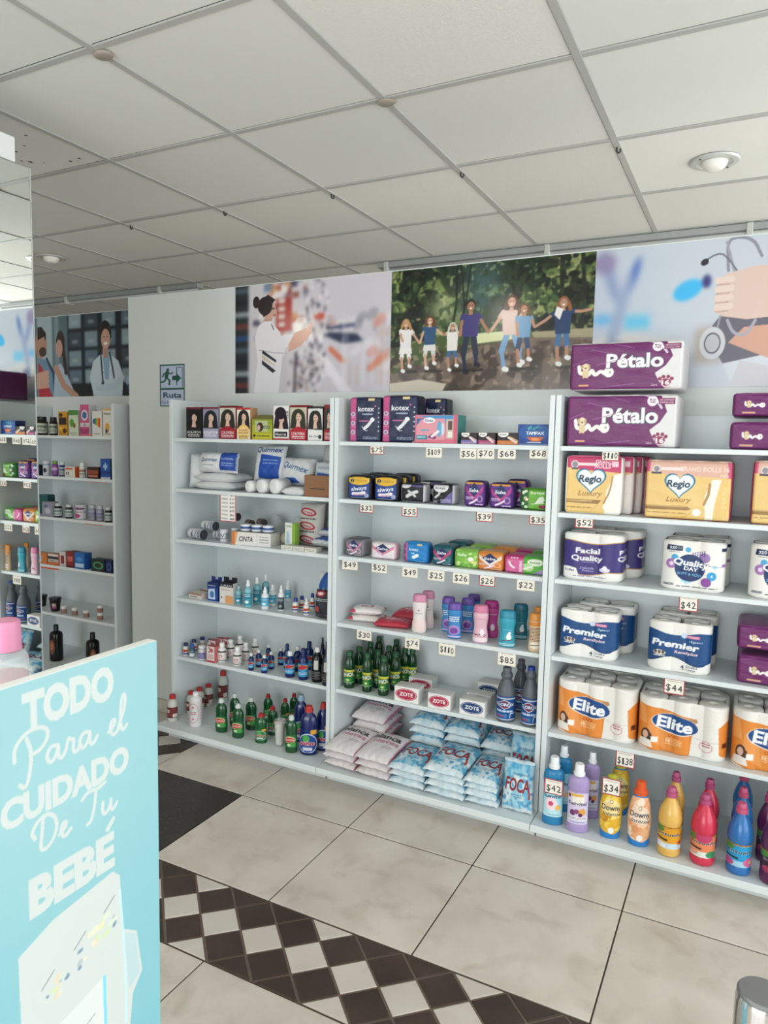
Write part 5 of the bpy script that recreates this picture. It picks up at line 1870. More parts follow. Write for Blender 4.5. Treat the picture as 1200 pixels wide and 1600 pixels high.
for txt, red, P, where in (
        ('$75', 1, (-1.294, 2.452, 1.338, 0.064, 0.044), 'under the navy sanitary pads'), ('$109', 0, (-1.054, 2.452, 1.332, 0.065, 0.050), 'under the pink gift box'), ('$56', 0, (-0.919, 2.452, 1.331, 0.064, 0.049), 'first of a pair under the small cartons'),
        ('$70', 0, (-0.852, 2.452, 1.333, 0.065, 0.048), 'second of a pair under the small cartons'), ('$68', 0, (-0.774, 2.452, 1.335, 0.066, 0.047), 'under the brown small carton'), ('$68', 0, (-0.659, 2.452, 1.339, 0.065, 0.046), 'under the blue tampon box'),
        ('$32', 1, (-1.335, 2.452, 1.108, 0.063, 0.045), 'under the black and yellow pads'), ('$55', 1, (-1.148, 2.452, 1.105, 0.067, 0.047), 'under the black and white pads'), ('$39', 1, (-0.849, 2.452, 1.106, 0.063, 0.047), 'under the purple pads'), ('$35', 1, (-0.652, 2.452, 1.109, 0.063, 0.045), 'under the lime green pads'),
        ('$49', 0, (-1.406, 2.452, 0.874, 0.071, 0.049), 'under the grey pads'), ('$52', 0, (-1.273, 2.452, 0.875, 0.068, 0.051), 'under the pale pink pads'), ('$49', 0, (-1.140, 2.452, 0.871, 0.065, 0.050), 'under the bright blue pads'), ('$25', 0, (-1.031, 2.452, 0.870, 0.068, 0.051), 'under the teal pads'),
        ('$26', 0, (-0.931, 2.452, 0.869, 0.065, 0.053), 'under the leafy green pads'), ('$26', 1, (-0.830, 2.452, 0.871, 0.061, 0.050), 'under the orange pads'), ('$22', 0, (-0.686, 2.452, 0.871, 0.065, 0.048), 'under the pink and green pads'),
        ('$30', 0, (-1.335, 2.452, 0.596, 0.067, 0.052), 'under the wet wipes'), ('$74', 0, (-1.123, 2.452, 0.592, 0.062, 0.053), 'under the white lotion bottles'), ('$110', 0, (-0.978, 2.452, 0.589, 0.067, 0.054), 'under the purple-capped bottles'), ('$85', 0, (-0.745, 2.452, 0.588, 0.067, 0.052), 'under the teal lotion bottles'),
        ('$110', 1, (-0.419, 2.452, 1.339, 0.057, 0.044), 'under the large purple toilet paper'), ('$52', 1, (-0.493, 2.452, 1.109, 0.062, 0.046), 'under the cream and pink toilet paper'), ('$42', 1, (-0.153, 2.452, 0.865, 0.057, 0.050), 'under the toilet paper with navy disc'),
        ('$44', 1, (-0.180, 2.452, 0.585, 0.064, 0.052), 'under the dark blue toilet paper'), ('$138', 1, (-0.319, 2.452, 0.304, 0.062, 0.056), 'under the orange toilet paper')):
    price_card(txt, P, red, ('red-bordered' if red else 'cream') + ' price card reading ' + txt + ' ' + where)
price_card('$42', (-0.533, 2.354, 0.198, 0.063, 0.053), 1, 'red-bordered price card reading $42 on the blue softener bottle', 0.0)
price_card('$34', (-0.346, 2.362, 0.239, 0.059, 0.057), 1, 'red-bordered price card reading $34 on the yellow softener bottle', 0.0)


def orange_strip(P, label):
    x, y, z, w, h = P
    c = Cv(44, 10, 'e2593c')
    c.lines(0.06, 0.94, 0.2, 0.8, 1, '4a2018', 0.6)
    me = rbox(w, 0.001, h, front=c, side='e2593c', r=0.0002, name='shelf_label', pm=PM_PAPER)
    tag(ob('shelf_label', me, None, (x, y - 0.002, z)), label, 'shelf label', 'orange shelf labels in the recess')


orange_strip((-3.181, 2.703, 1.373, 0.143, 0.021), 'orange shelf label under the tall pink and white carton')
orange_strip((-3.108, 2.703, 1.138, 0.131, 0.021), 'orange shelf label under the dark red and blue cartons')
orange_strip((-3.159, 2.703, 0.906, 0.144, 0.021), 'orange shelf label under the lilac jars')
orange_strip((-3.521, 2.703, 0.626, 0.152, 0.030), 'orange shelf label under the orange medicine cartons')

# ------------------------------------------------------------------ sanitary pads and cartons
def soft(name, cat, w, d, h, front, side, top, r=0.012, puff=0.005, right=None, wr=0.0008):
    return box_proto(name, cat, w, d, h, front=front, right=right, side=side, top=top, r=r, puff=puff, spuff=0.003, pm=PM_FILM, wr=wr)


def d_kotex_tall():
    c = Cv(72, 104, '1a2244')
    c.rect(0, 0, 0.23, 1, 'c4588c')
    for y in (0.62, 0.42, 0.22):
        c.ell(0.13, y, 0.07, None, 'e6d4e4')
        c.ell(0.13, y, 0.045, None, '7a86a8')
        c.lines(0.05, 0.2, y - 0.09, y - 0.065, 1, 'f0c4d8')
    c.t('kotex', 0.54, 0.74, 0.105, 'f4f4f6', 0.02, w=0.50)
    c.ell(0.82, 0.80, 0.025, None, 'd86a98')
    c.rect(0.42, 0.605, 0.75, 0.64, '9aa4bc')
    c.rect(0.60, 0.92, 0.80, 0.975, 'e8d29a')
    c.line([(0.34, 0.47), (0.62, 0.47)], 0.045, 'c66a94')
    c.line([(0.50, 0.30), (0.62, 0.38), (0.74, 0.50)], 0.10, 'e6e8ec', 1)
    c.line([(0.42, 0.35), (0.52, 0.25), (0.60, 0.26)], 0.02, 'e6e8ec', 1)
    c.ell(0.74, 0.50, 0.07, None, 'eef0f2')
    c.lines(0.45, 0.9, 0.06, 0.13, 2, 'a8b0c8')
    for i in range(6):
        c.ell(0.93, 0.25 + i * 0.1, 0.022, None, 'c9ccd8')
    return c


def d_gift():
    c = Cv(100, 66, 'd8788c')
    c.poly([(0.10, 0.95), (0.9, 0.98), (0.9, 0.80), (0.75, 0.72), (0.55, 0.85), (0.3, 0.9)], '4a92c4')
    c.rect(0.10, 0.14, 0.72, 0.86, 'e09aa6')
    c.poly([(0.10, 0.86), (0.10, 0.6), (0.2, 0.82), (0.5, 0.86)], '3d6a98')
    c.ell(0.38, 0.80, 0.13, 0.10, 'f0f0f2')
    c.t('Kotex', 0.38, 0.80, 0.09, '2c3a60', 0.01, w=0.18, it=.2)
    c.ell(0.60, 0.50, 0.05, 0.28, '6aa8d0')
    c.ell(0.68, 0.50, 0.035, 0.22, 'c4dcea')
    c.rect(0.75, 0.18, 0.90, 0.84, 'c9bcae')
    c.rect(0.79, 0.48, 0.88, 0.78, '5c4a44')
    c.rect(0.79, 0.22, 0.88, 0.42, 'efe8dc')
    c.rect(0.10, 0.14, 0.34, 0.28, '2c8a9c')
    c.lines(0.12, 0.3, 0.17, 0.26, 1, 'e0f0f0')
    c.poly([(0.34, 0.2), (0.45, 0.35), (0.55, 0.2), (0.5, 0.15)], '7a3a6a')
    c.line([(0.45, 0.25), (0.58, 0.42)], 0.06, 'efe8ec')
    c.lines(0.2, 0.38, 0.42, 0.5, 1, '4aa0c0', 0.7)
    c.rect(0.92, 0, 1, 1, 'c96478')
    return c


def d_small(col, col2):
    c = Cv(44, 32, '241c20')
    c.rect(0, 0, 1, 0.36, col)
    c.lines(0.1, 0.9, 0.04, 0.2, 1, col2, 0.5)
    c.ell(0.28, 0.88, 0.24, 0.26, 'f0ece8')
    c.t('Kotex', 0.28, 0.84, 0.14, '2c2a3a', 0.0, w=0.3, it=.2)
    c.line([(0.52, 0.60), (0.86, 0.22)], 0.11, 'e8d9d0')
    c.line([(0.60, 0.64), (0.92, 0.35)], 0.07, col2)
    return c


def d_tampax():
    c = Cv(62, 46, '1c3f86')
    c.ell(0.5, 0.62, 0.45, 0.4, '2c62a8', 0, 0.7)
    for i in range(20):
        c.ell(0.5 + rng.uniform(-0.22, 0.22), 0.82 + rng.uniform(-0.08, 0.08), 0.03, None, rng.choice(['3a9a9a', '2f7f98', '58b0a8']), 0, 0.8)
    c.t('TAMPAX', 0.53, 0.58, 0.14, 'f4f6f8', 0.03, w=0.54)
    c.poly([(0.27, 0.40), (0.80, 0.40), (0.68, 0.20), (0.42, 0.20)], 'd8683c')
    c.ell(0.54, 0.30, 0.12, 0.06, 'e89a5c')
    c.rect(0.30, 0.13, 0.72, 0.16, 'e6eaf2')
    c.rect(0, 0.03, 1, 0.07, '9ab0d4')
    return c


def d_always():
    c = Cv(56, 56, '16182a')
    c.rect(0.08, 0.10, 0.95, 0.70, '1f3f86')
    c.ell(0.52, 0.78, 0.44, 0.18, 'e2b43c')
    c.rect(0.08, 0.76, 0.95, 0.90, 'e2b43c')
    c.ell(0.25, 0.78, 0.08, None, '2a2430')
    c.t('2', 0.25, 0.78, 0.09, 'f4e6c0', 0.02)
    c.t('GRATIS', 0.60, 0.78, 0.08, 'a8801c', 0.01, w=0.5)
    c.t('always', 0.52, 0.47, 0.155, 'f4f6fa', 0.02, w=0.66, it=0.2, rot=8)
    c.line([(0.28, 0.24), (0.5, 0.24), (0.75, 0.30)], 0.13, 'f0e6ec', 1)
    c.line([(0.3, 0.20), (0.7, 0.22)], 0.05, 'd8a8c0')
    c.ell(0.84, 0.18, 0.09, None, '9aa8c4')
    c.rect(0.15, 0.06, 0.8, 0.09, 'c9d0dc')
    return c


def d_kotex_black(alt):
    c = Cv(60, 52, '15161c')
    if not alt:
        c.ell(0.22, 0.92, 0.26, 0.16, 'd8d6da')
        c.rect(0.5, 0.84, 0.95, 1, '6a5a8c')
        c.line([(0.32, 0.34), (0.5, 0.50), (0.72, 0.60)], 0.15, 'd4d8d8', 1)
        c.line([(0.38, 0.62), (0.66, 0.36)], 0.10, 'c9cdce')
        c.lines(0.1, 0.9, 0.03, 0.12, 1, '9aa0a8')
    else:
        c.ell(0.45, 0.86, 0.36, 0.26, 'e2e0e4')
        c.t('kotex', 0.45, 0.82, 0.12, '3a3a44', 0.01, w=0.48)
        c.poly([(1, 0.7), (1, 0), (0.35, 0)], '6f629c')
        c.line([(0.2, 0.35), (0.36, 0.48), (0.42, 0.62)], 0.10, 'd4d8d8', 1)
        c.lines(0.45, 0.95, 0.1, 0.3, 3, 'c9c4dc', 0.4)
        c.rect(0.02, 0.05, 0.3, 0.2, '8a8c94')
    return c


def d_saba(bgc, wing, txt='Saba', flower=None, top=None, gemcol='1c2c5c'):
    c = Cv(58, 62, bgc)
    if top:
        c.rect(0.1, 0.88, 0.9, 0.99, top)
    c.poly([(0.04, 0.86), (0.50, 0.40), (0.96, 0.86), (0.96, 0.66), (0.50, 0.24), (0.04, 0.66)], wing)
    c.poly([(0.5, 0.94), (0.80, 0.66), (0.5, 0.38), (0.20, 0.66)], gemcol)
    c.t(txt, 0.5, 0.645, 0.13, 'f6f4f8', 0.02, w=0.46, it=0.2)
    if flower:
        c.ell(0.78, 0.32, 0.14, 0.14, flower)
        c.ell(0.78, 0.32, 0.09, 0.09, bgc)
    c.line([(0.3, 0.12), (0.5, 0.20), (0.66, 0.30)], 0.08, 'ecdfee', 1)
    c.lines(0.1, 0.5, 0.28, 0.40, 2, 'e2d4ea', 0.5)
    c.lines(0.55, 0.95, 0.06, 0.14, 1, 'e2d4ea', 0.5)
    return c


def d_kotex_green(strip):
    c = Cv(62, 56, '6fae44')
    if strip:
        c.rect(0, 0, 0.33, 1, '2f6a34')
        for x, y in ((0.10, 0.3), (0.22, 0.55), (0.12, 0.8), (0.24, 0.15), (0.22, 0.88)):
            c.ell(x, y, 0.07, None, 'dcebd2')
        c.ell(0.26, 0.5, 0.08, None, 'b03a34')
        c.ell(0.26, 0.5, 0.06, None, 'e6f0dc')
    c.t('kotex', 0.66, 0.82, 0.14, 'e6f2d6', 0.015, w=0.52)
    c.poly([(0.55, 0.30), (0.72, 0.62), (0.86, 0.66), (0.92, 0.5), (0.84, 0.34)], 'e4ecdc')
    c.line([(0.45, 0.3), (0.9, 0.36)], 0.03, 'dfe9d4')
    c.rect(0.72, 0.12, 1, 0.26, '8a2c48')
    c.rect(0.95, 0.6, 1, 1, '3f9aa8')
    return c


def d_leafy():
    c = Cv(58, 56, '7cb84a')
    for i in range(24):
        c.ell(rng.random(), rng.random(), rng.uniform(0.05, 0.15), rng.uniform(0.03, 0.08), rng.choice(['a8d46a', '5f9c3a', 'd4e8a8', '8fc85a']), rng.uniform(0, 90), 0.8)
    c.ell(0.72, 0.5, 0.12, None, 'f2f4ea')
    c.ell(0.80, 0.36, 0.08, None, 'e8d878')
    c.t('Saba', 0.35, 0.72, 0.14, 'f4f8ee', 0.015, w=0.4, it=.2)
    return c


def d_kotex_blue():
    c = Cv(64, 54, '1f7fc4')
    c.rect(0, 0, 0.2, 1, 'c46a94')
    for y in (0.8, 0.5, 0.2):
        c.rect(0.04, y - 0.1, 0.16, y + 0.1, '8a4a88')
    c.t('kotex', 0.46, 0.66, 0.14, 'f0f4f8', 0.015, w=0.36)
    c.rect(0.36, 0.44, 0.5, 0.5, '9ad0ec')
    c.line([(0.45, 0.28), (0.6, 0.38)], 0.14, 'e8eef2')
    c.rect(0.58, 0.86, 0.78, 0.95, 'e8d08a')
    c.lines(0.5, 0.9, 0.05, 0.12, 1, 'bfe0f0')
    return c


def d_kotex_pink():
    c = Cv(54, 54, 'bf3a7c')
    c.rect(0.06, 0.06, 0.94, 0.80, 'd86aa0')
    c.line([(0.25, 0.65), (0.32, 0.45), (0.48, 0.32)], 0.10, 'f2e4ec', 1)
    c.t('kotex', 0.76, 0.45, 0.15, 'f2e6ee', 0.015, w=0.6, rot=90)
    for i in range(3):
        c.ell(0.36 + i * 0.13, 0.88, 0.05, None, 'f0c4d8')
    return c


def d_kotex_lime():
    c = Cv(52, 54, '5fb048')
    c.ell(0.62, 0.72, 0.34, 0.2, 'e6f0dc')
    c.t('kotex', 0.62, 0.72, 0.12, '3a7a34', 0.01, w=0.46, it=.2)
    c.ell(0.3, 0.42, 0.26, 0.22, 'b8dca0')
    c.line([(0.1, 0.3), (0.35, 0.42), (0.5, 0.5)], 0.08, 'f0f4ea')
    c.poly([(0.4, 0.0), (0.9, 0.36), (1, 0.3), (1, 0)], 'a894c4')
    return c


GP = 'sanitary pad packs'
U2 = {}
kt = soft('pad_pack', 'sanitary pads', 0.14, 0.06, 0.2, d_kotex_tall(), '10162c', '10162c', 0.008, 0.003)
kt.put('tall navy and pink sanitary pad pack beside the side panel', (-1.361, 2.472, 1.385, 0.140, 0.173), GP, d=0.07)
kt.put('tall navy and pink sanitary pad pack beside the gift box', (-1.209, 2.466, 1.385, 0.147, 0.178), GP, d=0.08)
kt.put('navy sanitary pad pack half hidden behind the pink gift box', (-1.129, 2.600, 1.385, 0.110, 0.174), GP, d=0.08)
gift = box_proto('gift_box', 'carton', 0.2, 0.08, 0.13, front=d_gift(), side='3f8a86', top='4a92c4', r=0.0015)
gift.put('pink and blue gift carton with pictured pads and bottles', (-1.061, 2.466, 1.385, 0.184, 0.106), None, d=0.085, cat='carton')
for n, (a, b, P, l) in enumerate((('7d6fa8', 'c9a8b8', (-0.924, 2.468, 1.385, 0.064, 0.041), 'small black and violet tampon carton next to the gift box'), ('b0487a', 'd0a0a8', (-0.857, 2.468, 1.385, 0.065, 0.042), 'small black and pink tampon carton between two others'), ('d07a3c', 'c99a6a', (-0.777, 2.468, 1.385, 0.080, 0.043), 'small black and orange tampon carton beside the blue box'))):
    box_proto('tampon_carton', 'carton', 0.075, 0.05, 0.055, front=d_small(a, b), side='3a2a24', top='241c20', r=0.001).put(l, P, 'tampon cartons', d=0.06)
tam = box_proto('tampon_carton', 'carton', 0.12, 0.06, 0.085, front=d_tampax(), side='16306a', top='1a3a7a', r=0.001)
x, y, z, w, h = (-0.665, 2.468, 1.385, 0.117, 0.073)
tam.put('bright blue tampon carton with orange bowl against the panel', (min(x, -0.6250 - w / 2), y, z, w, h), 'tampon cartons', d=0.06)

alw = soft('pad_pack', 'sanitary pads', 0.1, 0.05, 0.105, d_always(), '1d1622', '16141c')
for i, (dx, dy) in enumerate(((0, 0), (0.012, 0.062), (0.02, 0.124))):
    for k, (P, s) in enumerate((((-1.381, 2.468, 1.157, 0.105, 0.095), 'beside the panel'), ((-1.262, 2.468, 1.157, 0.104, 0.097), 'next to the black and white packs'))):
        x, y, z, w, h = P
        alw.put('black and yellow pad pack ' + s + ', ' + ('front', 'second', 'third')[i] + ' in its row', (x + dx, y + dy, z, w, h * (1, 1.02, 1.06)[i]), GP, d=0.058)
kb, ka = soft('pad_pack', 'sanitary pads', 0.1, 0.06, 0.085, d_kotex_black(0), 'd5d4d8', '1c1d22'), soft('pad_pack', 'sanitary pads', 0.1, 0.06, 0.085, d_kotex_black(1), 'dad9dc', '1c1d22')
kb.put('black pad pack with white pad picture and white side', (-1.148, 2.468, 1.157, 0.097, 0.072), GP, d=0.07)
ka.put('black and violet pad pack with white arch', (-1.023, 2.468, 1.157, 0.083, 0.076), GP, d=0.09)
kb.put('black pad pack standing at the back behind the white-sided one', (-1.118, 2.575, 1.157, 0.096, 0.079), GP, d=0.07)
sb = soft('pad_pack', 'sanitary pads', 0.085, 0.06, 0.11, d_saba('5c3280', 'b0408a', top='d9a04c', flower='a880c0'), '47246a', '3a1c58')
sb.put('purple pad pack with navy diamond, next to the black packs', (-0.897, 2.468, 1.157, 0.079, 0.093), GP, d=0.06)
sb.put('purple pad pack with navy diamond, above the $39 card', (-0.796, 2.468, 1.157, 0.088, 0.090), GP, d=0.06)
sb.put('dark purple pad pack behind the two purple ones', (-0.760, 2.540, 1.157, 0.075, 0.101), GP, d=0.06)
kg = soft('pad_pack', 'sanitary pads', 0.1, 0.06, 0.09, d_kotex_green(1), '3f8a3c', '5a9c3c')
x, y, z, w, h = (-0.659, 2.468, 1.157, 0.095, 0.076)
kg.put('lime green pad pack with dark green strip against the panel', (min(x, -0.6285 - w / 2), y, z, w, h), GP, d=0.07)

row3 = [(d_saba('6f6c74', 'c07a9a', flower='c9a8b8'), '8a868c', '55525a', (-1.400, 2.470, 0.926, 0.077, 0.071), 0.085, 'grey pad pack with navy diamond beside the side panel'),
        (d_saba('e6dfe0', 'd88aa4'), 'e0b4c0', 'd8ccd0', (-1.269, 2.470, 0.926, 0.105, 0.066), 0.055, 'white and pink pad pack with navy diamond'),
        (d_kotex_blue(), '1a6aa8', '2a8acc', (-1.129, 2.470, 0.926, 0.103, 0.078), 0.055, 'bright blue pad pack with pink strip'),
        (d_saba('1f5a62', 'c0407c', flower='3f8a8c'), '1a4a54', '2a5a64', (-1.018, 2.470, 0.926, 0.081, 0.075), 0.09, 'teal pad pack with pink wings'),
        (d_leafy(), 'a8c878', '8fbc58', (-0.922, 2.470, 0.926, 0.091, 0.069), 0.09, 'leafy green pad pack with daisies'),
        (d_saba('d8873c', 'e8e0d8', flower='e8b080'), 'c8722c', 'd8924c', (-0.828, 2.470, 0.926, 0.097, 0.068), 0.09, 'orange pad pack with navy diamond'),
        (d_kotex_pink(), 'a83268', 'b83a70', (-0.735, 2.470, 0.926, 0.078, 0.064), 0.09, 'hot pink pad pack with upright lettering'),
        (d_kotex_lime(), '4a9a3c', '5aa84a', (-0.652, 2.470, 0.926, 0.082, 0.063), 0.09, 'light green and lilac pad pack against the panel')]
for i, (fr, sd, tp, P, d, l) in enumerate(row3):
    P = (min(P[0], -0.6285 - P[3] / 2),) + P[1:]
    p = soft('pad_pack', 'sanitary pads', P[3], d, P[4], fr, sd, tp, r=0.010)
    p.put(l, P, GP, d=d)
    if i in (3, 4, 5, 6, 7):
        x, y, z, w, h = P
        p.put(l.replace(' against the panel', '') + ', hidden behind its twin', (x + 0.02 * (i < 6), y + d + 0.012, z, w, h * 1.06), GP, d=d)

# ------------------------------------------------------------------ wet wipes
def d_wipes(a):
    c = Cv(70, 46, 'ece4e2' if a else 'b83448')
    if a:
        c.rect(0, 0.8, 1, 1, 'b03a4c')
        c.rect(0.3, 0.3, 0.7, 0.6, 'c8788a')
        c.ell(0.5, 0.45, 0.14, 0.1, 'e8d0d0')
        c.poly([(0, 0), (0.2, 0), (0, 0.4)], 'c4465c')
    else:
        for i in range(40):
            c.ell(rng.random(), rng.random(), 0.02, None, 'd88a96')
        c.ell(0.5, 0.5, 0.22, 0.22, 'c8586a')
        c.t('Kotex', 0.5, 0.5, 0.18, 'f0dce0', 0.01, w=0.4, it=.2)
    return c


wp = Proto('wipes_pack', 'wet wipes', [('wipes_pack', pillow(0.16, 0.10, 0.03, d_wipes(1), 'e6dcda', 'wipes_pack', PM_FILM, 3), None)], (0.16, 0.10, 0.03))
wr_ = Proto('wipes_pack', 'wet wipes', [('wipes_pack', pillow(0.18, 0.10, 0.03, d_wipes(0), 'b03044', 'wipes_pack', PM_FILM, 4), None)], (0.18, 0.10, 0.03))
wp.put('white wet wipes pack with red top, uppermost', (-1.360, 2.505, 0.681, 0.135, 0.030), 'wet wipes packs', rz=0.3, d=0.10)
wp.put('white wet wipes pack lying under another white one', (-1.366, 2.495, 0.652, 0.14, 0.028), 'wet wipes packs', rz=0.18, d=0.105)
wr_.put('red dotted wet wipes pack lying in front', (-1.228, 2.472, 0.652, 0.15, 0.030), 'wet wipes packs', rz=0.22, d=0.10)
wr_.put('red dotted wet wipes pack behind the foremost red one', (-1.205, 2.600, 0.652, 0.16, 0.045), 'wet wipes packs', rz=0.2, d=0.11)

# ------------------------------------------------------------------ lotion bottles


def d_lotion(kind):
    c = Cv(40, 84, {'white': 'e6dcdc', 'purple': '3a86c4', 'pink': 'e0b4c4', 'mag': 'c04a94', 'teal': '3aa0b8', 'dteal': '24788a', 'orange': 'd9c0a0'}[kind])
    if kind == 'white':
        c.rect(0, 0, 1, 0.42, 'ead4d0')
        c.ell(0.5, 0.74, 0.06, None, '8a8488')
        c.lines(0.25, 0.75, 0.60, 0.66, 2, '9a9296')
    elif kind == 'purple':
        c.rect(0, 0.62, 1, 0.8, '2f6ab0')
        c.lines(0.15, 0.85, 0.58, 0.80, 3, 'e0ecf6', 0.6)
        c.ell(0.5, 0.28, 0.38, 0.18, 'a884c4')
        c.ell(0.5, 0.26, 0.22, 0.11, '6a3a94')
        c.rect(0, 0.0, 1, 0.06, 'd0c4e0')
    elif kind in ('pink', 'mag'):
        c.lines(0.15, 0.85, 0.78, 0.84, 1, 'f0dce4' if kind == 'mag' else 'c88aa4')
        c.line([(0.15, 0.28), (0.4, 0.22), (0.6, 0.30), (0.85, 0.24)], 0.05, '6a4a58', 1)
        c.line([(0.2, 0.22), (0.5, 0.30), (0.8, 0.18)], 0.03, '4a3a48', 1)
        c.ell(0.62, 0.34, 0.12, 0.12, 'efe4ea')
        if kind == 'pink':
            c.rect(0, 0, 1, 0.14, 'eedce2')
    elif kind in ('teal', 'dteal'):
        c.rect(0, 0.0, 1, 0.10, 'a8d8e0')
        c.ell(0.62, 0.34, 0.13, 0.13, 'eef2f4')
        c.ell(0.66, 0.48, 0.08, 0.05, 'eef2f4')
        c.line([(0.3, 0.20), (0.8, 0.24)], 0.07, '4a4a50', 1)
        c.line([(0.35, 0.26), (0.5, 0.2)], 0.04, '8a8a88')
        c.lines(0.2, 0.8, 0.03, 0.08, 1, '2a6a78')
        c.lines(0.25, 0.85, 0.58, 0.62, 1, '8accd8')
    else:
        c.rect(0, 0.85, 1, 1, 'd88a3c')
        c.lines(0.12, 0.88, 0.30, 0.80, 10, '6a4a3a', 0.45)
        c.ell(0.5, 0.18, 0.3, 0.12, 'efe4d4')
        c.line([(0.2, 0.16), (0.8, 0.2)], 0.05, '6a5a4a')
    return c


lp = smooth_prof([(0.0, 0.0), (0.029, 0.0), (0.033, 0.004), (0.0335, 0.035), (0.028, 0.075), (0.029, 0.10), (0.0335, 0.130), (0.033, 0.150), (0.030, 0.152)], 1)
lpc = [(0.031, 0.1525), (0.0335, 0.154), (0.0315, 0.178), (0.028, 0.188), (0.024, 0.190), (0.0, 0.190)]


def lotion(kind, body, cap):
    return capped('lotion_bottle', 'bottle', lp, lpc, mat(body, 0.32), mat(cap, 0.35), d_lotion(kind), (0.008, 0.148), 1.25, 1.0, 0.62, csx=1.0, csy=0.62)


GL = 'body lotion bottles'
l_w, l_pu, l_pk, l_mg, l_te, l_dt, l_or = lotion('white', 'e8e0e0', 'cf8aa8'), lotion('purple', '3a86c4', '664aa0'), lotion('pink', 'e2b8c8', 'd07a9c'), lotion('mag', 'c04a94', 'a8287c'), lotion('teal', '3aa0b8', '2a8ca8'), lotion('dteal', '24788a', '1f6a80'), lotion('orange', 'd9c0a0', 'd8903c')
l_w.put('white lotion bottle with pink cap, in front', (-1.112, 2.487, 0.652, 0.057, 0.151), GL, 0.2)
l_w.put('white lotion bottle with pink cap, behind its twin', (-1.107, 2.559, 0.652, 0.051, 0.151), GL, 0.2)
l_pu.put('blue lotion bottle with purple cap, front one of four', (-0.963, 2.482, 0.652, 0.055, 0.137), GL, 0.2)
l_pu.put('blue lotion bottle with purple cap next to the white bottles', (-1.022, 2.564, 0.652, 0.053, 0.137), GL, 0.2)
l_pu.put('blue lotion bottle with purple cap behind the pink bottle', (-0.949, 2.583, 0.652, 0.052, 0.137), GL, 0.2)
l_pu.put('dark purple-capped lotion bottle hindmost of four', (-0.954, 2.664, 0.652, 0.051, 0.137), GL, 0.2)
l_pk.put('pale pink lotion bottle with pink cap', (-0.858, 2.477, 0.652, 0.057, 0.142), GL, 0.2)
l_mg.put('magenta lotion bottle with dark magenta cap behind the pale pink one', (-0.848, 2.568, 0.652, 0.056, 0.142), GL, 0.2)
l_te.put('turquoise lotion bottle with sheep picture, in front', (-0.755, 2.477, 0.652, 0.060, 0.135), GL, 0.15)
l_dt.put('dark teal lotion bottle behind the turquoise one', (-0.744, 2.606, 0.652, 0.055, 0.135), GL, 0.15)
l_or.put('beige lotion bottle with orange cap against the panel', (-0.650, 2.470, 0.652, 0.047, 0.139), GL, 0.15)
l_or.put('beige lotion bottle with orange cap, hindmost by the panel', (-0.664, 2.569, 0.652, 0.042, 0.140), GL, 0.15)

# ------------------------------------------------------------------ cleaners


def d_pinol():
    c = Cv(36, 44, '1f6a34')
    c.rect(0, 0.82, 1, 0.96, 'c9c44a')
    c.poly([(0, 0.42), (1, 0.52), (1, 0.82), (0, 0.74)], 'e2c43c')
    c.poly([(0, 0.45), (1, 0.55), (1, 0.80), (0, 0.72)], '1a5a2c')
    c.t('PINOL', 0.5, 0.625, 0.22, 'f0f2e8', 0.03, w=0.86, rot=8)
    c.ell(0.5, 0.24, 0.22, 0.16, '3f8a44')
    c.ell(0.5, 0.24, 0.10, 0.08, 'd0d888')
    c.lines(0.1, 0.9, 0.02, 0.1, 1, 'c9d8b0')
    return c


pp = smooth_prof([(0.0, 0.0), (0.024, 0.0), (0.0275, 0.004), (0.0275, 0.022), (0.026, 0.026), (0.026, 0.094), (0.0275, 0.098), (0.0275, 0.118), (0.0235, 0.140), (0.0155, 0.155), (0.0135, 0.158), (0.0135, 0.163)], 1)
ppc = ribbed_cap(0.0172, 0.0165, 0.1595, 0.180)
pin = capped('cleaner_bottle', 'bottle', pp, ppc, mat('0a3a1c', 0.12, coat=0.2), mat('14502c', 0.35), d_pinol(), (0.027, 0.094), 1.5)
GN = 'dark green pine cleaner bottles'
for P, l in (((-1.423, 2.490, 0.375, 0.047, 0.153), 'green pine cleaner bottle at the panel end of the front row'), ((-1.336, 2.485, 0.375, 0.042, 0.160), 'green pine cleaner bottle in the middle of the front row'), ((-1.259, 2.481, 0.375, 0.044, 0.157), 'green pine cleaner bottle at the soap end of the front row'),
             ((-1.415, 2.556, 0.375, 0.043, 0.156), 'green pine cleaner bottle second row by the panel'), ((-1.322, 2.548, 0.375, 0.042, 0.156), 'green pine cleaner bottle in the middle of the second row'), ((-1.247, 2.561, 0.375, 0.045, 0.156), 'green pine cleaner bottle second row behind the white soap'),
             ((-1.406, 2.640, 0.375, 0.041, 0.156), 'green pine cleaner bottle third row by the panel'), ((-1.312, 2.630, 0.375, 0.041, 0.156), 'green pine cleaner bottle in the middle of the third row'), ((-1.241, 2.640, 0.375, 0.040, 0.156), 'green pine cleaner bottle third row behind the white soap'),
             ((-1.401, 2.710, 0.375, 0.039, 0.166), 'green pine cleaner bottle back row by the panel'), ((-1.317, 2.710, 0.375, 0.039, 0.164), 'green pine cleaner bottle in the middle of the back row'), ((-1.210, 2.648, 0.375, 0.040, 0.156), 'green pine cleaner bottle back row beside the soap bars')):
    pin.put(l, P, GN, 0.2)


def d_zote(col):
    c = Cv(60, 44, 'eae8e6')
    c.ell(0.5, 0.52, 0.44, 0.36, col)
    c.ell(0.5, 0.52, 0.41, 0.32, 'eae8e6')
    c.ell(0.5, 0.52, 0.39, 0.30, col)
    c.t('ZOTE', 0.5, 0.53, 0.22, 'f4f2f0', 0.035, w=0.56)
    c.lines(0.06, 0.3, 0.90, 0.95, 1, '8a8890')
    c.lines(0.7, 0.95, 0.05, 0.1, 1, '8a8890')
    return c


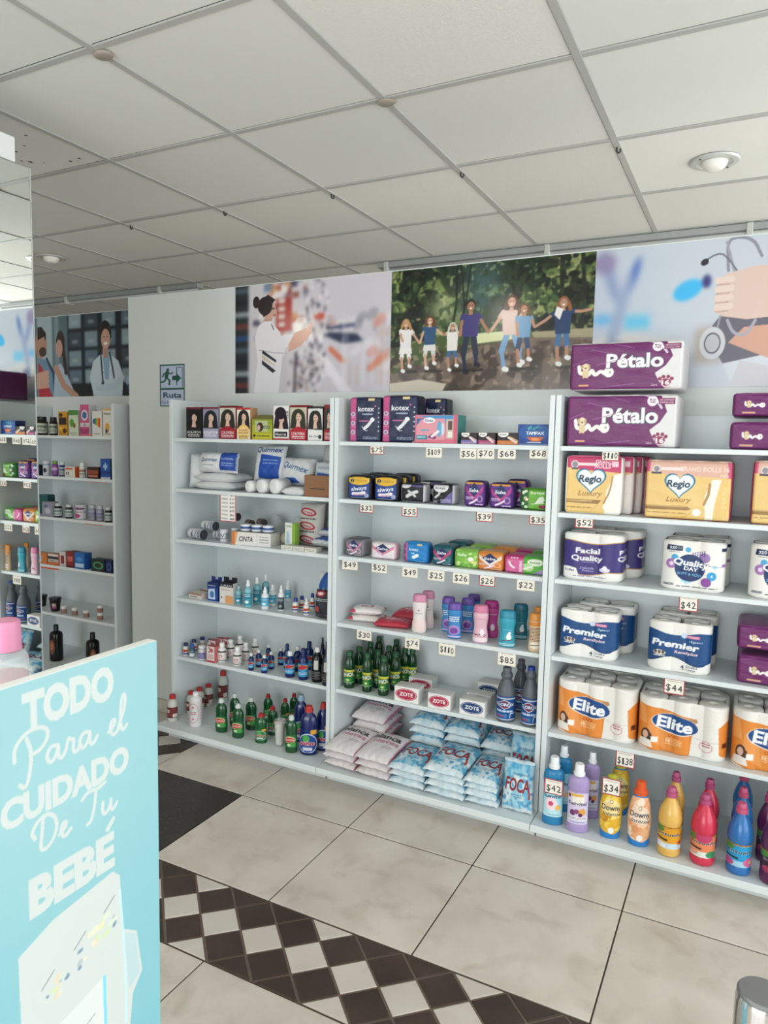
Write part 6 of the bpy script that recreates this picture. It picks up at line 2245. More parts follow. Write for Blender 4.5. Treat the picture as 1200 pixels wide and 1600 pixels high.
zr = box_proto('soap_bar', 'soap', 0.11, 0.06, 0.08, front=d_zote('b02a4c'), side='e4e2e0', top='dedcd8', r=0.003)
zb = box_proto('soap_bar', 'soap', 0.11, 0.06, 0.08, front=d_zote('1f3f74'), side='e4e2e0', top='dedcd8', r=0.003)
GZ = 'wrapped laundry soap bars'
zr.put('white soap bar with crimson oval, beside the green bottles', (-1.142, 2.447, 0.375, 0.102, 0.062), GZ, d=0.065, rz=0.05)
zr.put('white soap bar with crimson oval, at the back', (-1.151, 2.600, 0.375, 0.103, 0.051), GZ, d=0.065, rz=0.05)
zr.put('white soap bar with crimson oval, next to the blue ones', (-1.004, 2.447, 0.375, 0.092, 0.059), GZ, d=0.065, rz=0.05)
zb.put('white soap bar with navy oval, in front', (-0.871, 2.447, 0.375, 0.100, 0.059), GZ, d=0.06, rz=0.0)
zb.put('white soap bar with navy oval, second in its row', (-0.876, 2.535, 0.375, 0.098, 0.055), GZ, d=0.06, rz=0.0)
zb.put('white soap bar with navy oval, hindmost in its row', (-0.874, 2.650, 0.375, 0.098, 0.064), GZ, d=0.06, rz=0.0)


def d_clorox():
    c = Cv(52, 60, '1f4a8c')
    c.rect(0, 0.88, 1, 0.93, 'c9d0dc')
    c.poly([(0.1, 0.66), (0.5, 0.86), (0.9, 0.66), (0.5, 0.46)], 'f0f0f2')
    c.poly([(0.13, 0.66), (0.5, 0.83), (0.87, 0.66), (0.5, 0.49)], '7a2438')
    c.rect(0.10, 0.58, 0.90, 0.74, '2c3f80')
    c.t('CLOROX', 0.5, 0.66, 0.115, 'f4f2f4', 0.03, w=0.74)
    c.lines(0.15, 0.85, 0.32, 0.44, 1, 'c9dcee', 0.7)
    c.rect(0.1, 0.12, 0.6, 0.26, '2f7fb8')
    c.rect(0.12, 0.14, 0.5, 0.2, 'b83a3c')
    c.line([(0.7, 0.1), (0.72, 0.3), (0.9, 0.3)], 0.03, 'c9dce8')
    c.rect(0, 0.02, 1, 0.06, 'c9d0dc')
    return c


cp = smooth_prof([(0.0, 0.0), (0.034, 0.0), (0.0385, 0.005), (0.0385, 0.125), (0.036, 0.150), (0.026, 0.185), (0.018, 0.200), (0.024, 0.212), (0.0245, 0.220), (0.017, 0.236), (0.016, 0.240)], 1)
clx_g = capped('bleach_bottle', 'bottle', cp, ribbed_cap(0.018, 0.0172, 0.2405, 0.256), mat('5a6068', 0.35), mat('61666e', 0.4), d_clorox(), (0.012, 0.125), 1.4)
clx_b = capped('bleach_bottle', 'bottle', cp, ribbed_cap(0.018, 0.0172, 0.2405, 0.256), mat('5a6068', 0.35), mat('1f3f9c', 0.4), d_clorox(), (0.012, 0.125), 1.4)
clx_g.put('grey bleach bottle with grey cap beside the soap bars', (-0.751, 2.482, 0.375, 0.070, 0.199), 'grey bleach bottles', 0.15)
clx_b.put('grey bleach bottle with blue cap against the panel', (-0.660, 2.478, 0.375, 0.061, 0.217), 'grey bleach bottles', 0.1)
clx_g.put('grey bleach bottle standing behind the two others', (-0.732, 2.600, 0.375, 0.058, 0.199), 'grey bleach bottles', 0.1)

# ------------------------------------------------------------------ detergent bags


def d_foca(seed):
    c = Cv(80, 96, 'd6e4ea')
    for sz, th, col, sd in ((34, 0.45, '8fcbe2', 1), (22, 0.52, '4fa8d2', 2), (12, 0.60, '3a90c2', 3), (18, 0.62, 'eef3f4', 4)):
        N = c.speck(1, sz, seed * 10 + sd)
        c.blend(np.clip((N - th) * 6, 0, 1) * 0.75, col)
    k = np.linspace(1, 0, c.H)[:, None] * np.ones((1, c.W))
    c.blend(np.clip(1 - 3.2 * np.linspace(0, 1, c.H), 0, 1)[:, None] * np.ones((1, c.W)) * 0.6, '4aa0c8')
    c.rect(0, 0, 1, 0.10, 'e6eef0', 0.8)
    c.rect(0, 0.95, 1, 1, 'e6eef0', 0.8)
    c.t('FOCA', 0.53, 0.55, 0.24, '8f2a2e', 0.03, w=0.80, it=0.08)
    c.t('detergente', 0.6, 0.76, 0.05, '2f6a94', 0.01, w=0.5, it=.2)
    c.lines(0.4, 0.7, 0.30, 0.38, 2, '5a8aa8', 0.4)
    c.rect(0.88, 0.3, 0.94, 0.42, 'b04a48')
    return c


def d_nieves():
    c = Cv(90, 104, 'e4dddd')
    c.poly([(0, 0.95), (1, 0.95), (1, 1), (0, 1)], 'cfc6c8')
    c.t('blanca', 0.50, 0.72, 0.16, '1f1d24', 0.03, w=0.80)
    c.t('nieves', 0.56, 0.55, 0.13, 'c4849a', 0.03, w=0.74)
    c.lines(0.55, 0.85, 0.30, 0.40, 2, '9a9296', 0.35)
    c.rect(0.975, 0, 1, 1, 'c47a90')
    c.rect(0, 0, 0.02, 1, 'c8788c')
    return c


foca = [Proto('detergent_bag', 'detergent', [('detergent_bag', pillow(0.2, 0.23, 0.045, d_foca(s), 'dce8ec', 'detergent_bag', PM_BAG, 20 + s), None)], (0.2, 0.23, 0.045)) for s in (1, 2)]
niev = [Proto('detergent_bag', 'detergent', [('detergent_bag', pillow(0.2, 0.25, 0.05, d_nieves(), 'ddd4d4', 'detergent_bag', PM_BAG, 30 + s), None)], (0.2, 0.25, 0.05)) for s in (1, 2)]
GF, GB = 'blue and white detergent bags', 'white powder detergent bags'


def stack(protos, n, x, y, z, w, l, t, name, group, rz=0.0, tilt=0.0, step=None):
    step = step or t * 0.80
    for i in range(n):
        lay = 'topmost' if i == n - 1 else ('bottom one', 'second from the shelf', 'third from the shelf', 'fourth from the shelf')[i]
        o = protos[i % len(protos)].put(name + ', ' + lay, (x + rng.uniform(-0.004, 0.004), y + rng.uniform(-0.004, 0.004) + (0.006 if i < n - 1 else 0), z + i * step, w, t), group, rz=rz + rng.uniform(-0.02, 0.02), d=l, tilt=tilt if i else 0)
    return


# front stacks, then rear stacks
stack(niev, 3, -1.388, 2.345, BASE, 0.150, 0.205, 0.042, 'white powder detergent bag, pile at the shelf corner', GB, -0.04, 0.09, step=0.031)
stack(niev, 3, -1.236, 2.340, BASE, 0.154, 0.21, 0.042, 'white powder detergent bag, pile beside the blue bags', GB, -0.03, 0.09, step=0.031)
stack(niev, 4, -1.362, 2.550, BASE, 0.165, 0.165, 0.050, 'white powder detergent bag, high pile at the back', GB, -0.06, 0.14, step=0.040)
stack(foca, 3, -1.088, 2.337, BASE, 0.150, 0.205, 0.040, 'blue detergent bag, front pile beside the white bags', GF, -0.03, 0.09, step=0.029)
stack(foca, 4, -0.936, 2.334, BASE, 0.156, 0.215, 0.040, 'blue detergent bag, tall front pile in the middle', GF, -0.03, 0.09, step=0.029)
stack(foca, 4, -0.795, 2.345, BASE, 0.124, 0.20, 0.036, 'blue detergent bag, front pile beside the upright bag', GF, 0.0, 0.09, step=0.026)
stack(foca, 5, -1.102, 2.555, BASE, 0.152, 0.165, 0.048, 'blue detergent bag, rear pile beside the white bags', GF, -0.04, 0.16, step=0.038)
stack(foca, 5, -0.950, 2.560, BASE, 0.150, 0.162, 0.048, 'blue detergent bag, rear pile in the middle', GF, 0.0, 0.16, step=0.036)
stack(foca, 4, -0.808, 2.560, BASE, 0.132, 0.162, 0.048, 'blue detergent bag, rear pile towards the bleach', GF, 0.0, 0.16, step=0.038)
up = foca[0].put('blue and white detergent bag standing upright against the panel', (0, 0, 0, 0.112, 0.042), GF, d=0.185)
up.rotation_euler = (math.radians(85), 0, 0)
up.location = (-0.668, 2.405, BASE + 0.001)
up2 = foca[1].put('blue and white detergent bag leaning behind the upright one', (0, 0, 0, 0.110, 0.045), GF, d=0.235)
up2.rotation_euler = (math.radians(72), 0, 0)
up2.location = (-0.684, 2.490, BASE + 0.001)

# ------------------------------------------------------------------ hair dye cartons
def d_dye(bgc, hair, band, txt, skin='d9b8a4', face=(0.5, 0.66), low=None, style=0):
    c = Cv(42, 78, bgc)
    fx, fy = face
    c.ell(fx, fy - 0.02, 0.40, 0.25, hair)
    c.poly([(fx - 0.40, fy), (fx - 0.48, 0.34), (fx + 0.48, 0.32), (fx + 0.40, fy)], hair)
    c.ell(fx + 0.03, fy - 0.01, 0.16, 0.125, skin)
    c.poly([(fx - 0.08, fy - 0.1), (fx + 0.08, fy - 0.1), (fx + 0.14, fy - 0.3), (fx - 0.14, fy - 0.3)], skin)
    c.poly([(fx - 0.2, fy + 0.02), (fx - 0.05, fy + 0.15), (fx + 0.22, fy + 0.02), (fx + 0.2, fy + 0.18), (fx - 0.2, fy + 0.18)], hair)
    c.rect(fx - 0.1, fy + 0.005, fx - 0.03, fy + 0.02, '3a2a28')
    c.rect(fx + 0.03, fy + 0.005, fx + 0.1, fy + 0.02, '3a2a28')
    c.rect(fx - 0.05, fy - 0.075, fx + 0.05, fy - 0.055, 'a8424a')
    if low:
        c.poly([(0, 0), (1, 0), (1, 0.30), (0.5, 0.40 if style else 0.30), (0, 0.30)], low)
    if band:
        c.rect(0, 0.93, 1, 1, band)
    if txt:
        c.t(txt, 0.5, 0.20, 0.075, 'f2f0f0', 0.02, w=0.8)
        c.lines(0.12, 0.88, 0.04, 0.14, 2, 'e6e0e0', 0.4)
    return c


def d_dye_round():
    c = d_dye('e6e0d4', '26201e', 'b03a38', None, face=(0.5, 0.70))
    c.ell(0.5, 0.22, 0.46, 0.25, 'e2b868')
    c.ell(0.5, 0.22, 0.40, 0.21, 'ecca84')
    c.t('imedia', 0.5, 0.30, 0.06, '7a4a2c', 0.01, w=0.6)
    c.t('EXCELLENCE', 0.5, 0.21, 0.05, '5a3a2c', 0.01, w=0.7)
    c.lines(0.2, 0.8, 0.06, 0.14, 2, '7a5a3c', 0.4)
    return c


def d_dye_nutri():
    c = d_dye('e6e2e0', '1c1420', None, None, face=(0.5, 0.62))
    c.ell(0.46, 0.78, 0.36, 0.18, '1c1420')
    c.t('COLOR', 0.90, 0.74, 0.10, '2a2428', 0.02, w=0.40, rot=90)
    c.rect(0.1, 0.10, 0.9, 0.25, '1c1a1e')
    c.t('Nutrint', 0.5, 0.175, 0.07, 'f2f0ee', 0.02, w=0.66)
    c.rect(0, 0, 1, 0.06, 'b83a40')
    return c


def d_dye_green():
    c = Cv(54, 56, 'a8ac30')
    c.rect(0, 0.72, 1, 1, '8a9a34')
    c.rect(0.16, 0.38, 0.78, 0.92, 'b8bc90')
    c.ell(0.40, 0.62, 0.16, 0.22, '3a2824')
    c.ell(0.34, 0.58, 0.08, 0.14, 'd0a894')
    c.rect(0.55, 0.55, 0.9, 0.68, '2c4a24')
    c.lines(0.57, 0.88, 0.57, 0.66, 1, 'e6ecd0')
    c.rect(0, 0, 1, 0.30, 'c2b83a')
    c.ell(0.12, 0.2, 0.07, None, '2a2c1c')
    c.lines(0.25, 0.9, 0.14, 0.24, 1, '5a5a1c', 0.6)
    return c


GD = 'hair dye cartons on the top shelf'
dyes = [(d_dye('14161a', '0c0c0e', '7a2430', 'KOLESTON', low='14161a'), '101114', '1a1c20', (-2.233, 2.468, 1.385, 0.090, 0.139), 'black hair dye carton at the panel end of the row'),
        (d_dye('8f8ca8', '1a1c24', '7a3040', 'KOLESTON', low='a29fb8'), '8a879e', '8a2c38', (-2.137, 2.468, 1.385, 0.087, 0.139), 'silver-lilac hair dye carton second in the row'),
        (d_dye('c9c2b8', '2a2a24', '6a2024', 'COLORSILK', low='9c2430', style=1), '8c1f2c', '4a1a20', (-2.042, 2.468, 1.385, 0.088, 0.144), 'red hair dye carton with pointed band, beside the lilac one'),
        (d_dye_round(), 'b58a5c', 'b58a5c', (-1.955, 2.468, 1.385, 0.072, 0.135), 'white hair dye carton with round cream badge and tan side'),
        (d_dye_nutri(), 'd0ccca', 'c8c4c2', (-1.759, 2.468, 1.385, 0.078, 0.142), 'white hair dye carton showing short dark hair'),
        (d_dye('c4c0aa', '2c2e20', '7a2028', 'COLORSILK', low='a82834', style=1), '8c1f2c', '5a1a20', (-1.673, 2.468, 1.385, 0.082, 0.145), 'red hair dye carton with pale face in the second half'),
        (d_dye('dcdcda', '0e1012', '15181a', None, low='e4e4e0'), '2a2c30', '1a1c20', (-1.590, 2.468, 1.385, 0.071, 0.139), 'black and white hair dye carton with long dark hair'),
        (d_dye('6a2228', '141c18', '8a2430', 'COLORSILK', low='9c2430'), '6a1a22', '4a1a20', (-1.527, 2.468, 1.385, 0.042, 0.146), 'dark red hair dye carton against the unit side')]
for fr, sd, tp, P, l in dyes:
    if l.startswith('black and white'):
        fr.t('LAIRD', 0.5, 0.90, 0.07, 'e8e8e6', 0.02, w=0.7)
        fr.t('Bio Cent', 0.42, 0.14, 0.06, '2a2c30', 0.0, w=0.6, it=.3)
        fr.ell(0.82, 0.12, 0.11, None, '1a1c20')
    x, y, z, w, h = P
    box_proto('dye_carton', 'hair dye', 0.07, 0.05, 0.14, front=fr, side=sd, top=tp, r=0.0008).put(l, (min(x, -1.5005 - w / 2), y, z, w, h), GD, d=0.052)
gd = empty('dye_carton')
x, y, z, w, h = (-1.857, 2.468, 1.385, 0.104, 0.086)
ob('carton', rbox(w, 0.055, h, front=d_dye_green(), side='9aa030', top='8a9434', r=0.0008, name='carton'), gd)
ob('gable_lid', MB().add([(-w / 2, 0, h), (w / 2, 0, h), (w / 2, 0.055, h), (-w / 2, 0.055, h), (-w * 0.3, 0.016, h + 0.018), (w / 2, 0.016, h + 0.018), (w / 2, 0.055, h + 0.018), (-w * 0.3, 0.055, h + 0.018)],
                         [(0, 1, 5, 4), (1, 2, 6, 5), (2, 3, 7, 6), (3, 0, 4, 7), (4, 5, 6, 7)]).mesh('gable_lid', mat('6f6a38', 0.45)), gd)
gd.location = (x, y, z)
tag(gd, 'low lime green hair dye carton with sloping lid', 'hair dye', GD)

# ------------------------------------------------------------------ cotton and gauze on the second shelf


def d_cotton(kind):
    c = Cv(76, 56, 'dfe1e2')
    if kind == 0:
        c.rect(0.66, 0.12, 0.98, 0.98, '24489c')
        c.t('Quirmex', 0.36, 0.60, 0.17, '24407c', 0.015, w=0.48, it=0.25)
        c.t('ALGODON', 0.82, 0.66, 0.10, 'd4dcec', 0.01, w=0.26)
        c.lines(0.70, 0.94, 0.3, 0.5, 2, '9ab0d8', 0.4)
        c.lines(0.2, 0.52, 0.30, 0.38, 1, '8a9098', 0.4)
    elif kind == 1:
        c.poly([(0.22, 0.05), (0.88, 0.02), (0.92, 0.66), (0.26, 0.72)], '1f4ea8')
        c.t('Quirmex', 0.5, 0.86, 0.14, '24407c', 0.02, w=0.86, it=0.25)
        c.lines(0.35, 0.85, 0.42, 0.6, 2, '7a9ad4', 0.4)
    else:
        c.t('Quirmex', 0.5, 0.60, 0.20, '2a5a8c', 0.015, w=0.80, it=0.25, rot=-12)
        c.poly([(0.0, 0.06), (0.3, 0.22), (0.55, 0.22), (0.7, 0.06)], '2a5aa8')
    return c


PM_CLEAR = mat('dfe4e4', 0.18, 0.0, 0.55, 1.0)


def bag_proto(name, cat, w, l, t, cvs, side='dfe2e3', seed=0, pm=None):
    return Proto(name, cat, [(name, pillow(w, l, t, cvs, side, name, pm or PM_BAG, seed, nu=16, nv=20), None)], (w, l, t))


def stand(p, label, loc, w, h, t, lean=80, rz=0.0, group=None):
    """a soft bag propped upright: its front faces the aisle"""
    o = p.put(label, (0, 0, 0, w, t), group, d=h)
    o.rotation_euler = (math.radians(lean), 0, rz)
    o.location = loc
    return o


GQ = 'cotton and gauze bags'
cot = [bag_proto('cotton_bag', 'cotton bag', 0.2, 0.12, 0.05, d_cotton(k), seed=40 + k) for k in range(3)]
plain = bag_proto('cotton_bag', 'cotton bag', 0.2, 0.12, 0.05, None, seed=44)
Z2 = 1.157
plain.put('flat white cotton bag at the bottom of the pile', (-2.135, 2.475, Z2, 0.235, 0.042), GQ, d=0.16)
plain.put('flat white cotton bag second in the pile', (-2.130, 2.477, Z2 + 0.036, 0.240, 0.042), GQ, d=0.15)
stand(cot[0], 'large white cotton bag with blue end panel lying on the pile', (-2.125, 2.535, Z2 + 0.072), 0.215, 0.092, 0.07, 82, group=GQ)
stand(plain, 'plain white cotton bag upright against the side panel', (-2.268, 2.545, Z2 + 0.001), 0.085, 0.155, 0.06, 80, 0.5, GQ)
stand(cot[1], 'tall white gauze bag with blue square, tilted', (-1.905, 2.60, Z2 + 0.045), 0.155, 0.155, 0.05, 78, 0.06, GQ)
stand(cot[2], 'clear-topped cotton bag with slanted blue lettering', (-1.755, 2.60, Z2 + 0.025), 0.17, 0.125, 0.06, 72, 0.0, GQ)
plain.put('low white cotton bag lying behind the rolls', (-1.86, 2.560, Z2, 0.22, 0.045), GQ, d=0.13)
roll = Proto('cotton_roll', 'cotton roll', [('cotton_roll', MB().tube([(0, 0.003, 0.02), (0, 0.0, 0.02), (0, 0.004, 0.02), (0, 0.012, 0.02), (0, 0.08, 0.02)][1:], [0.013, 0.018, 0.02, 0.02], 18).mesh('cotton_roll', mat('e2e3e2', 0.7), True), None)], (0.04, 0.08, 0.04))
for P, l in (((-1.928, 2.462, 1.157, 0.052, 0.040), 'white cotton roll end on, beside the pile of bags'), ((-1.862, 2.458, 1.157, 0.061, 0.046), 'white cotton roll end on, in the middle'), ((-1.790, 2.455, 1.157, 0.066, 0.049), 'white cotton roll end on, beside the flat bag')):
    x, y, z, w, h = P
    roll.put(l, (x, y, z, w, w), 'cotton rolls', d=0.075, rz=-0.3)
plain.put('small flat white bandage pack beside the cardboard box', (-1.690, 2.456, Z2, 0.118, 0.035), GQ, d=0.075)
bx = empty('cardboard_box', (-1.5655, 2.452, Z2))
cb_m = mat('8a6448', 0.8)
w2, d2, h2 = 0.064, 0.14, 0.088
ob('front_panel', MB().bevel_box(-w2, w2, 0, 0.003, 0.003, h2, 0.0008).mesh('front_panel', cb_m), bx)
ob('rear_panel', MB().bevel_box(-w2, w2, d2 - 0.003, d2, 0.003, h2, 0.0008).mesh('rear_panel', cb_m), bx)
for s in (-1, 1):
    ob('side_wall', MB().bevel_box(s * w2 - 0.0015, s * w2 + 0.0015, 0.0032, d2 - 0.0032, 0.003, h2, 0.0008).mesh('side_wall', cb_m), bx)
ob('bottom', MB().box(-w2, w2, 0, d2, 0.0005, 0.0029).mesh('bottom', cb_m), bx)
ob('printed_line', MB().box(-0.035, 0.035, -0.0006, -0.0001, 0.032, 0.035).mesh('printed_line', mat('2c2420', 0.8)), bx)
tag(bx, 'open brown cardboard box holding clear bags on the second shelf', 'box')
def d_bluebag():
    c = Cv(40, 40, 'c9cfd2')
    c.poly([(0.12, 0.1), (0.85, 0.05), (0.9, 0.6), (0.2, 0.66)], '2450a0')
    c.lines(0.2, 0.8, 0.74, 0.86, 2, '7a8a98', 0.4)
    return c


def d_greybag():
    c = Cv(40, 44, 'b4b4b0')
    for i in range(26):
        c.rect(*(lambda a, b: (a, b, a + rng.uniform(0.05, 0.3), b + rng.uniform(0.03, 0.10)))(rng.random() * 0.8, rng.random() * 0.9), rng.choice(['8a8680', 'cfcfcc', '5a4a40', 'd8d8d6', 'a8484a', '9aa4a8']))
    return c


bb = bag_proto('gauze_bag', 'gauze bag', 0.09, 0.09, 0.03, d_bluebag(), 'c9ced0', 51)
gb = bag_proto('gauze_bag', 'gauze bag', 0.1, 0.11, 0.03, d_greybag(), 'b9bab8', 52)
stand(bb, 'small clear bag with blue square standing in the cardboard box', (-1.565, 2.510, Z2 + 0.006), 0.10, 0.135, 0.03, 80, 0, 'gauze bags in the cardboard box')
stand(gb, 'crinkled clear bag standing in the cardboard box behind the blue one', (-1.560, 2.575, Z2 + 0.006), 0.115, 0.205, 0.03, 84, 0, 'gauze bags in the cardboard box')

# ------------------------------------------------------------------ bandages on the third shelf
Z3 = 0.926


def d_list():
    c = Cv(44, 84, 'a83444')
    c.rect(0.06, 0.03, 0.94, 0.97, 'efece8')
    for i, p in enumerate(('$5', '$17', '$35', '$55', '$95', '$5', '$8')):
        y = 0.90 - i * 0.132
        c.t(p, 0.76, y, 0.062, '2a2628', 0.005, w=0.26)
        c.lines(0.12, 0.5, y - 0.03, y + 0.03, 2, '5a5658', 0.4, seed=i)
    return c


x, y, z, w, h = (-2.021, 2.446, 1.025, 0.089, 0.129)
tag(ob('price_list', rbox(w, 0.0012, h, front=d_list(), side='efece8', r=0.0002, name='price_list', pm=PM_PAPER), None, (x, y - 0.0016, z)), 'tall red-bordered list of handwritten prices hanging from a shelf', 'price tag')


def d_bandage():
    c = Cv(60, 40, 'd9dade')
    c.line([(0.2, 0.3), (0.35, 0.7), (0.5, 0.35), (0.65, 0.75)], 0.05, '2a3a5c')
    c.lines(0.1, 0.9, 0.1, 0.25, 1, '5a6478', 0.5)
    c.rect(0.75, 0.2, 0.95, 0.8, '8a94a8')
    return c


def lying_roll(w, r, body, end_c, cvs=None):
    """a bandage roll lying on its side, axis along x"""
    t = np.linspace(-0.2, 2 * np.pi - 0.2, 25)
    if cvs is not None:
        c = cvs.out()
        m, n = c.shape[:2]
        t = np.linspace(-0.9 - math.pi, -0.9 + math.pi, m)
        X = np.linspace(-w / 2, w / 2, n)
        P = np.empty((m, n, 3))
        P[..., 0] = X[None]
        P[..., 1] = (r - r * np.cos(t))[:, None] * np.ones(n)[None]
        P[..., 2] = (r + r * np.sin(t))[:, None]
        P[..., 1] = (-r * np.cos(t) + r)[:, None]
        body_me = MB().grid(P, c).mesh('wrapping', PM_FILM, True)
    else:
        body_me = MB().tube([(-w / 2, r, r), (w / 2, r, r)], r, 24, cap=False).mesh('wrapping', mat(body, 0.6), True)
    ends = MB()
    prof = [(0.001, 0.003), (0.3 * r, 0.003), (0.34 * r, 0.0), (0.40 * r, 0.0), (0.44 * r, 0.003), (0.60 * r, 0.003), (0.64 * r, 0.0), (0.70 * r, 0.0), (0.74 * r, 0.003), (0.92 * r, 0.003), (r, 0.0)]
    e = np.array(prof)
    a = np.linspace(0, 2 * np.pi, 25)
    for s in (-1, 1):
        P = np.empty((len(e), 25, 3))
        P[..., 0] = s * (w / 2 - 0.004 + e[:, 1:2])
        P[..., 1] = r + e[:, :1] * np.cos(a)
        P[..., 2] = r + e[:, :1] * np.sin(a)
        ends.grid(P, flip=s < 0)
    end_me = ends.mesh('spiral_end', mat(end_c, 0.7))
    return Proto('bandage_roll', 'bandage', [('wrapping', body_me, None), ('spiral_end', end_me, None)], (w, 2 * r, 2 * r))


br = lying_roll(0.09, 0.024, 'd9dade', '3c4048', d_bandage())
brn = lying_roll(0.06, 0.02, '7a6460', '4a3e3c')
GBd = 'bandage rolls'
for (X, Y, Zz, w, r2, l) in ((-2.245, 2.475, Z3, 0.095, 0.047, 'white printed bandage roll lying in front at the panel'), (-2.150, 2.52, Z3, 0.06, 0.047, 'white printed bandage roll lying behind the foremost one'), (-2.190, 2.500, Z3 + 0.043, 0.085, 0.042, 'white printed bandage roll lying on top of two others')):
    br.put(l, (X, Y, Zz, w, r2), GBd, d=r2, rz=-0.25)
ur = Proto('bandage_roll', 'bandage', [('wrapping', MB().lathe([(0.02, 0.0), (0.021, 0.001), (0.021, 0.055), (0.02, 0.056), (0.012, 0.055), (0.004, 0.056), (0, 0.056)], 22).mesh('wrapping', mat('dcdde0', 0.5), 40), None),
                                       ('label', wrap(d_bandage(), [(0.021, 0.0), (0.021, 0.06)], 0.008, 0.048, 1.5), None)], (0.042, 0.042, 0.056))
for i, (dx, dy) in enumerate(((0, 0), (0.030, 0.042), (0.060, 0.082), (0.098, 0.092), (0.136, 0.100))):
    ur.put('upright white bandage roll, ' + ('foremost', 'second', 'third', 'fourth', 'hindmost')[i] + ' in a slanting row', (-2.088 + dx, 2.500 + dy, Z3, 0.036, 0.056 + 0.004 * i), GBd, 0.3)
brn.put('brown elastic bandage roll lying on top of the white rolls', (-2.115, 2.575, Z3 + 0.086, 0.07, 0.036), GBd, d=0.036, rz=-0.2)
brn.put('dark elastic bandage roll end on behind the price list', (-2.010, 2.560, Z3 + 0.0645, 0.045, 0.034), GBd, d=0.034, rz=-0.5)
brn.put('dark elastic bandage roll beside another, nearer the clear mask', (-1.950, 2.568, Z3 + 0.070, 0.045, 0.036), GBd, d=0.036, rz=-0.5)


def d_tapebox():
    c = Cv(90, 34, 'e0deda')
    c.t('CINTA', 0.38, 0.48, 0.34, '3a3c40', 0.02, w=0.36, it=.15)
    c.rect(0, 0, 0.10, 1, 'd0824c')
    c.poly([(0.1, 0), (0.18, 1), (0.1, 1)], 'e4a878')
    c.line([(0.66, 0.0), (0.66, 1)], 0.008, 'b5b3ae')
    c.lines(0.72, 0.95, 0.2, 0.8, 3, '9a9894', 0.4)
    return c


x, y, z, w, h = (-1.910, 2.462, 0.926, 0.194, 0.058)
tb = empty('tape_carton', (x, y, z), 0.12)
ob('carton', rbox(w, 0.085, h, front=d_tapebox(), side='d8d6d2', top='8a8680', r=0.001, name='carton'), tb)
tag(tb, 'open white carton with orange end holding tape rolls', 'carton')
tape = Proto('tape_roll', 'tape', [('spool', MB().lathe([(0.012, 0.001), (0.022, 0.0), (0.0225, 0.001), (0.0225, 0.018), (0.022, 0.019), (0.012, 0.018), (0.0115, 0.004)], 24).mesh('spool', mat('dfe3ea', 0.4), 40), None), ('band', MB().lathe([(0.0228, 0.006), (0.0229, 0.007), (0.0229, 0.012), (0.0228, 0.013)], 24).mesh('band', mat('3a5a94', 0.4), True), None)], (0.046, 0.046, 0.019))
for i, dx in enumerate((-0.055, 0.0, 0.055)):
    tape.put('white tape roll with blue band lying on the open carton, ' + ('by the orange end', 'in the middle', 'by the plain end')[i], (x + dx * math.cos(0.12), y + 0.045 + dx * math.sin(0.12), z + h + 0.002, 0.05, 0.028), 'tape rolls')


def clear_mask():
    p = smooth_prof([(0.034, 0.0), (0.036, 0.004), (0.034, 0.03), (0.026, 0.065), (0.012, 0.088), (0.0, 0.092)], 2)
    q = [(max(a - 0.0012, 0), b - 0.0010) for a, b in p]
    mbk = MB().lathe(p, 26, 1.0, 0.8).lathe(q, 26, 1.0, 0.8)
    return mbk.mesh('shell', mat('dfe6e6', 0.08, alpha=0.28), True)


cm = Proto('plastic_mask', 'plastic mask', [('shell', clear_mask(), None), ('rim', MB().lathe([(0.033, 0.0), (0.038, 0.001), (0.038, 0.005), (0.033, 0.006)], 26, 1.0, 0.8).mesh('rim', mat('dfe6e6', 0.15, alpha=0.6), True), None)], (0.076, 0.061, 0.092))
cm.put('clear plastic mask shell behind the tape carton', (-1.920, 2.660, Z3, 0.105, 0.125), 'clear plastic masks')
cm.put('clear plastic mask shell beside the gauze bags', (-1.790, 2.655, Z3, 0.105, 0.125), 'clear plastic masks')
beige = lying_roll(0.075, 0.026, 'c9bdae', 'b0a294')
beige.put('beige bandage roll lying beside the tape carton', (-1.792, 2.555, Z3, 0.075, 0.055), GBd, d=0.055, rz=-0.3)


def d_gloves():
    c = Cv(30, 56, 'e2e4de')
    c.rect(0.70, 0, 1, 1, '8ab04a')
    c.rect(0, 0, 1, 0.08, '8ab04a')
    c.poly([(0.1, 0.2), (0.2, 0.6), (0.35, 0.7), (0.45, 0.5), (0.5, 0.2)], 'a8c4d4')
    c.t('GLOVES', 0.35, 0.86, 0.07, '3f6a34', 0.01, w=0.55)
    return c


x, y, z, w, h = (-1.733, 2.502, 0.926, 0.053, 0.109)
box_proto('glove_carton', 'carton', 0.05, 0.03, 0.1, front=d_gloves(), side='8fb84c', top='d8dcd0', r=0.0008).put('narrow white and green carton standing upright', (x, y, z, w * 1.05, h), None, d=0.03, rz=-0.1)


def d_redbag():
    c = Cv(50, 72, 'cfccc8')
    for y in (0.78, 0.46, 0.14):
        c.ell(0.45, y, 0.34, 0.09, 'b02c38', -8)
        c.ell(0.45, y, 0.25, 0.055, 'e4dcd8', -8)
        c.t('crepe', 0.45, y, 0.06, 'a83440', 0.02, w=0.4, rot=-8)
    c.lines(0.1, 0.8, 0.30, 0.36, 1, '5a5450', 0.6)
    c.lines(0.1, 0.8, 0.60, 0.66, 1, '5a5450', 0.6)
    return c


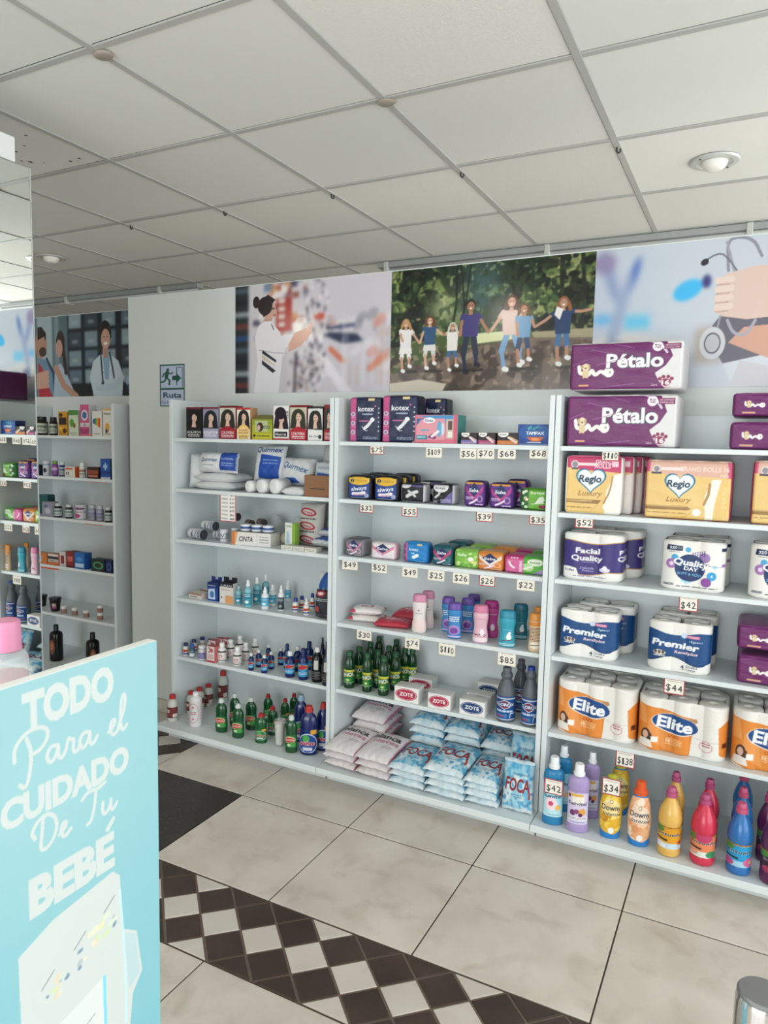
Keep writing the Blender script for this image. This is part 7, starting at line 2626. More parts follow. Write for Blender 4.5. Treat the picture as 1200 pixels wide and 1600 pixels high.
rb_ = bag_proto('gauze_bag', 'gauze bag', 0.12, 0.18, 0.04, d_redbag(), 'c9c8c4', 61)
stand(rb_, 'upright bag of gauze with red oval prints', (-1.695, 2.625, Z3 + 0.001), 0.125, 0.185, 0.05, 84, 0.0, 'gauze bags on the third shelf')
stand(gb, 'crinkled grey gauze bag behind the red printed one', (-1.60, 2.685, Z3 + 0.001), 0.14, 0.185, 0.035, 86, 0.0, 'gauze bags on the third shelf')
bb.put('flat bag with blue square lying against the panel', (-1.570, 2.500, Z3 + 0.020, 0.12, 0.038), 'gauze bags on the third shelf', d=0.12)
bb.put('flat bag with blue square lying on another by the panel', (-1.567, 2.535, Z3 + 0.057, 0.11, 0.036), 'gauze bags on the third shelf', d=0.12)


def d_flat():
    c = Cv(40, 14, 'dcdad2')
    c.lines(0.1, 0.9, 0.2, 0.8, 2, '8a8a84', 0.4)
    return c


fb = box_proto('medicine_carton', 'carton', 0.06, 0.035, 0.018, front=d_flat(), side='d4d2ca', top='e0ded6', r=0.0006)
for i, (X, Y) in enumerate(((-1.715, 2.452), (-1.655, 2.450), (-1.594, 2.447))):
    fb.put('flat white medicine carton at the shelf edge, ' + ('by the glove carton', 'in the middle of three', 'by the panel')[i], (X, Y, Z3, 0.056, 0.019), 'flat medicine cartons', d=0.045)

# ------------------------------------------------------------------ sprays on the fourth shelf
Z4 = 0.652


def d_plaster():
    c = Cv(36, 16, 'dcd6d0')
    c.rect(0, 0.6, 1, 1, 'a88478')
    c.lines(0.1, 0.7, 0.15, 0.45, 1, '6a5a54')
    return c


ps = box_proto('plaster_carton', 'carton', 0.07, 0.04, 0.025, front=d_plaster(), side='c9b8ac', top='d4c8be', r=0.0006)
ps.put('small flat plaster carton lying at the panel end', (-2.237, 2.475, Z4, 0.085, 0.026), 'flat plaster cartons', d=0.05, rz=-0.1)
ps.put('small flat plaster carton lying behind the foremost', (-2.228, 2.540, Z4, 0.085, 0.030), 'flat plaster cartons', d=0.05, rz=-0.1)
ps.put('small flat plaster carton hindmost of three', (-2.210, 2.605, Z4, 0.080, 0.032), 'flat plaster cartons', d=0.05, rz=-0.1)


def d_hang(kind):
    c = Cv(32, 58, '2c4a94' if kind == 0 else 'dcd8d4')
    if kind == 0:
        c.rect(0, 0.72, 1, 1, '1f2f6a')
        c.poly([(0.1, 0.1), (0.1, 0.62), (0.7, 0.68), (0.75, 0.1)], 'c4d4e6')
        c.ell(0.45, 0.36, 0.2, 0.18, '4a7ab8')
        c.lines(0.1, 0.8, 0.78, 0.86, 1, 'd4dcec')
    else:
        c.rect(0, 0.80, 1, 1, '1c1c2a')
        c.t('CURITAS', 0.5, 0.87, 0.075, 'eceaf0', 0.015, w=0.8)
        c.poly([(0.42, 0.03), (0.42, 0.36), (0.56, 0.42), (1, 0.38), (1, 0.03)], 'd8a070')
        c.lines(0.1, 0.8, 0.62, 0.7, 1, '7a747a', 0.4)
        c.ell(0.15, 0.28, 0.06, None, '2a2a3a')
    return c


for k, P, l in ((0, (-2.137, 2.478, 0.652, 0.060, 0.085), 'blue plaster carton with hanging tab'), (1, (-2.052, 2.471, 0.652, 0.076, 0.093), 'white plaster carton with black top and bandaged heel')):
    x, y, z, w, h = P
    r_ = empty('plaster_carton', (x, y, z))
    ob('carton', rbox(w, 0.03, h, front=d_hang(k), side='1f3a80' if k == 0 else 'c9c4c0', top='1f2f6a' if k == 0 else '1c1c2a', r=0.0007, name='carton'), r_)
    ob('hang_tab', MB().add([(-w / 2, 0.0292, h), (-w / 2, 0.0292, h + 0.022), (-0.008, 0.0292, h + 0.022), (-0.008, 0.0292, h + 0.010), (0.008, 0.0292, h + 0.010), (0.008, 0.0292, h + 0.022), (w / 2, 0.0292, h + 0.022), (w / 2, 0.0292, h)] +
                            [(-w / 2, 0.0298, h), (-w / 2, 0.0298, h + 0.022), (-0.008, 0.0298, h + 0.022), (-0.008, 0.0298, h + 0.010), (0.008, 0.0298, h + 0.010), (0.008, 0.0298, h + 0.022), (w / 2, 0.0298, h + 0.022), (w / 2, 0.0298, h)],
                            [tuple(range(8)), tuple(range(15, 7, -1))] + [(i, (i + 1) % 8, (i + 1) % 8 + 8, i + 8)[::-1] for i in range(8)]).mesh('hang_tab', mat('1f2f6a' if k == 0 else '1c1c2a', 0.45)), r_)
    tag(r_, l, 'carton')
M_CLR = mat('cfe4e8', 0.1, trans=0.75, ior=1.3)
sprof = smooth_prof([(0.0, 0.0), (0.017, 0.0), (0.019, 0.003), (0.019, 0.085), (0.016, 0.098), (0.008, 0.106), (0.008, 0.110)], 1)
scap = [(0.009, 0.1095), (0.010, 0.111), (0.010, 0.120), (0.0075, 0.122), (0.007, 0.140), (0.005, 0.143), (0.0, 0.143)]
wprof = smooth_prof([(0.0, 0.0), (0.015, 0.0), (0.0165, 0.002), (0.0165, 0.070), (0.0155, 0.080), (0.0085, 0.088), (0.008, 0.09)], 1)
wcap = [(0.0095, 0.0895), (0.010, 0.091), (0.0095, 0.103), (0.006, 0.106), (0.0045, 0.122), (0.0, 0.123)]


def d_gel(c1, c2, dark=False):
    c = Cv(30, 44, c1)
    c.rect(0, 0.55, 1, 1, c2)
    c.lines(0.15, 0.85, 0.66, 0.9, 2, 'e6f2f4' if not dark else 'c9ccd0', 0.4)
    c.ell(0.5, 0.28, 0.18, None, 'e0f0f2' if not dark else '8a9498')
    return c


teal = d_gel('3a94aa', '2a7f98')
gel = capped('sanitizer_bottle', 'bottle', sprof, scap, mat('7fb8c2', 0.12), mat('e6ecee', 0.35), teal, (0.012, 0.078), 1.3)
gelw = capped('sanitizer_bottle', 'bottle', wprof, wcap, mat('e6eaec', 0.3), mat('eef0f0', 0.35), d_gel('58b4d0', '3fa0c4'), (0.018, 0.066), 1.5)
gelk = capped('sanitizer_bottle', 'bottle', wprof, wcap, mat('e6eaec', 0.3), mat('eef0f0', 0.35), d_gel('26343c', '3a4a54', True), (0.006, 0.066), 1.5)
gels = capped('sanitizer_bottle', 'bottle', sprof, ribbed_cap(0.011, 0.011, 0.1095, 0.128), mat('7fb8c2', 0.12), mat('bcd4d8', 0.15, alpha=0.7), teal, (0.012, 0.07), 1.3)
GG = 'hand sanitizer and antiseptic bottles'
gels.put('teal sanitizer bottle with clear screw cap beside the black-topped carton', (-2.001, 2.497, 0.652, 0.031, 0.080), GG, 0.3)
gel.put('teal sanitizer spray bottle, foremost of three tall ones', (-1.931, 2.472, 0.652, 0.036, 0.120), GG, 0.3)
gel.put('teal sanitizer spray bottle, middle of three tall ones', (-1.936, 2.542, 0.652, 0.037, 0.120), GG, 0.3)
gel.put('teal sanitizer spray bottle, hindmost of three tall ones', (-1.941, 2.613, 0.652, 0.035, 0.120), GG, 0.3)
gelw.put('white spray bottle with sky blue label, in front', (-1.846, 2.481, 0.652, 0.033, 0.097), GG, 0.3)
gelw.put('white spray bottle with sky blue label, second back', (-1.851, 2.544, 0.652, 0.034, 0.097), GG, 0.3)
gelk.put('white spray bottle with dark label', (-1.772, 2.496, 0.652, 0.027, 0.111), GG, 0.3)
gelw.put('white spray bottle with blue label hidden behind the dark-labelled one', (-1.854, 2.666, 0.652, 0.029, 0.097), GG, 0.3)

sm = smooth_prof([(0.0, 0.0), (0.012, 0.0), (0.0135, 0.002), (0.0135, 0.036), (0.010, 0.043), (0.007, 0.045), (0.007, 0.047)], 1)


def d_orange():
    c = Cv(26, 26, 'e6e0d8')
    c.rect(0, 0.5, 1, 0.85, 'd0783c')
    c.poly([(0.1, 0.5), (0.5, 0.8), (0.9, 0.6), (0.5, 0.45)], 'b02c34')
    c.rect(0, 0.1, 1, 0.3, '2f4a8c')
    return c


ant_b = capped('antiseptic_bottle', 'bottle', sm, ribbed_cap(0.0095, 0.009, 0.0465, 0.064), mat('e4e4e2', 0.35), mat('24408c', 0.4), d_orange(), (0.006, 0.034), 1.4)
ant_w = capped('antiseptic_bottle', 'bottle', sm, [(0.0095, 0.0465), (0.0095, 0.054), (0.005, 0.058), (0.004, 0.072), (0, 0.073)], mat('e4e4e2', 0.35), mat('ecebe8', 0.4), d_orange(), (0.006, 0.034), 1.4)
ant_b.put('small white antiseptic bottle with blue cap, in front', (-1.706, 2.510, 0.652, 0.027, 0.060), GG, 0.3)
ant_b.put('small white antiseptic bottle with blue cap, second back', (-1.705, 2.557, 0.652, 0.025, 0.060), GG, 0.3)
ant_w.put('small white antiseptic bottle with white nozzle', (-1.635, 2.487, 0.652, 0.027, 0.073), GG, 0.3)
ant_b.put('small dark-capped antiseptic bottle beside the dark pouch', (-1.675, 2.595, 0.652, 0.022, 0.068), GG, 0.3)


def d_pouch():
    c = Cv(46, 70, '22262e')
    c.ell(0.42, 0.88, 0.30, 0.10, 'b8343c')
    c.ell(0.42, 0.88, 0.20, 0.05, 'e8d8d0')
    c.lines(0.12, 0.9, 0.60, 0.72, 2, 'b9bcc0', 0.5)
    c.rect(0.1, 0.22, 0.38, 0.42, 'a83a3c')
    c.lines(0.12, 0.9, 0.05, 0.16, 2, '6a7078', 0.5)
    return c


def d_bluepouch():
    c = Cv(46, 44, '2456a0')
    c.poly([(0, 0.6), (0, 1), (0.35, 1)], 'e4e0e0')
    for i in range(4):
        c.ell(0.35 + 0.17 * i, 0.55, 0.07, None, '9ab8dc')
    c.rect(0, 0, 1, 0.12, 'b83a40')
    return c


pch = bag_proto('pouch', 'pouch', 0.09, 0.1, 0.04, d_pouch(), '1e2228', 71)
pcb = bag_proto('pouch', 'pouch', 0.1, 0.08, 0.03, d_bluepouch(), '2456a0', 72)
stand(pch, 'dark pouch with red oval logo against the panel', (-1.545, 2.495, Z4 + 0.001), 0.075, 0.115, 0.045, 86, 0, 'pouches by the panel')
stand(pcb, 'blue pouch with white corner behind the dark one', (-1.558, 2.555, Z4 + 0.001), 0.105, 0.178, 0.045, 84, 0, 'pouches by the panel')
stand(pcb, 'tall blue pouch hindmost by the panel', (-1.550, 2.640, Z4 + 0.001), 0.09, 0.235, 0.04, 86, 0, 'pouches by the panel')

# ------------------------------------------------------------------ fifth shelf: antiseptics


def d_white():
    c = Cv(34, 40, 'e6e0de')
    c.rect(0, 0.82, 1, 0.96, '2a2a2e')
    c.ell(0.5, 0.5, 0.16, None, 'b04a50')
    c.ell(0.5, 0.5, 0.10, None, 'e6e0de')
    c.rect(0, 0.06, 1, 0.12, '2a2a2e')
    c.lines(0.2, 0.8, 0.2, 0.3, 1, 'c88a90')
    return c


wb = smooth_prof([(0.0, 0.0), (0.018, 0.0), (0.0205, 0.003), (0.0205, 0.055), (0.016, 0.066), (0.010, 0.070), (0.010, 0.074)], 1)
wht = capped('antiseptic_bottle', 'bottle', wb, ribbed_cap(0.0125, 0.012, 0.0735, 0.092), mat('e8e6e4', 0.35), mat('eeeeec', 0.4), d_white(), (0.006, 0.056), 1.4)


def d_blue(c1='2456a0'):
    c = Cv(34, 36, '3f94c4')
    c.rect(0, 0.55, 1, 0.85, 'd8b878')
    c.poly([(0.1, 0.6), (0.5, 0.9), (0.95, 0.7), (0.5, 0.5)], 'b8343c')
    c.lines(0.1, 0.9, 0.15, 0.35, 2, 'd8ecf4', 0.4)
    c.rect(0, 0.9, 1, 1, '1f5a94')
    return c


bl = capped('antiseptic_bottle', 'bottle', wb, ribbed_cap(0.0105, 0.010, 0.0735, 0.090), mat('14245c', 0.2), mat('e2e4e4', 0.4), d_blue(), (0.014, 0.050), 1.4)
bk = capped('antiseptic_bottle', 'bottle', wb, ribbed_cap(0.0105, 0.010, 0.0735, 0.090), mat('14245c', 0.2), mat('1a2a64', 0.4), d_blue(), (0.010, 0.050), 1.4)


def d_black():
    c = Cv(36, 60, '101114')
    c.line([(0.1, 0.06), (0.1, 0.72), (0.9, 0.72), (0.9, 0.06), (0.1, 0.06)], 0.02, 'a8a8a4')
    c.rect(0.35, 0.50, 0.65, 0.95, 'c9c8c4')
    c.lines(0.2, 0.8, 0.12, 0.42, 4, '9a9a96', 0.35)
    return c


blk = capped('peroxide_bottle', 'bottle', wb, ribbed_cap(0.010, 0.0095, 0.0735, 0.086), mat('0e0f12', 0.18), mat('e2e2e0', 0.4), d_black(), (0.008, 0.058), 1.3)
blkc = capped('peroxide_bottle', 'bottle', wb, [(0.010, 0.0735), (0.010, 0.082), (0.006, 0.086), (0.005, 0.102), (0, 0.103)], mat('101a3c', 0.18), mat('15161a', 0.4), d_black(), (0.008, 0.058), 1.3)


def d_vit():
    c = Cv(28, 40, 'd8d4dc')
    c.rect(0.1, 0.1, 0.9, 0.7, '6a5f9c')
    c.lines(0.15, 0.85, 0.2, 0.6, 3, 'd4d0e4', 0.4)
    return c


ba = capped('antiseptic_bottle', 'bottle', sm, ribbed_cap(0.0115, 0.011, 0.0455, 0.060), mat('dfe0e0', 0.35), mat('2a3a64', 0.4), d_orange(), (0.004, 0.034), 1.4)
bt = capped('antiseptic_bottle', 'bottle', sm, ribbed_cap(0.0105, 0.010, 0.0455, 0.062), mat('3a5a6c', 0.3), mat('2c5aa8', 0.4), d_gel('dfe4e4', '2a5a6a'), (0.004, 0.034), 1.4)
G5 = 'bottles of antiseptic on the fifth shelf'
ba.put('small white bottle with navy cap at the panel end', (-2.299, 2.480, 0.375, 0.026, 0.059), G5, 0.3)
bt.put('small teal-labelled bottle with blue cap, front by the panel', (-2.253, 2.472, 0.375, 0.026, 0.062), G5, 0.3)
ba.put('small navy-capped bottle second row by the panel', (-2.304, 2.541, 0.375, 0.027, 0.059), G5, 0.3)
ba.put('small navy-capped bottle third row by the panel', (-2.301, 2.595, 0.375, 0.027, 0.059), G5, 0.3)
ba.put('small navy-capped bottle behind the red cartons', (-2.248, 2.588, 0.375, 0.024, 0.059), G5, 0.3)
vt = capped('pill_bottle', 'bottle', sm, ribbed_cap(0.0135, 0.013, 0.0455, 0.056), mat('dedce2', 0.35), mat('e6e6e8', 0.4), d_vit(), (0.002, 0.040), 1.6)
vt.put('violet-labelled white pill bottle beside the red carton', (-2.192, 2.470, 0.375, 0.034, 0.065), G5, 0.3)


def d_redcarton():
    c = Cv(30, 56, 'e0d4d0')
    c.line([(0.3, 0.6), (0.7, 0.9), (0.75, 0.6), (0.3, 0.9)], 0.12, 'b0303c', 1)
    c.rect(0, 0, 1, 0.12, 'b0303c')
    c.lines(0.15, 0.85, 0.2, 0.5, 4, 'b8545c', 0.4)
    return c


rc = box_proto('medicine_carton', 'carton', 0.035, 0.035, 0.075, front=d_redcarton(), side='c06a6c', top='a83440', r=0.0006)
rc.put('white and red medicine carton standing in front', (-2.126, 2.451, 0.375, 0.045, 0.074), 'red medicine cartons', d=0.033)
rc.put('white and red medicine carton second row beside the blue-capped bottles', (-2.183, 2.527, 0.375, 0.042, 0.074), 'red medicine cartons', d=0.033)
rc.put('white and red medicine carton third row in the middle', (-2.179, 2.568, 0.375, 0.042, 0.074), 'red medicine cartons', d=0.033)
rc.put('white and red medicine carton hindmost of the cluster', (-2.145, 2.576, 0.375, 0.038, 0.074), 'red medicine cartons', d=0.033)
for P, l in (((-2.092, 2.490, 0.375, 0.040, 0.088), 'white antiseptic bottle with black band beside the red carton'), ((-2.094, 2.553, 0.375, 0.038, 0.087), 'white antiseptic bottle with black band, second row'), ((-1.997, 2.482, 0.375, 0.039, 0.086), 'white antiseptic bottle with black band, foremost'),
             ((-2.099, 2.627, 0.375, 0.036, 0.087), 'white antiseptic bottle with black band, hindmost'), ((-2.002, 2.547, 0.375, 0.035, 0.087), 'white antiseptic bottle with black band behind the small blue ones'), ((-2.011, 2.629, 0.375, 0.035, 0.087), 'white antiseptic bottle with black band farthest along the row')):
    wht.put(l, P, G5, 0.3)
for P, l in (((-1.903, 2.459, 0.375, 0.025, 0.077), 'small navy bottle with white cap, first of the small ones'), ((-1.903, 2.513, 0.375, 0.028, 0.078), 'small navy bottle with white cap, second row start'), ((-1.833, 2.461, 0.375, 0.027, 0.079), 'small navy bottle with white cap, foremost'),
             ((-1.914, 2.601, 0.375, 0.026, 0.078), 'small navy bottle with white cap, hindmost'), ((-1.838, 2.518, 0.375, 0.028, 0.078), 'small navy bottle with white cap, second row end'), ((-1.836, 2.589, 0.375, 0.029, 0.078), 'small navy bottle with white cap, standing apart')):
    bl.put(l, P, G5, 0.3)
bk.put('dark blue bottle with dark cap behind the big blue one', (-1.780, 2.557, 0.375, 0.031, 0.112), G5, 0.3)
bl.put('large navy bottle with white cap and sky blue label, in front', (-1.708, 2.475, 0.375, 0.044, 0.112), G5, 0.3)
bl.put('large navy bottle with white cap, second row', (-1.724, 2.556, 0.375, 0.039, 0.112), G5, 0.3)
bk.put('large blue bottle with blue nozzle cap and sky blue label', (-1.641, 2.477, 0.375, 0.043, 0.133), G5, 0.3)
bk.put('large dark blue bottle in the back row beside the black one', (-1.694, 2.603, 0.375, 0.040, 0.125), G5, 0.3)
blk.put('black peroxide bottle with white cap', (-1.574, 2.482, 0.375, 0.048, 0.148), G5, 0.3)
blkc.put('dark bottle with tall black nozzle behind the black peroxide', (-1.611, 2.581, 0.375, 0.033, 0.160), G5, 0.3)
x, y, z, w, h = (-1.511, 2.465, 0.375, 0.034, 0.183)
blkc.put('dark bottle with tall black nozzle against the panel', (min(x, -1.502 - w / 2), y, z, w, h), G5, 0.3)

# ------------------------------------------------------------------ base: dish soap


def d_alcohol():
    c = Cv(40, 40, '6a2c2c')
    c.ell(0.3, 0.62, 0.16, None, 'e0d4cc')
    c.rect(0.1, 0.2, 0.9, 0.42, '8a3a34')
    c.lines(0.1, 0.9, 0.1, 0.9, 4, '9a5a50', 0.25)
    c.rect(0.62, 0.08, 0.92, 0.4, 'd8ccc4')
    return c


ap = smooth_prof([(0.0, 0.0), (0.023, 0.0), (0.0255, 0.003), (0.0255, 0.075), (0.022, 0.090), (0.013, 0.096), (0.013, 0.100)], 1)
alc = capped('alcohol_bottle', 'bottle', ap, ribbed_cap(0.0155, 0.015, 0.0995, 0.118), mat('cfcfc6', 0.15), mat('b8302c', 0.4), d_alcohol(), (0.018, 0.066), 1.5)
GA = 'clear bottles with red caps'
for P, l in (((-2.311, 2.403, 0.083, 0.048, 0.123), 'red-capped bottle nearest the shelf corner'), ((-2.300, 2.515, BASE, 0.046, 0.108), 'red-capped bottle second along the side panel'), ((-2.299, 2.572, BASE, 0.046, 0.108), 'red-capped bottle third, behind the white bottle'), ((-2.296, 2.632, BASE, 0.046, 0.108), 'red-capped bottle fourth, beside the white bottle'), ((-2.271, 2.710, 0.083, 0.047, 0.156), 'red-capped bottle alone in the rear corner')):
    alc.put(l.replace('nearest the', 'at the'), P, GA, 0.4)


def d_tallwhite():
    c = Cv(44, 64, 'dcd8d8')
    t = np.linspace(0, 2 * np.pi, 40)
    c.ell(0.45, 0.5, 0.34, 0.40, 'b8405c')
    c.ell(0.45, 0.5, 0.32, 0.385, 'dcd8d8')
    c.lines(0.25, 0.65, 0.42, 0.58, 2, 'b8405c', 0.4)
    c.ell(0.45, 0.74, 0.06, None, 'b8607c')
    c.ell(0.45, 0.26, 0.08, 0.03, 'c8788c')
    c.lines(0.85, 1, 0.2, 0.8, 5, 'c89098', 0.3)
    return c


tw = smooth_prof([(0.0, 0.0), (0.028, 0.0), (0.031, 0.003), (0.031, 0.132), (0.028, 0.142), (0.014, 0.149), (0.013, 0.153)], 1)
capped('talc_bottle', 'bottle', tw, ribbed_cap(0.0155, 0.0145, 0.1525, 0.168), mat('e2e0e0', 0.3), mat('ecebea', 0.4), d_tallwhite(), (0.01, 0.130), 1.4).put('tall white bottle with pink oval print', (-2.180, 2.413, 0.083, 0.056, 0.156), None, 0.4)


def d_axion():
    c = Cv(34, 34, '1f6a3c')
    c.ell(0.45, 0.62, 0.42, 0.26, 'd8c890')
    c.ell(0.45, 0.60, 0.36, 0.2, 'b8383c')
    c.t('AXION', 0.45, 0.6, 0.14, 'f0e8d8', 0.02, w=0.6)
    c.ell(0.6, 0.25, 0.3, 0.2, '4a9a4c')
    c.ell(0.4, 0.2, 0.12, 0.1, 'd8dcc0')
    return c


def d_salvo(big):
    c = Cv(44, 50, '122a66' if big else '1f5c34')
    c.ell(0.5, 0.40, 0.46, 0.42, 'd4dce4' if big else 'cfdcc8')
    c.ell(0.5, 0.40, 0.42, 0.38, '1f4a94' if big else '2f7a44')
    c.ell(0.42, 0.60, 0.16, 0.16, '4aa44c')
    c.t('salvo', 0.5, 0.42, 0.17, 'b8303c', 0.03, w=0.74, it=.1, edge='f2f0ee', ew=0.05)
    c.rect(0.3, 0.10, 0.7, 0.24, 'cfd4d8')
    c.rect(0.62, 0.80, 0.98, 0.98, 'd8a03c')
    return c


gp = smooth_prof([(0.0, 0.0), (0.026, 0.0), (0.030, 0.004), (0.031, 0.045), (0.0275, 0.080), (0.0295, 0.105), (0.0245, 0.125), (0.0125, 0.136), (0.011, 0.140)], 1)
gcap = [(0.0130, 0.1395), (0.0145, 0.1405), (0.0140, 0.150), (0.0115, 0.152), (0.0110, 0.159), (0.0, 0.160)]
ax = capped('dish_soap_bottle', 'dish soap', gp, gcap, mat('0e4a26', 0.1, coat=0.4), mat('cfd8d4', 0.3), d_axion(), (0.025, 0.078), 1.2, 1.0, 0.62, csy=1.0)
sg_ = capped('dish_soap_bottle', 'dish soap', gp, gcap, mat('12562a', 0.1, coat=0.4), mat('b02c30', 0.35), d_salvo(0), (0.020, 0.080), 1.25, 1.0, 0.62)
sb_ = capped('dish_soap_bottle', 'dish soap', gp, gcap, mat('0f1f5c', 0.1, coat=0.4), mat('b83a38', 0.35), d_salvo(1), (0.010, 0.085), 1.3, 1.0, 0.62)
sc_ = capped('dish_soap_bottle', 'dish soap', gp, gcap, mat('0f1f5c', 0.1, coat=0.4), mat('9ab8cc', 0.2), d_salvo(1), (0.010, 0.085), 1.3, 1.0, 0.62)
GX_ = 'dish soap bottles on the base shelf'
for p, P, l in ((ax, (-2.033, 2.415, 0.083, 0.056, 0.153), 'green dish soap bottle with white cap at the start of the group'), (ax, (-2.023, 2.496, 0.083, 0.051, 0.153), 'green dish soap bottle with white cap at the back'), (ax, (-1.930, 2.403, 0.083, 0.055, 0.153), 'green dish soap bottle with white cap, second in front'), (ax, (-1.935, 2.501, 0.083, 0.054, 0.150), 'green dish soap bottle with white cap behind the red-capped one'),
                (sg_, (-1.811, 2.410, 0.083, 0.054, 0.131), 'green dish soap bottle with red cap, foremost'), (sg_, (-1.925, 2.615, 0.083, 0.047, 0.131), 'green dish soap bottle with red cap, hindmost of its file'), (sg_, (-1.817, 2.502, 0.083, 0.050, 0.131), 'green dish soap bottle with red cap behind the white glass'), (sg_, (-1.824, 2.607, 0.083, 0.043, 0.131), 'green dish soap bottle with red cap beside the blue ones'), (sg_, (-1.827, 2.683, 0.083, 0.044, 0.131), 'green dish soap bottle with red cap in the rear row'),
                (ax, (-1.644, 2.396, 0.083, 0.053, 0.160), 'dark green dish soap bottle with white cap beside the big blue one'), (sb_, (-1.572, 2.419, 0.083, 0.077, 0.208), 'big blue dish soap bottle with red cap, in front'), (sc_, (-1.671, 2.509, 0.083, 0.063, 0.208), 'big blue dish soap bottle with pale cap behind')):
    p.put(l, P, GX_, 0.35)
x, y, z, w, h = (-1.540, 2.480, 0.083, 0.059, 0.208)
sb_.put('big blue dish soap bottle with red cap against the panel', (min(x, -1.503 - w / 2), y, z, w, h), GX_, 0.35)
gl = empty('drinking_glass')
x, y, z, w, h = (-1.724, 2.426, 0.083, 0.049, 0.112)
k = w / 0.05
gp2 = [(0.0, 0.0), (0.0175, 0.0), (0.0185, 0.002), (0.025, 0.105), (0.0235, 0.105), (0.0172, 0.006), (0.0, 0.006)]
ob('glass', MB().lathe(gp2, 26).mesh('glass', mat('e8ecec', 0.05, alpha=0.25), 40), gl)
ob('wax_fill', MB().lathe([(0.0, 0.0065), (0.0168, 0.0065), (0.0228, 0.094), (0.0, 0.094)], 26).mesh('wax_fill', mat('dcd8cc', 0.6), 40), gl)
gl.location, gl.scale = (x, y, z), (k, k, h / 0.105)
tag(gl, 'tall glass filled with cream wax among the dish soap bottles', 'glass')

# ------------------------------------------------------------------ vitamins in the recess
def d_box(bgc, accents, txt=None, tc='2a2a2a', seed=0, w=34, h=60):
    c = Cv(w, h, bgc)
    r = random.Random(seed)
    for kind, a in accents:
        if kind == 'r':
            c.rect(*a)
        else:
            c.ell(a[0], a[1], a[2], a[3], a[4])
    if txt:
        c.t(txt[0], 0.5, txt[1], txt[2], tc, 0.015, w=0.8)
    c.lines(0.15, 0.85, 0.05, 0.14, 2, tc, 0.3, 0.6, seed)
    return c


GV = 'vitamin cartons and jars in the recess'
jprof = smooth_prof([(0.0, 0.0), (0.021, 0.0), (0.024, 0.003), (0.024, 0.050), (0.021, 0.058), (0.0165, 0.060)], 1)


def d_jar(bgc, col):
    c = Cv(34, 26, bgc)
    c.rect(0.08, 0.55, 0.92, 0.78, col, 0.8)
    c.lines(0.15, 0.85, 0.1, 0.45, 3, '3a3c40', 0.4)
    return c


def jar(body, cap, lab, col):
    return capped('vitamin_jar', 'jar', jprof, ribbed_cap(0.0185, 0.0185, 0.0595, 0.076), mat(body, 0.2), mat(cap, 0.4), d_jar(lab, col), (0.008, 0.048), 1.5)


jd, jw, jp, jl, jb, jg = jar('1c1a16', '1a1714', 'b9bca8', '4a5a44'), jar('e2e2e0', 'ecebe8', 'd0ccc0', '8a4a2c'), jar('7a3a8c', '6f9a3a', '9a5aa4', 'd8c8e0'), jar('9a98b0', 'c9c8d0', 'a8a6bc', '6a6890'), jar('24406a', 'e4e6e8', 'c9d0d8', '24406a'), jar('14161a', 'c9ccce', 'c4ccca', '4a5a5c')


def vbox(fr, side, top, P, l, d=0.05, rz=0.0):
    box_proto('vitamin_carton', 'carton', P[3], d, P[4], front=fr, side=side, top=top, r=0.0006).put(l, P, GV, rz=rz, d=d)


jd.put('dark vitamin jar half hidden by the mirror edge', (-3.602, 2.735, 1.385, 0.069, 0.104), GV, 0.4)
jd.put('dark vitamin jar beside the yellow carton', (-3.503, 2.735, 1.385, 0.046, 0.101), GV, 0.4)
vbox(d_box('c9902c', [('r', (0.1, 0.45, 0.9, 0.75, '2a2018')), ('e', (0.7, 0.2, 0.2, 0.1, '3a2c14')), ('e', (0.3, 0.85, 0.2, 0.08, '4a3a1c')), ('e', (0.25, 0.3, 0.15, 0.08, 'e6b84a'))], seed=1), 'b5832c', '8a6424', (-3.383, 2.700, 1.385, 0.072, 0.131), 'yellow and black vitamin carton on the top shelf')
vbox(d_box('c9d0b8', [('r', (0, 0.8, 1, 1, '4a8a3c')), ('e', (0.35, 0.5, 0.22, 0.16, '5a9a3c')), ('e', (0.6, 0.4, 0.12, 0.1, '8a4a2c'))], seed=2), 'b9bca8', '4a8a3c', (-3.299, 2.700, 1.385, 0.076, 0.138), 'white and green vitamin carton on the top shelf')
vbox(d_box('c85a84', [('e', (0.5, 0.66, 0.36, 0.17, 'd8d4dc')), ('e', (0.5, 0.66, 0.24, 0.11, '3a6a9c')), ('r', (0, 0.3, 1, 0.42, 'd8c8d0')), ('r', (0, 0.1, 1, 0.24, 'a83a6a'))], ('IQ', 0.36, 0.06), seed=3), 'd8d4d2', 'c86a90', (-3.207, 2.697, 1.385, 0.069, 0.168), 'tall pink and white carton on the top shelf')
vbox(d_box('dcdcd8', [('r', (0.1, 0.5, 0.28, 0.68, '2a5a9c')), ('r', (0.28, 0.45, 0.46, 0.72, '4a9a5c')), ('r', (0.46, 0.4, 0.64, 0.72, 'd8a03c')), ('r', (0.64, 0.36, 0.84, 0.72, 'c8442c'))], seed=4), 'd0d0cc', 'd4d4d0', (-3.113, 2.697, 1.385, 0.072, 0.134), 'white carton with coloured bars on the top shelf')
vbox(d_box('dfdcd0', [('r', (0, 0.94, 1, 1, 'd8a83c')), ('e', (0.5, 0.32, 0.26, 0.17, 'd8a03c')), ('e', (0.4, 0.2, 0.14, 0.08, '2a4a6a'))], ('Bedoyecta', 0.83, 0.08), seed=5), 'c9a44c', 'd8a83c', (-3.036, 2.697, 1.385, 0.062, 0.144), 'white and amber carton with bulb picture')
vbox(d_box('16203c', [], seed=6, h=34), '121a30', '1a2440', (-3.617, 2.705, 1.157, 0.055, 0.060), 'dark carton by the mirror edge on the second shelf')
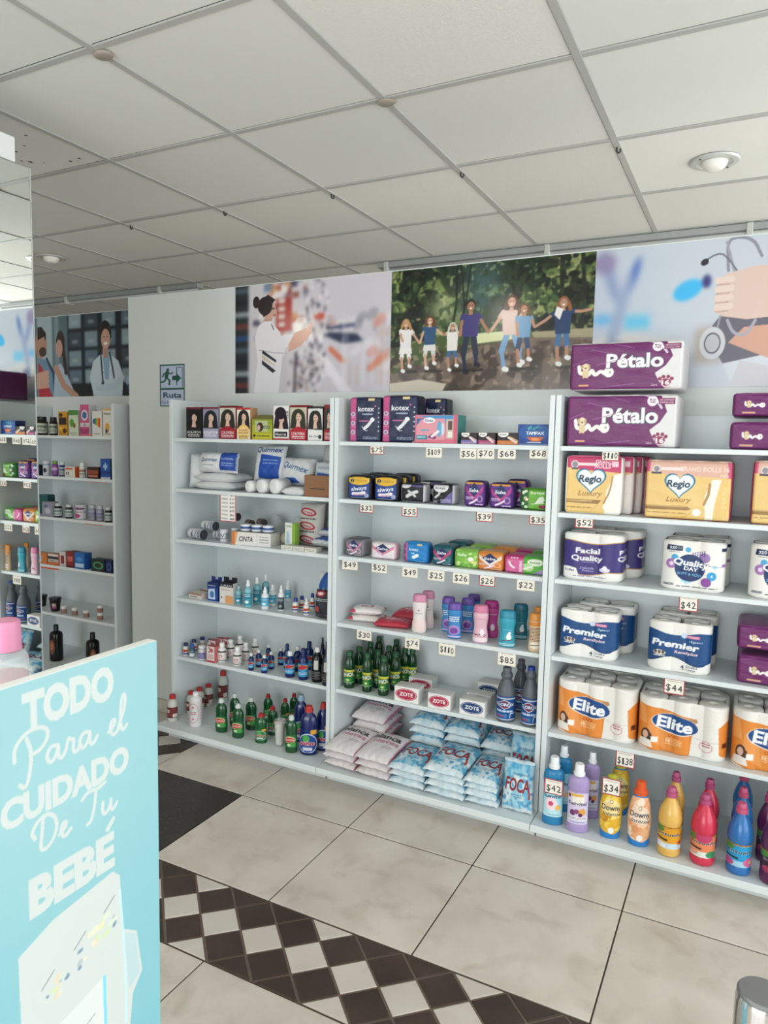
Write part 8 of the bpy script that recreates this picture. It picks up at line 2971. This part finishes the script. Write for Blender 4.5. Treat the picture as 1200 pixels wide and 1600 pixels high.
can = smooth_prof([(0, 0), (0.024, 0.0), (0.026, 0.002), (0.026, 0.07), (0.027, 0.071), (0.027, 0.078), (0.025, 0.080), (0, 0.08)], 1)
c_ = Cv(36, 44, 'c4c6cc')
c_.ell(0.5, 0.4, 0.16, 0.2, '1a1c24')
c_.rect(0, 0.86, 1, 0.93, '5a7ab0')
tin = Proto('canister', 'jar', [('canister_body', MB().lathe(can, 26).mesh('canister_body', mat('cfd0d4', 0.4), 40), None), ('label', wrap(c_, [(0.0262, 0), (0.0262, 0.08)], 0.004, 0.066, 1.5), 0)], (0.054, 0.054, 0.08))
tin.put('white canister with black dot', (-3.568, 2.735, 1.157, 0.043, 0.083), GV, 0.4)
jp.put('purple jar with green lid', (-3.498, 2.735, 1.157, 0.036, 0.085), GV, 0.4)
jb.put('blue jar with white lid behind the orange-ended carton', (-3.463, 2.755, 1.157, 0.033, 0.079), GV, 0.4)
vbox(d_box('d8d4cc', [('r', (0.1, 0.7, 0.8, 0.85, 'c8603c')), ('r', (0.15, 0.2, 0.24, 0.5, '4a4a4c')), ('r', (0.32, 0.2, 0.41, 0.5, '4a4a4c'))], seed=7, w=40, h=34), 'c85a2c', 'cfc8c0', (-3.333, 2.698, 1.157, 0.082, 0.059), 'white medicine carton with orange end')
jw.put('white pill bottle with brown label on the second shelf', (-3.263, 2.725, 1.157, 0.036, 0.082), GV, 0.4)
vbox(d_box('3a2420', [('r', (0.05, 0.4, 0.95, 0.7, '9a4a34')), ('r', (0.1, 0.15, 0.9, 0.32, 'b8705c'))], seed=8, w=42, h=34), '2c1c1a', '3a2824', (-3.153, 2.698, 1.157, 0.088, 0.062), 'dark red medicine carton on the second shelf')
vbox(d_box('2450a0', [('r', (0.3, 0.55, 0.7, 0.7, '9ac0dc')), ('r', (0.42, 0.45, 0.58, 0.8, '9ac0dc')), ('r', (0.1, 0.25, 0.9, 0.4, '1a3a80')), ('r', (0, 0, 1, 0.12, 'c9d4dc'))], seed=9), '3a4a54', '24406a', (-3.056, 2.697, 1.157, 0.072, 0.109), 'blue medicine carton with pale cross')
vbox(d_box('1f5a5a', [], seed=10), '1a4a4a', '1f5a5a', (-3.689, 2.800, 0.926, 0.073, 0.111), 'teal carton at the back by the mirror edge')
vbox(d_box('8f8ea0', [('e', (0.6, 0.4, 0.3, 0.2, 'b9b8c4')), ('e', (0.4, 0.7, 0.2, 0.12, '6a6a80'))], seed=11), 'a8a8b0', '7a7a88', (-3.532, 2.700, 0.926, 0.075, 0.084), 'grey carton on the third shelf')
jg.put('dark jar with silver lid, first of two together', (-3.467, 2.725, 0.926, 0.043, 0.079), GV, 0.4)
jg.put('dark jar with silver lid, second of two together', (-3.378, 2.725, 0.926, 0.043, 0.077), GV, 0.4)
c_ = Cv(36, 44, 'd0ccd0')
c_.ell(0.5, 0.84, 0.3, 0.10, '6a4a74')
c_.ell(0.35, 0.25, 0.22, 0.18, 'a84a74')
c_.t('Ensure', 0.5, 0.58, 0.12, '4a4450', 0.01, w=0.7)
tin2 = Proto('canister', 'jar', [('canister_body', MB().lathe(can, 26).mesh('canister_body', mat('c9c6cc', 0.4), 40), None), ('label', wrap(c_, [(0.0262, 0), (0.0262, 0.08)], 0.004, 0.068, 1.6), 0)], (0.054, 0.054, 0.08))
tin2.put('wide white canister with purple prints', (-3.289, 2.735, 0.926, 0.066, 0.082), GV, 0.4)
jl.put('lilac-grey jar beside the wide canister', (-3.197, 2.730, 0.926, 0.039, 0.084), GV, 0.4)
jl.put('lilac-grey jar beside the dark jar', (-3.138, 2.730, 0.926, 0.039, 0.084), GV, 0.4)
jg.put('dark jar with silver lid at the end of the third shelf', (-3.063, 2.720, 0.926, 0.039, 0.082), GV, 0.4)
OR = d_box('c8783c', [('r', (0.1, 0.3, 0.6, 0.7, 'c4d0d8')), ('e', (0.4, 0.5, 0.16, 0.2, '4a7ab0'))], seed=12, w=40, h=34)
vbox(OR, 'c87a4c', 'd0905c', (-3.592, 2.700, 0.652, 0.099, 0.060), 'orange medicine carton cut by the mirror edge')
vbox(d_box('d8d0c8', [('r', (0.0, 0.55, 1, 0.8, '3a3438')), ('r', (0, 0, 1, 0.3, 'c86a3c'))], ('Desenol', 0.42, 0.16), seed=13, w=40, h=34), 'c8704c', 'c98a5c', (-3.486, 2.698, 0.652, 0.086, 0.063), 'white and orange medicine carton beside the label')
vbox(d_box('d0c8c8', [('r', (0.2, 0.2, 0.8, 0.75, '8a343c'))], seed=14), 'c9c4c4', 'b0acac', (-3.408, 2.698, 0.652, 0.047, 0.084), 'white carton with maroon patch')
vbox(d_box('8a2a28', [('r', (0.15, 0.4, 0.85, 0.7, 'c8685c')), ('r', (0, 0, 1, 0.15, '6a1c1c'))], seed=15), '6a2020', '7a2624', (-3.346, 2.698, 0.652, 0.057, 0.090), 'dark red carton on the fourth shelf')
vbox(d_box('2a68b0', [('r', (0.1, 0.1, 0.9, 0.35, 'b8d0e4')), ('e', (0.5, 0.6, 0.3, 0.15, '4a90cc'))], seed=16), '2458a0', '3a78b8', (-3.270, 2.697, 0.652, 0.082, 0.090), 'bright blue carton on the fourth shelf')
jb.put('white-lidded bottle between blue and green cartons', (-3.319, 2.790, 0.652, 0.037, 0.062), GV, 0.4)
vbox(d_box('1c2a2c', [('e', (0.5, 0.5, 0.4, 0.3, '4a8a5c')), ('e', (0.5, 0.5, 0.25, 0.18, '1c2a2c'))], seed=17, w=42, h=36), '1a2448', '1c2a2c', (-3.125, 2.697, 0.652, 0.099, 0.068), 'black carton with green swirl')
vbox(d_box('1a2454', [('e', (0.5, 0.5, 0.36, 0.3, '4a5a94')), ('e', (0.5, 0.5, 0.22, 0.18, '1a2454'))], seed=18, w=36, h=36), '141c40', '1a2454', (-3.042, 2.697, 0.652, 0.048, 0.069), 'navy carton with pale swirl')
c_ = Cv(40, 34, '1a181c')
c_.rect(0.3, 0.1, 0.8, 0.75, '9a7484')
c_.ell(0.55, 0.6, 0.16, 0.16, 'c9b4ac')
c_.rect(0.3, 0.1, 0.8, 0.3, '8a3a6a')
tp_ = smooth_prof([(0, 0), (0.026, 0.0), (0.028, 0.002), (0.036, 0.066), (0.039, 0.067), (0.039, 0.078), (0.036, 0.080), (0, 0.08)], 1)
tub = Proto('cream_tub', 'jar', [('tub_body', MB().lathe(tp_, 28).mesh('tub_body', mat('141416', 0.3), 40), None), ('label', wrap(c_, tp_, 0.010, 0.060, 0.9), 0)], (0.078, 0.078, 0.08))
tub.put('black tapered tub cut by the mirror edge', (-3.702, 2.780, 0.375, 0.065, 0.067), GV, 0.5)
tub.put('black tapered tub with pictured label', (-3.530, 2.740, 0.375, 0.067, 0.080), GV, 0.5)
c_ = Cv(34, 20, '7a5244')
c_.lines(0.1, 0.9, 0.1, 0.9, 3, 'c4a494', 0.4)
sj = Proto('cream_jar', 'jar', [('jar_body', MB().lathe(smooth_prof([(0, 0), (0.016, 0), (0.018, 0.002), (0.018, 0.026), (0.016, 0.028)], 1), 22).mesh('jar_body', mat('cfc2b8', 0.35), True), None), ('lid', MB().lathe([(0.0165, 0.0282), (0.0185, 0.029), (0.0185, 0.040), (0.017, 0.042), (0, 0.042)], 22).mesh('lid', mat('e0dcd8', 0.4), 40), None), ('label', wrap(c_, [(0.0181, 0), (0.0181, 0.03)], 0.003, 0.024, 1.5), 0)], (0.037, 0.037, 0.042))
for P, l in (((-3.436, 2.723, 0.375, 0.033, 0.046), 'small brown-labelled cream jar beside the tub'), ((-3.349, 2.725, 0.375, 0.033, 0.046), 'small brown-labelled cream jar second in the row'), ((-3.260, 2.728, 0.375, 0.033, 0.041), 'small brown-labelled cream jar third in the row'), ((-3.150, 2.729, 0.375, 0.033, 0.041), 'small brown-labelled cream jar at the bottom of a pair')):
    sj.put(l, P, GV, 0.4)
    last = P
sj.put('small brown-labelled cream jar stacked on another', (last[0], last[1], last[2] + last[4] + 0.001, last[3], last[4]), GV, 0.4)
dbp = smooth_prof([(0, 0), (0.034, 0.0), (0.037, 0.003), (0.037, 0.150), (0.033, 0.166), (0.014, 0.176), (0.013, 0.182)], 1)
c_ = Cv(30, 60, '101012')
c_.ell(0.5, 0.55, 0.40, 0.36, '7a4a34')
c_.ell(0.5, 0.6, 0.25, 0.2, 'a8684c')
dbl = capped('shampoo_bottle', 'bottle', dbp, ribbed_cap(0.0145, 0.0135, 0.1815, 0.212), mat('0e0e10', 0.2), mat('121214', 0.35), c_, (0.02, 0.140), 0.55)
dbl.put('tall black shampoo bottle with copper label', (-3.530, 2.740, 0.083, 0.074, 0.210), 'black shampoo bottles', 0.2)
dbl.put('black shampoo bottle beside the sign board corner', (-3.181, 2.700, 0.083, 0.072, 0.223), 'black shampoo bottles', 0.9)

# ------------------------------------------------------------------ cologne bottle on the counter behind the sign
cb0 = empty('cologne_bottle', (-0.890, 0.611, 1.0237))
body = smooth_prof([(0.0, 0.0), (0.026, 0.0), (0.0295, 0.004), (0.0295, 0.050), (0.026, 0.064), (0.018, 0.068)], 1)
ob('bottle_body', MB().lathe(body, 32).mesh('bottle_body', mat('e6ecec', 0.06, alpha=0.35), 50), cb0)
ob('liquid', MB().lathe([(0, 0.003), (0.0275, 0.005), (0.0275, 0.034), (0, 0.034)], 28).mesh('liquid', mat('d8909c', 0.2), 50), cb0)
ob('flip_cap', MB().lathe(smooth_prof([(0.019, 0.0682), (0.0205, 0.069), (0.0195, 0.106), (0.0175, 0.110), (0, 0.1105)], 1), 32).mesh('flip_cap', mat('dd8fb0', 0.35), 50), cb0)
tag(cb0, 'clear cologne bottle with pink flip cap behind the sign board', 'bottle')
